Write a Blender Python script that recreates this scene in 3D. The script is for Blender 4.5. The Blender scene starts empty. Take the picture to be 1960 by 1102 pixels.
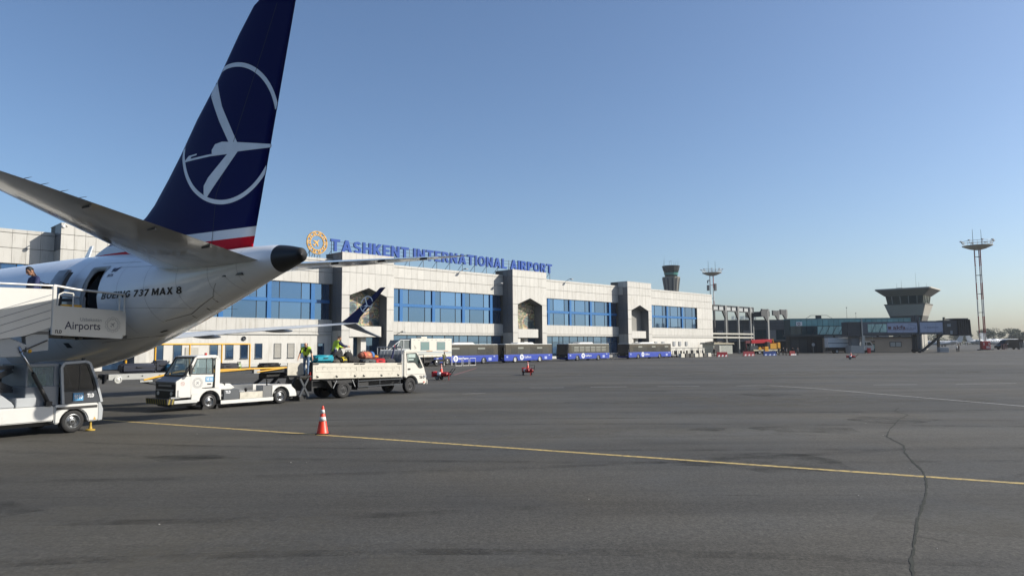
import bpy, bmesh, math, random
from mathutils import Vector, Matrix, noise
random.seed(7)
R = math.radians
D = bpy.data
SC = bpy.context.scene
COL = SC.collection

# ------------------------------------------------------------------ camera
CAMZ = 2.4
ROLL, PITCH = 0.0078, math.atan2(112.0, 1360.0)
_F = Vector((0, math.cos(PITCH), math.sin(PITCH)))
_U0 = Vector((0, -math.sin(PITCH), math.cos(PITCH)))
_R0 = Vector((1, 0, 0))
_RT = _R0 * math.cos(ROLL) - _U0 * math.sin(ROLL)
_UP = _U0 * math.cos(ROLL) + _R0 * math.sin(ROLL)
cd = D.cameras.new('camera')
cd.sensor_fit = 'HORIZONTAL'; cd.sensor_width = 36.0
cd.lens = 36.0 * 1360.0 / 1960.0
cd.clip_start = 0.1; cd.clip_end = 9000
cam = D.objects.new('camera', cd); COL.objects.link(cam)
m = Matrix.Identity(4)
for i in range(3):
    m[i][0], m[i][1], m[i][2] = _RT[i], _UP[i], -_F[i]
m[2][3] = CAMZ
cam.matrix_world = m
SC.camera = cam

# ------------------------------------------------------------------ sky, sun, exposure
SUN_EL, SUN_AZ = R(31.2), R(-1.2)          # azimuth from +X towards +Y
w = D.worlds.new('World'); SC.world = w; w.use_nodes = True
nt = w.node_tree
sky = nt.nodes.new('ShaderNodeTexSky'); sky.sky_type = 'NISHITA'; sky.sun_disc = False
sky.sun_elevation = SUN_EL; sky.sun_rotation = R(90) - SUN_AZ
sky.altitude = 430; sky.air_density = 1.0; sky.dust_density = 2.2; sky.ozone_density = 4.2
bgn = nt.nodes['Background']; bgn.inputs['Strength'].default_value = 0.1
nt.links.new(sky.outputs[0], bgn.inputs['Color'])
sl = D.lights.new('sun', 'SUN'); sl.energy = 5.0; sl.angle = R(0.53); sl.color = (1.0, 0.935, 0.83)
so = D.objects.new('sun', sl); COL.objects.link(so)
SUNV = Vector((math.cos(SUN_EL) * math.cos(SUN_AZ), math.cos(SUN_EL) * math.sin(SUN_AZ), math.sin(SUN_EL)))
so.rotation_euler = SUNV.to_track_quat('Z', 'Y').to_euler(); so.location = (60, -20, 60)
vs = SC.view_settings
vs.view_transform = 'Standard'; vs.look = 'None'; vs.gamma = 1.0; vs.exposure = 0.58
try: vs.use_curve_mapping = False
except Exception: pass
SC.cycles.use_denoising = True
SC.cycles.denoiser = 'OPENIMAGEDENOISE'; SC.cycles.denoising_input_passes = 'RGB_ALBEDO_NORMAL'; SC.cycles.denoising_prefilter = 'ACCURATE'
SC.cycles.max_bounces = 6
SC.cycles.caustics_reflective = False; SC.cycles.caustics_refractive = False

# ------------------------------------------------------------------ materials
def lin(h):
    if not isinstance(h, str): return tuple(h)
    h = h.lstrip('#'); o = []
    for i in (0, 2, 4):
        c = int(h[i:i + 2], 16) / 255.0
        o.append(c / 12.92 if c <= 0.04045 else ((c + 0.055) / 1.055) ** 2.4)
    return tuple(o)
MATS = {}
def mat(name, col, rough=0.5, metal=0.0, var=0.08, scale=3.0, bump=0.0, bscale=40.0, coat=0.0, emit=0, rnd=0.0, spec=0.5, dirt=None, k=0.76, streak=0):
    """procedural paint: soft tone variation, optional fine relief and grime"""
    if name in MATS: return MATS[name]
    col = tuple(c * k for c in lin(col))          # painted and weathered surfaces reflect less than their swatch
    m = D.materials.new(name); m.use_nodes = True; MATS[name] = m
    t = m.node_tree; N = t.nodes; L = t.links; p = N['Principled BSDF']
    p.inputs['Roughness'].default_value = rough; p.inputs['Metallic'].default_value = metal
    p.inputs['Coat Weight'].default_value = coat; p.inputs['Coat Roughness'].default_value = 0.08
    p.inputs['Specular IOR Level'].default_value = spec
    tc = N.new('ShaderNodeTexCoord')
    vec = tc.outputs['Object']
    if rnd:
        oi = N.new('ShaderNodeObjectInfo'); ad = N.new('ShaderNodeVectorMath'); ad.operation = 'ADD'
        L.new(tc.outputs['Object'], ad.inputs[0]); L.new(oi.outputs['Location'], ad.inputs[1]); vec = ad.outputs[0]
    nz = N.new('ShaderNodeTexNoise'); nz.inputs['Scale'].default_value = scale; nz.inputs['Detail'].default_value = 5
    L.new(vec, nz.inputs['Vector'])
    mp = N.new('ShaderNodeMapRange'); mp.inputs['From Min'].default_value = 0.25; mp.inputs['From Max'].default_value = 0.75
    mp.inputs['To Min'].default_value = 1 - var; mp.inputs['To Max'].default_value = 1 + var * 0.6
    L.new(nz.outputs['Fac'], mp.inputs['Value'])
    mx = N.new('ShaderNodeVectorMath'); mx.operation = 'SCALE'; mx.inputs[0].default_value = col
    src = mp.outputs[0]
    if rnd:
        r2 = N.new('ShaderNodeMapRange')
        r2.inputs['To Min'].default_value = 1 - rnd; r2.inputs['To Max'].default_value = 1 + rnd * 0.4
        L.new(oi.outputs['Random'], r2.inputs['Value'])
        ml = N.new('ShaderNodeMath'); ml.operation = 'MULTIPLY'; L.new(src, ml.inputs[0]); L.new(r2.outputs[0], ml.inputs[1]); src = ml.outputs[0]
    L.new(src, mx.inputs['Scale'])
    out = mx.outputs[0]
    if dirt:
        dcol, dscale, dlo, dhi = dirt
        n2 = N.new('ShaderNodeTexNoise'); n2.inputs['Scale'].default_value = dscale; n2.inputs['Detail'].default_value = 8; n2.inputs['Roughness'].default_value = 0.7
        if streak:
            ms_ = N.new('ShaderNodeMapping'); ms_.inputs['Scale'].default_value = (1, 1, streak); L.new(vec, ms_.inputs['Vector']); L.new(ms_.outputs[0], n2.inputs['Vector'])
        else: L.new(vec, n2.inputs['Vector'])
        rp = N.new('ShaderNodeMapRange'); rp.inputs['From Min'].default_value = dlo; rp.inputs['From Max'].default_value = dhi
        L.new(n2.outputs['Fac'], rp.inputs['Value'])
        mm = N.new('ShaderNodeMix'); mm.data_type = 'RGBA'
        L.new(rp.outputs[0], mm.inputs['Factor']); L.new(out, mm.inputs[6]); mm.inputs[7].default_value = (*[c * k for c in lin(dcol)], 1)
        out = mm.outputs[2]
    L.new(out, p.inputs['Base Color'])
    if bump:
        nb = N.new('ShaderNodeTexNoise'); nb.inputs['Scale'].default_value = bscale; nb.inputs['Detail'].default_value = 4
        L.new(tc.outputs['Object'], nb.inputs['Vector'])
        bn = N.new('ShaderNodeBump'); bn.inputs['Strength'].default_value = bump; bn.inputs['Distance'].default_value = 0.02
        L.new(nb.outputs['Fac'], bn.inputs['Height']); L.new(bn.outputs[0], p.inputs['Normal'])
    if emit:
        p.inputs['Emission Color'].default_value = (*col, 1); p.inputs['Emission Strength'].default_value = emit
    return m
def glass(name, tint, opacity=0.35, rough=0.02):
    """thin window glass: tinted, partly see-through, reflecting"""
    if name in MATS: return MATS[name]
    m = D.materials.new(name); m.use_nodes = True; MATS[name] = m
    t = m.node_tree; N = t.nodes; L = t.links; p = N['Principled BSDF']
    p.inputs['Base Color'].default_value = (*lin(tint), 1); p.inputs['Roughness'].default_value = rough
    p.inputs['Specular IOR Level'].default_value = 0.8
    tr = N.new('ShaderNodeBsdfTransparent'); tr.inputs['Color'].default_value = (*[0.55 + 0.45 * c for c in lin(tint)], 1)
    mx = N.new('ShaderNodeMixShader'); mx.inputs[0].default_value = opacity
    L.new(tr.outputs[0], mx.inputs[1]); L.new(p.outputs[0], mx.inputs[2]); L.new(mx.outputs[0], N['Material Output'].inputs['Surface'])
    return m

# ------------------------------------------------------------------ mesh builder
class MB:
    def __init__(s): s.v = []; s.f = []; s.mi = []; s.cur = 0
    def add(s, vs, fs):
        o = len(s.v); s.v += [tuple(p) for p in vs]
        for f in fs: s.f.append(tuple(i + o for i in f)); s.mi.append(s.cur)
        return s
    def box(s, x0, x1, y0, y1, z0, z1):
        vs = [(x0, y0, z0), (x1, y0, z0), (x1, y1, z0), (x0, y1, z0), (x0, y0, z1), (x1, y0, z1), (x1, y1, z1), (x0, y1, z1)]
        return s.add(vs, [(0, 3, 2, 1), (4, 5, 6, 7), (0, 1, 5, 4), (1, 2, 6, 5), (2, 3, 7, 6), (3, 0, 4, 7)])
    def prism(s, poly, d0, d1, ax='y'):
        """polygon in the two other axes, pushed along ax from d0 to d1"""
        n = len(poly)
        def P(a, b, d): return (a, d, b) if ax == 'y' else ((d, a, b) if ax == 'x' else (a, b, d))
        vs = [P(a, b, d0) for a, b in poly] + [P(a, b, d1) for a, b in poly]
        fs = [tuple(range(n)), tuple(range(2 * n - 1, n - 1, -1))] + [(i, i + n, (i + 1) % n + n, (i + 1) % n) for i in range(n)]
        return s.add(vs, fs)
    def beam(s, p0, p1, w, h=None, up=(0, 0, 1)):
        p0 = Vector(p0); p1 = Vector(p1); h = h or w; d = (p1 - p0)
        if d.length < 1e-6: return s
        d.normalize(); u = Vector(up)
        if abs(d.dot(u)) > 0.98: u = Vector((1, 0, 0))
        a = d.cross(u).normalized() * (w / 2); b = a.cross(d).normalized() * (h / 2)
        vs = [p + x for p in (p0, p1) for x in (-a - b, a - b, a + b, -a + b)]
        return s.add(vs, [(0, 1, 2, 3), (7, 6, 5, 4), (0, 4, 5, 1), (1, 5, 6, 2), (2, 6, 7, 3), (3, 7, 4, 0)])
    def cyl(s, p0, p1, r0, r1=None, n=12, caps=True):
        r1 = r0 if r1 is None else r1; p0 = Vector(p0); p1 = Vector(p1); d = (p1 - p0).normalized()
        u = Vector((0, 0, 1)) if abs(d.z) < 0.95 else Vector((1, 0, 0))
        a = d.cross(u).normalized(); b = a.cross(d)
        vs = []
        for p, r in ((p0, r0), (p1, r1)):
            for i in range(n):
                t = 2 * math.pi * i / n; vs.append(p + (a * math.cos(t) + b * math.sin(t)) * r)
        fs = [(i, (i + 1) % n, (i + 1) % n + n, i + n) for i in range(n)]
        if caps: fs += [tuple(range(n - 1, -1, -1)), tuple(range(n, 2 * n))]
        return s.add(vs, fs)
    def tube(s, pts, r, n=8):
        for a, b in zip(pts, pts[1:]): s.cyl(a, b, r, n=n)
        return s
    def loft(s, secs, caps=True, closed=True):
        n = len(secs[0]); vs = [p for q in secs for p in q]; fs = []
        for k in range(len(secs) - 1):
            for i in range(n if closed else n - 1):
                j = (i + 1) % n; fs.append((k * n + i, k * n + j, (k + 1) * n + j, (k + 1) * n + i))
        if caps: fs += [tuple(range(n - 1, -1, -1)), tuple(range((len(secs) - 1) * n, len(secs) * n))]
        return s.add(vs, fs)
    def lathe(s, prof, c, n=24, ax='y', caps=True):
        """profile of (radius, depth) spun about an axis through c"""
        secs = []
        for r, d in prof:
            q = []
            for i in range(n):
                t = 2 * math.pi * i / n; a, b = r * math.cos(t), r * math.sin(t)
                q.append((c[0] + a, c[1] + d, c[2] + b) if ax == 'y' else ((c[0] + d, c[1] + a, c[2] + b) if ax == 'x' else (c[0] + a, c[1] + b, c[2] + d)))
            secs.append(q)
        return s.loft(secs, caps)
    def sphere(s, c, rx, ry=None, rz=None, n=12, k=8):
        ry = rx if ry is None else ry; rz = rx if rz is None else rz
        secs = []
        for j in range(k + 1):
            ph = -math.pi / 2 + math.pi * j / k; cr = max(math.cos(ph), 0.02)
            secs.append([(c[0] + rx * cr * math.cos(2 * math.pi * i / n), c[1] + ry * cr * math.sin(2 * math.pi * i / n), c[2] + rz * math.sin(ph)) for i in range(n)])
        return s.loft(secs)
    def strip(s, pts, w, M, closed=False):
        """flat line of width w through 2-D points, placed by M(u, v)"""
        n = len(pts); L_ = []; R_ = []
        for i in range(n):
            if closed: a, b = pts[i - 1], pts[(i + 1) % n]
            else: a, b = pts[max(i - 1, 0)], pts[min(i + 1, n - 1)]
            dx, dy = b[0] - a[0], b[1] - a[1]; l = math.hypot(dx, dy) or 1
            nx, ny = -dy / l * w / 2, dx / l * w / 2
            L_.append(M(pts[i][0] + nx, pts[i][1] + ny)); R_.append(M(pts[i][0] - nx, pts[i][1] - ny))
        vs = L_ + R_
        fs = [(i, (i + 1) % n, (i + 1) % n + n, i + n) for i in range(n if closed else n - 1)]
        return s.add(vs, fs)
    def build(s, name, mt, parent=None, bevel=0, smooth=False, seg=1, loc=None, props=None):
        me = D.meshes.new(name); me.from_pydata([tuple(v) for v in s.v], [], s.f)
        bm = bmesh.new(); bm.from_mesh(me)
        for f, i in zip(bm.faces, s.mi): f.material_index = i
        bmesh.ops.recalc_face_normals(bm, faces=bm.faces)
        if bevel:
            es = [e for e in bm.edges if len(e.link_faces) == 2 and e.calc_face_angle(0) > 0.5]
            bmesh.ops.bevel(bm, geom=es, offset=bevel, segments=seg, affect='EDGES', clamp_overlap=True)
        if smooth:
            for f in bm.faces: f.smooth = True
            if smooth is not True:
                for e in bm.edges:
                    if len(e.link_faces) == 2 and e.calc_face_angle(0) > smooth: e.smooth = False
        bm.to_mesh(me); bm.free()
        for x in (mt if isinstance(mt, (list, tuple)) else [mt]): me.materials.append(x)
        return link(name, me, parent, loc, props)
def link(name, me, parent=None, loc=None, props=None):
    o = D.objects.new(name, me); COL.objects.link(o)
    if parent: o.parent = parent
    if loc: o.location = loc
    if props:
        for k, v in props.items(): o[k] = v
    return o
def tag(o, label, cat, group=None, kind=None):
    if label: o['label'] = label
    if cat: o['category'] = cat
    if group: o['group'] = group
    if kind: o['kind'] = kind
    return o
def thing(name, label, cat, loc=(0, 0, 0), rz=0.0, group=None):
    o = D.objects.new(name, None); COL.objects.link(o)
    o.empty_display_size = 0.3; o.location = loc; o.rotation_euler = (0, 0, rz)
    return tag(o, label, cat, group)
def copy_tree(o, parent=None):
    c = o.copy(); COL.objects.link(c)
    if parent: c.parent = parent
    for ch in list(o.children): copy_tree(ch, c)
    return c
def heading(deg): return R(90 - deg)      # local +X points along a compass heading measured from +Y clockwise
def ss(a, b, x):
    t = min(1, max(0, (x - a) / (b - a))); return t * t * (3 - 2 * t)
def gz(x, y): return 0.65 * ss(104, 124, x) * ss(140, 182, y)

# ------------------------------------------------------------------ lettering and marks
_tc = {}
def text_geo(s, size=1.0, bold=0.0, shear=0.0, extrude=0.0, res=4):
    k = (s, size, bold, shear, extrude)
    if k in _tc: return _tc[k]
    cu = D.curves.new('txt', 'FONT'); cu.body = s; cu.size = size; cu.offset = bold; cu.shear = shear
    cu.extrude = extrude; cu.resolution_u = res; cu.fill_mode = 'BOTH'
    ob = D.objects.new('txt', cu); me = ob.to_mesh()
    vs = [tuple(v.co) for v in me.vertices]; fs = [tuple(p.vertices) for p in me.polygons]
    ob.to_mesh_clear(); D.objects.remove(ob); D.curves.remove(cu)
    x0 = min(v[0] for v in vs); vs = [(v[0] - x0, v[1], v[2]) for v in vs]
    _tc[k] = (vs, fs); return _tc[k]
def put_text(mb, s, size, M, bold=0.0, shear=0.0, width=None):
    vs, fs = text_geo(s, size, bold, shear)
    wd = max(v[0] for v in vs); k = (width / wd) if width else 1.0
    return mb.add([M(v[0] * k, v[1]) for v in vs], fs)
def PM(o, u, v):
    o = Vector(o); u = Vector(u); v = Vector(v)
    return lambda a, b: o + u * a + v * b
PLANE2D = [(0, 1.0), (0.10, 0.85), (0.12, 0.35), (0.85, -0.15), (0.85, -0.32), (0.12, -0.05), (0.08, -0.6), (0.36, -0.82), (0.36, -0.95), (0, -0.85),
           (-0.36, -0.95), (-0.36, -0.82), (-0.08, -0.6), (-0.12, -0.05), (-0.85, -0.32), (-0.85, -0.15), (-0.12, 0.35), (-0.10, 0.85)]
def emblem(mb, r, M, wd=0.06, n=10, outer=False):
    """ring of linked loops round a small aeroplane"""
    wd *= r
    for k in range(n):
        t = 2 * math.pi * k / n; h = math.pi / n * 0.92
        P = lambda rr, a: (rr * math.sin(a), rr * math.cos(a))
        mb.strip([P(r * 0.97, t - h * .75), P(r, t), P(r * 0.97, t + h * .75), P(r * .86, t + h * .8), P(r * 0.66, t + h * 0.12), P(r * 0.66, t - h * 0.12), P(r * .86, t - h * .8)], wd, M, True)
    ring = [(math.sin(2 * math.pi * i / 30), math.cos(2 * math.pi * i / 30)) for i in range(30)]
    mb.strip([(a * r * 0.68, b * r * 0.68) for a, b in ring], wd * 0.8, M, True)
    if outer: mb.strip([(a * r, b * r) for a, b in ring], wd * 1.1, M, True)
    c, s_ = math.cos(R(-45)), math.sin(R(-45)); q = r * 0.40
    pl = [M((x * c - y * s_) * q, (x * s_ + y * c) * q) for x, y in PLANE2D]
    mb.add(pl, [tuple(range(len(pl)))])
    return mb
# block capitals drawn as outlines: {letter: (width, [outer, hole, ...])}
def _el(cx, cy, rx, ry, n=20): return [(cx + rx * math.cos(2 * math.pi * i / n), cy + ry * math.sin(2 * math.pi * i / n)) for i in range(n)]
def _stroke(pts, t):
    A, B = [], []
    for i, p in enumerate(pts):
        a, b = pts[max(i - 1, 0)], pts[min(i + 1, len(pts) - 1)]; dx, dy = b[0] - a[0], b[1] - a[1]; l = math.hypot(dx, dy)
        A.append((p[0] - dy / l * t / 2, p[1] + dx / l * t / 2)); B.append((p[0] + dy / l * t / 2, p[1] - dx / l * t / 2))
    return A + B[::-1]
def _arc(cx, cy, rx, ry, a0, a1, n=10): return [(cx + rx * math.cos(R(a0 + (a1 - a0) * i / n)), cy + ry * math.sin(R(a0 + (a1 - a0) * i / n))) for i in range(n + 1)]
BLK = {
 'T': (.76, [[(0, 1), (.76, 1), (.76, .80), (.49, .80), (.49, 0), (.27, 0), (.27, .80), (0, .80)]]),
 'I': (.23, [[(0, 0), (0, 1), (.23, 1), (.23, 0)]]),
 'H': (.76, [[(0, 0), (0, 1), (.23, 1), (.23, .60), (.53, .60), (.53, 1), (.76, 1), (.76, 0), (.53, 0), (.53, .40), (.23, .40), (.23, 0)]]),
 'E': (.62, [[(0, 0), (0, 1), (.62, 1), (.62, .81), (.23, .81), (.23, .60), (.57, .60), (.57, .41), (.23, .41), (.23, .19), (.62, .19), (.62, 0)]]),
 'L': (.60, [[(0, 0), (0, 1), (.23, 1), (.23, .19), (.60, .19), (.60, 0)]]),
 'N': (.78, [[(0, 0), (0, 1), (.22, 1), (.56, .42), (.56, 1), (.78, 1), (.78, 0), (.56, 0), (.22, .58), (.22, 0)]]),
 'K': (.78, [[(0, 0), (0, 1), (.23, 1), (.23, .60), (.52, 1), (.78, 1), (.43, .54), (.80, 0), (.53, 0), (.29, .39), (.23, .31), (.23, 0)]]),
 'A': (.86, [[(0, 0), (.31, 1), (.55, 1), (.86, 0), (.62, 0), (.56, .2), (.30, .2), (.24, 0)], [(.355, .37), (.43, .68), (.505, .37)]]),
 'P': (.70, [[(0, 0), (0, 1), (.40, 1), (.58, .96), (.68, .84), (.70, .68), (.68, .52), (.58, .39), (.40, .34), (.23, .34), (.23, 0)], [(.23, .53), (.23, .81), (.38, .81), (.46, .77), (.48, .67), (.46, .57), (.38, .53)]]),
 'R': (.74, [[(0, 0), (0, 1), (.40, 1), (.58, .96), (.68, .85), (.70, .70), (.66, .54), (.55, .44), (.74, 0), (.49, 0), (.35, .38), (.23, .38), (.23, 0)], [(.23, .56), (.23, .81), (.38, .81), (.46, .77), (.48, .69), (.46, .60), (.38, .56)]]),
 'O': (.84, [_el(.42, .5, .42, .51), _el(.42, .5, .20, .31)]),
 'S': (.68, [_stroke(_arc(.34, .705, .225, .195, 25, 270)[:-1] + _arc(.34, .30, .235, .20, 90, -155), .20)]),
 'B': (.72, [[(0, 0), (0, 1), (.42, 1), (.60, .95), (.66, .82), (.66, .68), (.58, .56), (.54, .52), (.66, .44), (.72, .30), (.70, .13), (.58, .02), (.42, 0)], [(.23, .60), (.23, .82), (.38, .82), (.44, .77), (.44, .65), (.38, .60)], [(.23, .18), (.23, .42), (.40, .42), (.48, .37), (.48, .23), (.40, .18)]]),
 'G': (.80, [_stroke([(.70, .46), (.70, .46)][:0] + _arc(.42, .5, .31, .40, 40, 330, 18) + [(.69, .42), (.46, .44)], .20)]),
 'M': (.94, [[(0, 0), (0, 1), (.26, 1), (.47, .42), (.68, 1), (.94, 1), (.94, 0), (.73, 0), (.73, .58), (.54, .08), (.40, .08), (.21, .58), (.21, 0)]]),
 'X': (.80, [[(0, 0), (.27, .51), (.02, 1), (.28, 1), (.41, .70), (.55, 1), (.79, 1), (.54, .51), (.82, 0), (.55, 0), (.41, .31), (.26, 0)]]),
 '7': (.66, [[(0, 1), (.66, 1), (.66, .84), (.34, 0), (.10, 0), (.40, .80), (0, .80)]]),
 '3': (.68, [_stroke(_arc(.33, .73, .22, .17, 150, -80, 10)[:-1] + [(.34, .54)] + _arc(.33, .29, .24, .19, 80, -155, 10), .19)]),
 '8': (.72, [_el(.36, .72, .31, .29) [0:10] + [(.08, .62), (.16, .53)] + _el(.36, .29, .36, .30)[7:20] + [(.70, .38), (.58, .53), (.65, .62)], _el(.36, .74, .12, .10, 12), _el(.36, .28, .15, .12, 12)])}
BLK.update({
 '0': (.70, [_el(.35, .5, .35, .51), _el(.35, .5, .14, .30)]),
 '1': (.42, [[(.18, 0), (.18, .72), (0, .64), (0, .82), (.22, 1), (.42, 1), (.42, 0)]]),
 '2': (.68, [_stroke(_arc(.33, .69, .23, .21, 165, -35, 12) + [(.14, .10), (.66, .10)], .19)]),
 '6': (.70, [_el(.35, .33, .35, .34)[0:8] + [(.28, .72), (.55, 1), (.30, 1), (.05, .62)] + _el(.35, .33, .35, .34)[10:], _el(.35, .32, .14, .14, 12)]),
 'D': (.76, [[(0, 0), (0, 1), (.36, 1), (.58, .94), (.72, .76), (.76, .5), (.72, .24), (.58, .06), (.36, 0)], [(.22, .19), (.34, .19), (.47, .25), (.53, .5), (.47, .75), (.34, .81), (.22, .81)]])})
def put_block(mb, s, h, M, gap=.12, width=None):
    x = 0; q = []
    for ch in s: q.append((ch, x)); x += BLK[ch][0] + gap
    k = (width / (x - gap)) if width else h
    for ch, ax in q:
        _, vs_, fs_ = block_geo(ch); mb.add([M((ax + v[0]) * k, v[1] * h) for v in vs_], fs_)
    return mb
def block_geo(ch, extrude=0.0):
    k = ('blk', ch, extrude)
    if k in _tc: return _tc[k]
    w_, loops = BLK[ch]; cu = D.curves.new('blk', 'CURVE'); cu.dimensions = '2D'; cu.fill_mode = 'BOTH'; cu.extrude = extrude
    for lp in loops:
        sp = cu.splines.new('POLY'); sp.points.add(len(lp) - 1)
        for p_, (x, y) in zip(sp.points, lp): p_.co = (x, y, 0, 1)
        sp.use_cyclic_u = True
    ob = D.objects.new('blk', cu); me = ob.to_mesh(); r_ = (w_, [tuple(v.co) for v in me.vertices], [tuple(p_.vertices) for p_ in me.polygons])
    ob.to_mesh_clear(); D.objects.remove(ob); D.curves.remove(cu); _tc[k] = r_; return r_
# common materials
WHITE = mat('white_paint', '#e6e4de', 0.35, var=0.05, dirt=('#8d8a80', 2.2, 0.62, 0.85))
GREYP = mat('grey_paint', '#9fa2a4', 0.4)
DARKP = mat('dark_grey_paint', '#3b4046', 0.4)
BLACKM = mat('black_rubber_plastic', '#141414', 0.55)
TYRE = mat('tyre_rubber', '#1d1d1e', 0.8, bump=0.3, bscale=60)
STEEL = mat('bare_steel', '#8b8d8f', 0.35, metal=0.8)
CHROME = mat('polished_steel', '#c8cacc', 0.15, metal=1.0)
YELLOW = mat('yellow_paint', '#e0a818', 0.45, var=0.12, dirt=('#6b5a2a', 5, 0.6, 0.9))
REDP = mat('red_paint', '#b3141c', 0.4, var=0.1)
ORANGE = mat('cone_plastic', '#f03c1a', 0.45, var=0.06)
GLASSC = glass('clear_window_glass', '#9fb4b8', 0.25)
GLASSD = glass('tinted_window_glass', '#0d1214', 0.55)
NAVYL = mat('navy_lettering', '#1c2148', 0.4)
BLKL = mat('black_lettering', '#17181c', 0.45)
WHTL = mat('white_lettering', '#eef0f2', 0.4)
GREYL = mat('grey_lettering', '#8a8d92', 0.45)
BLUET = mat('light_blue_plate', '#4f97c6', 0.4)
def wheel(parent, x, y, z, r, w, side=-1, name='wheel', rimcol=None, dish=0.35):
    """tyre with rounded shoulders, dished rim, hub and nuts; side -1 faces -Y"""
    o = D.objects.new(name, None); COL.objects.link(o); o.parent = parent; o.location = (x, y, z)
    key = ('whl', round(r, 3), round(w, 3), side, rimcol.name if rimcol else '')
    if key not in _tc:
        h = w / 2; s = side
        t = MB().lathe([(r * .60, h * s * .9), (r * .66, h * s), (r * .9, h * s), (r * .975, h * s * .8), (r, h * s * .4), (r, -h * s * .4), (r * .975, -h * s * .8), (r * .9, -h * s), (r * .6, -h * s)], (0, 0, 0), 28, caps=False)
        a = t.build('tyre', TYRE, o, smooth=0.9)
        rm = MB().lathe([(r * .64, h * s * .95), (r * .60, h * s * .98), (r * .56, h * s * .7), (r * .42, h * s * dish), (r * .25, h * s * (dish + .2)), (r * .22, h * s * .75), (r * .1, h * s * .8), (r * .1, h * s * .1), (r * .55, -h * s * .3)], (0, 0, 0), 22, caps=False)
        b = rm.build('rim', rimcol or STEEL, o, smooth=0.6)
        nu = MB()
        for i in range(6):
            q = 2 * math.pi * i / 6; px, pz = r * .32 * math.cos(q), r * .32 * math.sin(q)
            nu.cyl((px, h * s * dish, pz), (px, h * s * (dish + .3), pz), r * .035, n=6)
        for i in range(8):
            q = 2 * math.pi * (i + .5) / 8; px, pz = r * .47 * math.cos(q), r * .47 * math.sin(q)
            nu.cyl((px, h * s * (dish * .8 + .05), pz), (px, h * s * (dish + .16), pz), r * .055, n=8)
        c = MB().cyl((0, h * s * .7, 0), (0, h * s * .95, 0), r * .12, n=10).build('hub', BLACKM, o)
        e = nu.build('lug_nuts', BLACKM, o, props={'kind': 'stuff'})
        _tc[key] = (a.data, b.data, c.data, e.data)
    else:
        for nm, me in zip(('tyre', 'rim', 'hub', 'lug_nuts'), _tc[key]): link(nm, me, o, props={'kind': 'stuff'} if nm == 'lug_nuts' else None)
    return o
def arch_poly(x0, x1, zb, zt, cx, r, cz, n=10):
    """side panel outline with a round wheel arch cut from its lower edge"""
    th = math.asin(max(-1, min(1, (zb - cz) / r)))
    pts = [(x0, zb)]
    for i in range(n + 1):
        t = math.pi - th - (math.pi - 2 * th) * i / n
        pts.append((cx + r * math.cos(t), cz + r * math.sin(t)))
    return pts + [(x1, zb), (x1, zt), (x0, zt)]
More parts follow.
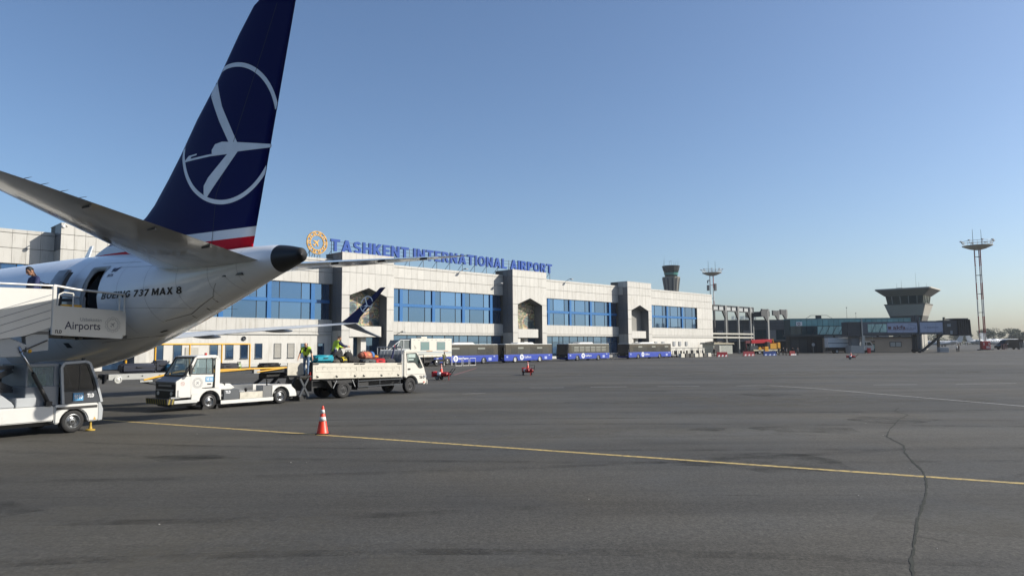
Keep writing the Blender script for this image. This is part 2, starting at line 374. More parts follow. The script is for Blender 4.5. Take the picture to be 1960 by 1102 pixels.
# ================================================================== GROUND
def asphalt():
    m = D.materials.new('worn_asphalt'); m.use_nodes = True
    t = m.node_tree; N = t.nodes; L = t.links; p = N['Principled BSDF']
    tc = N.new('ShaderNodeTexCoord')
    def nz(scale, detail=4, rough=0.5, sc=(1, 1, 1), rot=0.0):
        mp = N.new('ShaderNodeMapping'); mp.inputs['Scale'].default_value = sc; mp.inputs['Rotation'].default_value = (0, 0, rot)
        L.new(tc.outputs['Object'], mp.inputs['Vector'])
        n = N.new('ShaderNodeTexNoise'); n.inputs['Scale'].default_value = scale; n.inputs['Detail'].default_value = detail; n.inputs['Roughness'].default_value = rough
        L.new(mp.outputs[0], n.inputs['Vector']); return n.outputs['Fac']
    def rng(v, a, b, lo, hi):
        r = N.new('ShaderNodeMapRange'); r.inputs['From Min'].default_value = a; r.inputs['From Max'].default_value = b
        r.inputs['To Min'].default_value = lo; r.inputs['To Max'].default_value = hi; L.new(v, r.inputs['Value']); return r.outputs[0]
    def mul(a, b):
        x = N.new('ShaderNodeMath'); x.operation = 'MULTIPLY'; L.new(a, x.inputs[0]); L.new(b, x.inputs[1]); return x.outputs[0]
    big = rng(nz(0.055, 4, 0.55), 0.3, 0.7, 0.74, 1.2)
    lanes = rng(nz(0.42, 4, 0.6, (0.10, 1, 1), R(12)), 0.3, 0.7, 0.78, 1.18)
    lanes2 = rng(nz(1.7, 3, 0.6, (0.05, 1, 1), R(-6)), 0.3, 0.7, 0.93, 1.06)
    mid = rng(nz(0.9, 6, 0.65), 0.3, 0.7, 0.93, 1.06)
    grain = rng(nz(24, 3, 0.8), 0.3, 0.7, 0.45, 1.55)
    grain2 = rng(nz(9, 3, 0.75), 0.3, 0.7, 0.74, 1.26)
    pave = rng(nz(0.20, 1, 0.3, (0.015, 1, 1), R(4)), 0.46, 0.50, 0.90, 1.05)
    rub = rng(nz(0.8, 5, 0.7, (0.06, 1, 1), R(-24)), 0.60, 0.70, 1.0, 0.78)
    oil = rng(nz(0.22, 5, 0.6, (0.5, 1, 1), R(30)), 0.60, 0.72, 1.0, 0.72)
    k = mul(mul(mul(mul(mul(big, lanes), mul(mid, grain)), mul(lanes2, oil)), grain2), mul(pave, rub))
    sc = N.new('ShaderNodeVectorMath'); sc.operation = 'SCALE'; sc.inputs[0].default_value = (0.0585, 0.0565, 0.0505)
    L.new(k, sc.inputs['Scale'])
    tint = N.new('ShaderNodeMix'); tint.data_type = 'RGBA'; tint.blend_type = 'MULTIPLY'
    L.new(rng(nz(0.13, 3), 0.45, 0.65, 0, 1), tint.inputs['Factor']); L.new(sc.outputs[0], tint.inputs[6]); tint.inputs[7].default_value = (1.05, 1.0, 0.92, 1)
    L.new(tint.outputs[2], p.inputs['Base Color'])
    L.new(rng(nz(0.5, 4), 0.3, 0.7, 0.72, 0.9), p.inputs['Roughness'])
    p.inputs['Specular IOR Level'].default_value = 0.3
    bn = N.new('ShaderNodeBump'); bn.inputs['Strength'].default_value = 0.55; bn.inputs['Distance'].default_value = 0.010
    L.new(nz(26, 4, 0.8), bn.inputs['Height']); L.new(bn.outputs[0], p.inputs['Normal'])
    return m
xs = [-4000, -1500, -500, -150, -40, 0, 40, 80, 100] + [104 + 2 * i for i in range(11)] + [130, 150, 220, 400, 900, 2500, 5000]
ys = [-1200, -300, -60, 0, 60, 110, 130] + [140 + 3 * i for i in range(15)] + [190, 230, 400, 900, 2500, 6000]
mb = MB(); nx = len(xs)
mb.add([(x, y, gz(x, y)) for y in ys for x in xs], [(j * nx + i, j * nx + i + 1, (j + 1) * nx + i + 1, (j + 1) * nx + i) for j in range(len(ys) - 1) for i in range(nx - 1)])
apron = mb.build('apron_ground', asphalt(), smooth=True); tag(apron, 'wide grey asphalt apron with worn streaks', 'ground', kind='structure')

def paint_mat(name, col, wear):
    m = mat(name, col, 0.6, var=0.15, scale=6, dirt=('#4d4c49', 9.0, wear, wear + 0.22)); return m
LINEY = paint_mat('yellow_road_paint', '#cbb067', 0.45)
LINEW = paint_mat('white_road_paint', '#c9c9c4', 0.47)
LINER = paint_mat('red_road_paint', '#a8574e', 0.45)
TAR = mat('tar_seal', '#474945', 0.95, var=0.35, scale=9, spec=.1)
def groundline(name, pts, w, mt, z, label):
    mb = MB(); q = []
    for (x0, y0), (x1, y1) in zip(pts, pts[1:]):
        n = max(1, int(math.hypot(x1 - x0, y1 - y0) / 1.0))
        q += [(x0 + (x1 - x0) * i / n, y0 + (y1 - y0) * i / n) for i in range(n)]
    q.append(pts[-1])
    mb.strip(q, w, lambda a, b: (a, b, gz(a, b) + z))
    return tag(mb.build(name, mt), label, 'marking', kind='structure')
groundline('guide_line', [(-40, 38.7), (-14.1, 24.7), (0.2, 17.0), (8.7, 12.4), (30, 0.9)], 0.17, LINEY, 0.004, 'long yellow taxi guide line crossing the apron')
groundline('lane_line', [(15.1, 42.2), (16.48, 39.08), (17.72, 33.86), (19.37, 27.2), (22.5, 14)], 0.10, LINEW, 0.004, 'thin white curving lane line on the right')
for i, (a, b) in enumerate([((.99, 41.7), (2.99, 41.7)), ((4.55, 41.95), (6.69, 41.95)), ((8.47, 41.95), (10.9, 41.95)), ((13.17, 42.1), (15.0, 42.2)), ((21.08, 41.9), (23.72, 42.0)), ((26.05, 42.1), (29.79, 42.4))]):
    groundline('lane_dash', [a, b], 0.11, LINEW, 0.004, 'white painted lane dash')
groundline('edge_line', [(20, 131), (51.6, 121.8), (66.8, 118.3), (83.77, 117), (130, 112)], 0.22, LINEW, 0.004, 'far white stand edge line')
groundline('stand_line', [(-5.04, 61.5), (-4.12, 81.4)], 0.14, LINER, 0.004, 'faded red stand line by the buses')
for a, b in [((-2.6, 36.9), (-1.4, 37.1)), ((-24, 50), (-18.5, 52))]:
    groundline('paint_scrap', [a, b], 0.09, LINEW, 0.004, 'worn scrap of white paint')
mb = MB(); ck = [(14.48, 26.97), (13.6, 25.6), (13.3, 24.2), (12.3, 22.9), (11.36, 21.44), (10.25, 19.69), (9.65, 18.6), (9.25, 17.07), (8.64, 15.93), (8.02, 14.42), (7.65, 13.49), (7.19, 12.59), (6.48, 11.41), (5.84, 10.43), (5.42, 9.78), (4.82, 8.78), (4.44, 8.16), (4.14, 7.6), (3.6, 6.4), (3.4, 5)]
q = []
for (x0, y0), (x1, y1) in zip(ck, ck[1:]):
    for i in range(6):
        t = i / 6; q.append((x0 + (x1 - x0) * t + random.uniform(-.012, .012), y0 + (y1 - y0) * t + random.uniform(-.012, .012)))
wq = [.034 + .010 * math.sin(i_ * 1.7) + .008 * math.sin(i_ * .6) for i_ in range(len(q))]
for sgn in (1, -1):
    vs_ = []
    for i_, p_ in enumerate(q):
        a_, b_ = q[max(i_ - 1, 0)], q[min(i_ + 1, len(q) - 1)]; l_ = math.hypot(b_[0] - a_[0], b_[1] - a_[1]); w_ = wq[i_] / 2 * random.uniform(.75, 1.25)
        vs_ += [(p_[0], p_[1], .005), (p_[0] - sgn * (b_[1] - a_[1]) / l_ * w_, p_[1] + sgn * (b_[0] - a_[0]) / l_ * w_, .005)]
    mb.add(vs_, [(2 * i_, 2 * i_ + 1, 2 * i_ + 3, 2 * i_ + 2) for i_ in range(len(q) - 1)])
for k_, (ox, oy) in ((14, (.5, -.35)), (30, (-.4, -.3)), (52, (.45, -.5)), (70, (-.35, .1)), (88, (.3, -.3))):
    mb.strip([(q[k_][0] + ox * t + random.uniform(-.02, .02), q[k_][1] + oy * t) for t in (0, .3, .6, 1)], .010, lambda a, b: (a, b, .0054))
tag(mb.build('crack_seal', TAR), 'dark wiggly tar-sealed crack in the asphalt', 'marking', kind='structure')

# rubber marks, pour joints and grit: worn films lying on the asphalt
def film(name, col, op, sc):
    m = D.materials.new(name); m.use_nodes = True; t = m.node_tree; N = t.nodes; L = t.links; p = N['Principled BSDF']
    p.inputs['Base Color'].default_value = (*col, 1); p.inputs['Roughness'].default_value = .9; p.inputs['Specular IOR Level'].default_value = .1
    tc = N.new('ShaderNodeTexCoord'); n = N.new('ShaderNodeTexNoise'); n.inputs['Scale'].default_value = sc; n.inputs['Detail'].default_value = 6; n.inputs['Roughness'].default_value = .75; L.new(tc.outputs['Object'], n.inputs['Vector'])
    r = N.new('ShaderNodeMapRange'); r.inputs['From Min'].default_value = .42; r.inputs['From Max'].default_value = .72; r.inputs['To Min'].default_value = 0; r.inputs['To Max'].default_value = op; L.new(n.outputs['Fac'], r.inputs['Value']); L.new(r.outputs[0], p.inputs['Alpha']); return m
RUB = film('rubber_film', (.02, .02, .02), .34, .8); OILF = film('oil_film', (.015, .017, .017), .45, .9); PALEF = film('pale_dust_film', (.12, .115, .10), .4, .5)
def curve3(p0, p1, p2, n=26): return [((1 - t) ** 2 * p0[0] + 2 * t * (1 - t) * p1[0] + t * t * p2[0], (1 - t) ** 2 * p0[1] + 2 * t * (1 - t) * p1[1] + t * t * p2[1]) for t in [i / n for i in range(n + 1)]]
TM = [((-16, 13.5), (-4, 12.5), (9, 16.5)), ((-13, 17.5), (-2, 14.2), (14, 14.8)), ((-6, 8.2), (1, 9.4), (9, 7.0)), ((-9, 22), (4, 23.5), (22, 19)), ((-2, 27), (10, 24), (26, 27)), ((-14, 33), (6, 30), (30, 36)), ((2, 52), (20, 46), (46, 60)), ((-10, 46), (12, 50), (40, 44)), ((-12, 10.5), (-5, 9.6), (0.5, 10.9))]
mb = MB()
for k_, (p0, p1, p2) in enumerate(TM):
    cv = curve3(p0, p1, p2)
    for dy in (0, 1.75 if k_ % 2 else .0)[: 2 if k_ % 2 else 1]: mb.strip([(x, y + dy) for x, y in cv], random.uniform(.18, .34), lambda a, b: (a, b, .0025 + .0001 * k_))
tag(mb.build('tyre_marks', RUB), 'faint dark rubber tyre marks curving over the apron', 'marking', kind='structure')
mb = MB()
for k_ in range(16):
    x, y, r_ = random.uniform(-10, 20), random.uniform(8.5, 40), random.uniform(.3, 1.3)
    mb.add([(x + r_ * 1.5 * math.cos(t) * random.uniform(.7, 1.2), y + r_ * math.sin(t) * random.uniform(.7, 1.2), .0028 + .0001 * k_) for t in [2 * math.pi * i / 14 for i in range(14)]], [tuple(range(14))])
tag(mb.build('oil_stains', OILF), 'blotchy oil stains scattered on the asphalt', 'marking', kind='structure')
mb = MB()
for k_, (x, y, rx, ry) in enumerate([(-5.5, 9.5, 3.5, 1.6), (-2.5, 8.0, 3, 1.2), (3, 20, 6, 1.5), (12, 31, 9, 2.5), (-9, 15, 4, 1.2), (8, 10, 3, 1.2), (20, 60, 20, 5)]):
    mb.add([(x + rx * math.cos(t) * random.uniform(.75, 1.2), y + ry * math.sin(t) * random.uniform(.75, 1.2), .0015 + .0001 * k_) for t in [2 * math.pi * i / 22 for i in range(22)]], [tuple(range(22))])
tag(mb.build('dust_patches', PALEF), 'paler dusty patches worn into the asphalt', 'marking', kind='structure')
mb = MB()
for p0, p1 in [((-30, 47.3), (60, 46.1)), ((-30, 54.6), (70, 53.2)), ((-20, 74), (90, 72)), ((-15, 92), (95, 90)), ((-40, 30.8), (40, 29.6)), ((-20, 18.9), (30, 18.0)), ((-10, 11.9), (18, 11.3))]:
    n = 40; mb.strip([(p0[0] + (p1[0] - p0[0]) * i / n, p0[1] + (p1[1] - p0[1]) * i / n + random.uniform(-.02, .02)) for i in range(n + 1)], .03 + .0012 * p0[1], lambda a, b: (a, b, .0035))
tag(mb.build('paving_joints', RUB), 'long faint paving joints running across the apron', 'marking', kind='structure')
mb = MB()
for _ in range(60):
    x, y = random.uniform(-12, 26), random.uniform(8, 48); s_ = random.uniform(.005, .012); mb.sphere((x, y, s_ * .5), s_ * 1.3, s_, s_ * .7, 6, 4)
tag(mb.build('loose_grit', mat('pale_grit', '#b5b2aa', .8)), 'loose pale grit and pebbles on the asphalt', 'grit', kind='stuff')

# ================================================================== TERMINAL  (local x along the front, -y towards the apron)
FA = R(44.25); FDX, FDY = math.sin(FA), math.cos(FA); FB = (-33.829, 96.139)
TROT = math.atan2(FDY, FDX)
def facw(s, off, z=0): return (FB[0] + FDX * s + FDY * off, FB[1] + FDY * s - FDX * off, z)
PANEL = mat('pale_cladding_panel', '#cac8c1', 0.6, var=0.05, scale=0.9, rnd=0.07, bump=0.05, bscale=4, dirt=('#8f8878', 2.4, 0.52, 0.95), streak=.12)
CORE = mat('joint_backing_concrete', '#77746c', 0.8)  # grey concrete backing that shows in the panel joints
PLASTER = mat('white_plaster', '#d2d0c9', 0.75, var=0.05, scale=0.8, bump=0.1, bscale=8, dirt=('#98907f', 1.6, 0.52, 0.92), streak=.15)
MULL = mat('blue_window_frame', '#0a65a5', 0.4, var=0.06)
MULLT = mat('dark_thin_mullion', '#33424f', 0.4)
def mirror_glass(name, c1, var=0.22):
    m = D.materials.new(name); m.use_nodes = True; MATS[name] = m
    t = m.node_tree; N = t.nodes; L = t.links; p = N['Principled BSDF']
    p.inputs['Metallic'].default_value = 0.85; p.inputs['Roughness'].default_value = 0.04
    oi = N.new('ShaderNodeObjectInfo'); mr = N.new('ShaderNodeMapRange'); mr.inputs['To Min'].default_value = 1 - var; mr.inputs['To Max'].default_value = 1 + var
    L.new(oi.outputs['Random'], mr.inputs['Value']); v = N.new('ShaderNodeVectorMath'); v.operation = 'SCALE'; v.inputs[0].default_value = lin(c1)
    L.new(mr.outputs[0], v.inputs['Scale']); L.new(v.outputs[0], p.inputs['Base Color'])
    tc = N.new('ShaderNodeTexCoord'); nz = N.new('ShaderNodeTexNoise'); nz.inputs['Scale'].default_value = 0.35; L.new(tc.outputs['Object'], nz.inputs['Vector'])
    b = N.new('ShaderNodeBump'); b.inputs['Strength'].default_value = 0.12; b.inputs['Distance'].default_value = 0.05; L.new(nz.outputs['Fac'], b.inputs['Height']); L.new(b.outputs[0], p.inputs['Normal'])
    return m
SIDEP = mat('shade_darkened_side_cladding', '#75787b', .45, var=.1, rnd=.1)  # darker grey for left faces and reveals, their shade deepened in the colour
BLUEGL = mirror_glass('blue_reflective_glass', (.078, .158, .295))
terminal = thing('terminal_building', 'long pale panelled airport terminal with blue windows and niche pylons', 'building', facw(0, 0), TROT)
PYL = [-24.57, 10.77, 46.1, 81.63]; PW = 9.18; SEND = 122.85; SBEG = -62.0
core = MB()
core.box(SBEG, SEND - .1, 0.9, 26, 0, 15.25)                                      # body behind
core.box(SBEG, SEND - .07, .08, .9, 11.75, 15.36).box(SBEG, SEND - .07, .08, .9, 4.32, 6.40)
for a, b in [(SBEG, PYL[0] + 1), (PYL[0] + 8, PYL[1] + 1), (PYL[1] + 8, PYL[2] + .2), (PYL[2] + 9, PYL[3] + .2), (115.3, SEND - .07)]:
    pass
core.box(115.2, SEND - .07, .08, .9, 6.40, 11.75)
core.build('structure_core', CORE, terminal)
# sunlit end wall and roof deck
MB().box(SEND - .07, SEND, .0, 26, 0, 15.43).build('end_wall', PLASTER, terminal)
MB().box(SBEG, SEND - .1, .7, 26, 15.25, 15.31).build('roof', mat('grey_roof_felt', '#6d6c68', 0.9), terminal)
panels = []           # (x, y, z, w, h, facing)   facing 'f' front, 'l' left side
def row(s0, s1, z0, z1, pitch=1.33, y=0.0):
    n = max(1, round((s1 - s0) / pitch)); d = (s1 - s0) / n
    for i in range(n): panels.append((s0 + d * i, y, z0, d, z1 - z0, 'f'))
SECS = [(-50.8, PYL[0], -37.6), (PYL[0] + PW, PYL[1], -2.3), (PYL[1] + PW, PYL[2], 33.3), (PYL[2] + PW, PYL[3], 68.8), (PYL[3] + PW, SEND, None)]
panes = []; thins = []; widem = []; mulls = MB(); thin = MB(); frames = MB()
for si, (a, b, c) in enumerate(SECS):
    row(a, b, 15.03, 15.43, y=-.03); row(a, b, 13.40, 15.0); row(a, b, 11.72, 13.37); row(a, b, 4.75, 6.45); row(a, b, 4.40, 4.72, 2.66)
    e = b - .35 if si < 4 else 115.1
    wide = [c + 6.65 * k for k in (-1.5, -.5, .5, 1.5)] if c is not None else [94.7, 101.5, 108.3]
    st = a + .1
    if si == 4: row(115.1, SEND, 8.9, 11.69); row(115.1, SEND, 6.48, 8.87)
    edges = [st] + [x for x in wide if st + .5 < x < e] + [e]
    for k, (p, q) in enumerate(zip(edges, edges[1:])):
        p2 = p + (.32 if k else 0); q2 = q - (.32 if q != e else 0)
        cuts = [p2] + [x for x in (p + 1.58, p + 4.92) if p2 + .4 < x < q2 - .4] + [q2]
        for u0, u1 in zip(cuts, cuts[1:]):
            for z0, z1 in ((6.50, 8.86), (9.36, 11.66)): panes.append((u0 + .03, .34, z0, u1 - u0 - .06, z1 - z0))
        for u in cuts[1:-1]: thins.append((u - .03, .27, 6.5, 5.16))
    for x in wide:
        if st + .5 < x < e: widem.append(x)
    mulls.box(st, e, .18, .5, 8.88, 9.34)
    frames.box(st, e, .10, .6, 11.66, 11.74).box(st, e, -.02, .6, 6.42, 6.50)
    if si in (0, 2, 3):      # glazed ground floor
        cuts = [st + 0.0]; k = 0
        while cuts[-1] < e - 1.4: cuts.append(cuts[-1] + (1.95, 2.65, 2.0, 1.25)[k % 4]); k += 1
        cuts[-1] = e
        for u0, u1 in zip(cuts, cuts[1:]):
            panes.append((u0 + .03, .34, .45, u1 - u0 - .06, 2.75)); panes.append((u0 + .03, .34, 3.26, u1 - u0 - .06, 1.02))
            thins.append((u1 - .03, .26, .4, 3.9))
        MB().box(st, e, .26, .36, 3.2, 3.26).build('glazing_bar', MULLT, terminal); frames.box(st, e, .05, .6, 0, .45)
    else:
        MB().box(a, b if si < 4 else SEND - .07, .06, .9, 0, 4.30).build('plain_wall', PLASTER, terminal)
        frames.box(a, b, -.10, .3, 4.30, 4.39)
        frames.box(a, b, .02, .1, 0, .45)
mulls.build('transom_band', MULL, terminal); 
_tm = {}
for x, y, z, h in thins:
    if h not in _tm: _tm[h] = MB().box(0, .06, 0, .09, 0, h).build('thin_mullion', MULLT, terminal, loc=(x, y, z)).data
    else: link('thin_mullion', _tm[h], terminal, (x, y, z))
_wm = None
for x in widem:
    if not _wm: _wm = MB().box(-.3, .3, .14, .5, 6.46, 11.70).build('wide_mullion', MULL, terminal, loc=(x, 0, 0)).data
    else: link('wide_mullion', _wm, terminal, (x, 0, 0))
frames.build('ledge_trim', mat('pale_metal_trim', '#c9c8c2', 0.4), terminal)
# small windows and louvres in the plain walls
WFR = mat('grey_window_frame', '#5e6264', 0.5); LOUV = mat('louvre_metal', '#8d8a80', 0.5)
def small_window(s, louvre=False, w_=.95):
    f = MB()
    for b in ((s - .05, s, 1.09, 3.09), (s + w_, s + w_ + .05, 1.09, 3.09)): f.box(b[0], b[1], .0, .12, b[2], b[3])
    f.box(s - .05, s + w_ + .05, .0, .12, 3.04, 3.09).box(s - .08, s + w_ + .08, -.05, .12, 1.04, 1.12)
    o = f.build('window', WFR, terminal)
    if louvre:
        l = MB()
        for i in range(12): l.prism([(.055, 1.14 + i * .158), (.0, 1.14 + i * .158 + .02), (.055, 1.14 + i * .158 + .13)], s, s + w_, 'x')
        l.build('louvre_blades', LOUV, o, props={'kind': 'stuff'})
    else: MB().box(s, s + w_, .045, .055, 1.12, 3.04).build('pane', BLUEGL, o)
for s in (-13.6, -11.4, -6.9, -4.86, -2.89, -.87, 5.9, 8.53): small_window(s)
for s in (1.86, 3.84): small_window(s, True)
for s in (95.5, 98.6, 103.4, 106.0, 109.0): MB().box(s, s + 1.0, -.12, .06, 2.3, 3.3).build('wall_vent', GREYP, terminal, bevel=.02)
f = MB().box(-10.0, -8.4, -.02, .1, .1, 2.6); f.build('service_door', mat('pale_steel_door', '#b9b6ac', .5), terminal)
# pylons with pointed niches
CE = [0, 1.3, 2.4, 3.45, 4.6, 5.7, 6.8, 7.87, 9.18]
def archz(x): return 10.05 + 1.2 * (1 - abs(x - 4.585) / 3.285)
MOS = None
def mosaic():
    m = D.materials.new('ceramic_mosaic'); m.use_nodes = True
    t = m.node_tree; N = t.nodes; L = t.links; p = N['Principled BSDF']; p.inputs['Roughness'].default_value = .45
    tc = N.new('ShaderNodeTexCoord')
    v = N.new('ShaderNodeTexVoronoi'); v.inputs['Scale'].default_value = 7.0; L.new(tc.outputs['Object'], v.inputs['Vector'])
    n = N.new('ShaderNodeTexNoise'); n.inputs['Scale'].default_value = .55; n.inputs['Detail'].default_value = 3; L.new(tc.outputs['Object'], n.inputs['Vector'])
    r = N.new('ShaderNodeValToRGB'); e = r.color_ramp.elements
    e[0].position = .36; e[0].color = (*lin('#3d5157'), 1); e[1].position = .66; e[1].color = (*lin('#a8a083'), 1)
    for pos, c in ((.45, '#7d8a86'), (.50, '#96704f'), (.54, '#c9bd9a'), (.60, '#5f6b52')): x = e.new(pos); x.color = (*lin(c), 1)
    L.new(n.outputs['Fac'], r.inputs[0])
    w_ = N.new('ShaderNodeTexWave'); w_.wave_type = 'RINGS'; w_.inputs['Scale'].default_value = .5; w_.inputs['Distortion'].default_value = 9; w_.inputs['Detail'].default_value = 3; L.new(tc.outputs['Object'], w_.inputs['Vector'])
    mr = N.new('ShaderNodeMapRange'); mr.inputs['From Min'].default_value = 0; mr.inputs['From Max'].default_value = .25; mr.inputs['To Min'].default_value = .45; L.new(w_.outputs['Fac'], mr.inputs['Value'])
    sc = N.new('ShaderNodeVectorMath'); sc.operation = 'SCALE'; L.new(r.outputs[0], sc.inputs[0]); L.new(mr.outputs[0], sc.inputs['Scale'])
    mx = N.new('ShaderNodeMix'); mx.data_type = 'RGBA'; mx.blend_type = 'MULTIPLY'; mx.inputs['Factor'].default_value = .5
    L.new(sc.outputs[0], mx.inputs[6]); L.new(v.outputs['Color'], mx.inputs[7]); L.new(mx.outputs[2], p.inputs['Base Color'])
    return m
MOS = mosaic()
NICHE = mat('grey_niche_render', '#8b8a84', .75)
for pi, s0 in enumerate(PYL):
    pe = D.objects.new('pylon', None); COL.objects.link(pe); pe.parent = terminal
    k = MB()
    out = [(0.06, 0), (1.3, 0), (1.3, 10.05), (4.585, 11.25), (7.87, 10.05), (7.87, 0), (9.12, 0), (9.12, 16.2), (0.06, 16.2)]
    k.prism([(s0 + x, z) for x, z in out], -2.43, -.45)
    k.box(s0 + .06, s0 + 9.12, -.44, 2.0, 0, 16.2)
    k.build('pylon_core', CORE, pe)
    MB().box(s0 - .02, s0 + 9.2, -2.52, 2.0, 16.2, 16.28).build('coping', PANEL, pe)
    MB().box(s0 + 1.31, s0 + 7.86, -.52, -.45, 5.0, 11.24).build('mosaic' if pi in (1, 2) else 'niche_back', MOS if pi in (1, 2) else NICHE, pe)
    # inner reveals
    rv = MB().prism([(s0 + 1.3, 10.06), (s0 + 4.585, 11.26), (s0 + 7.87, 10.06), (s0 + 7.87, 10.04), (s0 + 4.585, 11.235), (s0 + 1.3, 10.04)], -2.49, -.53)
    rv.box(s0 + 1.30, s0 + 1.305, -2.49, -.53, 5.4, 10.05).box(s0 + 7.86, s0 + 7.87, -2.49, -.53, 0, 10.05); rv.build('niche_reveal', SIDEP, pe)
    lg = MB().prism([(s0 + 1.31, -2.5), (s0 + 6.7, -2.5), (s0 + 7.3, -1.9), (s0 + 7.3, -.53), (s0 + 1.31, -.53)], 3.98, 5.55, 'z'); lg.build('balcony_box', PANEL, pe, bevel=.02)
    dk = MB().box(s0 + 1.31, s0 + 7.85, -.60, -.53, .1, 3.9); dk.build('entrance_glass', BLUEGL, pe)
    pst = MB().box(s0 + 3.9, s0 + 4.8, -1.6, -.61, 0, 3.97).box(s0 + 1.31, s0 + 2.1, -2.3, -.61, 0, 3.97); pst.build('entrance_pier', PLASTER, pe)
    for z0, z1 in ((15.02, 16.2), (13.39, 14.99)):
        for a, b in zip(CE, CE[1:]): panels.append((s0 + a, -2.5, z0, b - a, z1 - z0, 'f'))
    for a, b in zip(CE, CE[1:]):
        if a < 1.3 or a >= 7.87:
            for z0, z1 in ((10.07, 13.36), (8.14, 10.04), (4.92, 8.11), (0.1, 4.89)): panels.append((s0 + a, -2.5, z0, b - a, z1 - z0, 'f'))
        else:
            g = .012
            pl = [(s0 + a + g, archz(a)), (s0 + b - g, archz(b)), (s0 + b - g, 13.36), (s0 + a + g, 13.36)]
            if a < 4.585 < b - .02: pl.insert(1, (s0 + 4.585, 11.25))
            MB().prism(pl, -2.5, -2.43).build('arch_panel', PANEL, pe)
    for z0, z1 in ((15.02, 16.2), (13.39, 14.99), (10.07, 13.36), (8.14, 10.04), (4.92, 8.11), (0.1, 4.89)):
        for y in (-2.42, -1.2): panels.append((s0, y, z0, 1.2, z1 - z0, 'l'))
# cladding panels: the 300 that show largest are parts, the rest one joined part
def pview(p):
    wx, wy, _ = facw(p[0] + p[3] / 2, -p[1]); d = math.hypot(wx, wy)
    sx = wx / wy
    if sx < -.74 : return -1
    px = 980 + 1360 * sx; z = p[2] + p[4] / 2
    pyx = 663 - (z - 2.4) * 1360 / wy
    hid = (px < 470 and pyx > 480 + max(0, (230 - px)) * .16) or (200 < px < 500 and 380 + (px - 200) * .3 < pyx < 620) or z < 3.4
    a = (p[3] * (0.75 if p[5] == 'f' else .66)) * p[4] / d / d
    return -a if hid else a
order = sorted(range(len(panels)), key=lambda i: -pview(panels[i]))
pm = {}; rest = MB()
for n_, i in enumerate(order):
    x, y, z, w_, h, fc = panels[i]; g = .014
    if n_ < 300:
        key = (round(w_, 2), round(h, 2), fc)
        if key not in pm:
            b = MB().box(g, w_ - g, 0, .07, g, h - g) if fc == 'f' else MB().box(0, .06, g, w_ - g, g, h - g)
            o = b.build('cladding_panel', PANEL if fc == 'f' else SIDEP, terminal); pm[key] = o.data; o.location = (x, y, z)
        else: link('cladding_panel', pm[key], terminal, (x, y, z))
    else:
        if fc == 'f': rest.box(x + g, x + w_ - g, y, y + .07, z + g, z + h - g)
        else: rest.box(x, x + .06, y + g, y + w_ - g, z + g, z + h - g)
rest.build('cladding_panels', PANEL, terminal, props={'kind': 'stuff'})
pn = {}
for x, y, z, w_, h in panes:
    key = (round(w_, 2), round(h, 2))
    if key not in pn:
        o = MB().box(0, w_, 0, .02, 0, h).build('pane', BLUEGL, terminal); pn[key] = o.data; o.location = (x, y, z)
    else: link('pane', pn[key], terminal, (x, y, z))
# loudspeaker disc, wall lamps and dome camera
MB().lathe([(.3, 0), (.3, -.12), (.22, -.2), (.1, -.12)], (-2.5, .06, 3.75), 14).build('wall_horn', DARKP, terminal)
for s, y, z in ((36.2, -.05, 15.5), (44.6, -.05, 13.55), (64.5, -.05, 15.5), (22.9, -.05, 4.6)):
    l = MB().tube([(s, y + .3, z), (s, y - .6, z + .35), (s - .1, y - 1.0, z + .3)], .05, 6); l.box(s - .35, s + .15, y - 1.35, y - .9, z + .12, z + .28); l.build('wall_floodlight', GREYP, terminal)
cb = MB().tube([(-24.0, -2.5, 15.9), (-24.3, -2.9, 16.1), (-24.5, -3.0, 15.9)], .05, 6).sphere((-24.5, -3.0, 15.75), .2); cb.build('dome_camera', WHITE, terminal, smooth=True)

# ---- roof sign: each letter its own part, frame behind
BLUEL = mat('blue_sign_letter', '#1a4a9c', 0.5, var=0.05, spec=.25)
sign = thing('roof_sign', 'blue block letters TASHKENT INTERNATIONAL AIRPORT standing on the terminal roof', 'sign', facw(0, -1, 15.3), TROT)
S0, S1, ZB, ZT = 10.95, 60.85, 1.48, 3.27
TXT = 'TASHKENT INTERNATIONAL AIRPORT'
hl = ZT - ZB; adv = []; x = 0
for ch in TXT:
    if ch == ' ': x += .34; continue
    adv.append((ch, x)); x += BLK[ch][0] + .14
kx = (S1 - S0) / (x - .14)
for ch, ax in adv:
    w_, vs, fs = block_geo(ch, .14)
    MB().add([(S0 + (ax + v[0]) * kx, -v[2], ZB + v[1] * hl) for v in vs], fs).build('letter', BLUEL, sign)
fr = MB()
for z in (ZB + .35, ZB + .95, ZB + 1.5): fr.beam((S0, .25, z), (S1, .25, z), .05)
for i in range(18):
    s = S0 + .3 + (S1 - S0 - .6) * i / 17
    fr.beam((s, .25, 0), (s, .25, ZT - .1), .06); fr.beam((s, .25, 1.6), (s - .1, 1.9, 0.0), .05)
fr.build('support_frame', mat('sign_frame_steel', '#4a4d50', .5, metal=.5), sign)
GOLD = mat('gold_emblem', '#d9a957', .35, metal=.25, var=.06)
em = thing('roof_emblem', 'round golden openwork emblem with aeroplane on the terminal roof', 'emblem', facw(8.55, -1, 15.3), TROT)
g2 = MB(); emblem(g2, 1.62, lambda a, b: (a, -.12, 2.42 + b), .085, 10, True); o = g2.build('emblem_disc', GOLD, em)
mo = o.modifiers.new('thick', 'SOLIDIFY'); mo.thickness = .2; mo.offset = 1
p = MB()
for s in (-1.0, -.2, .7): p.beam((s, .1, 0), (s, .1, 2.4 - .9), .07); p.beam((s, .1, 1.2), (s, 1.4, 0), .05)
p.build('support_frame', MATS['sign_frame_steel'], em)
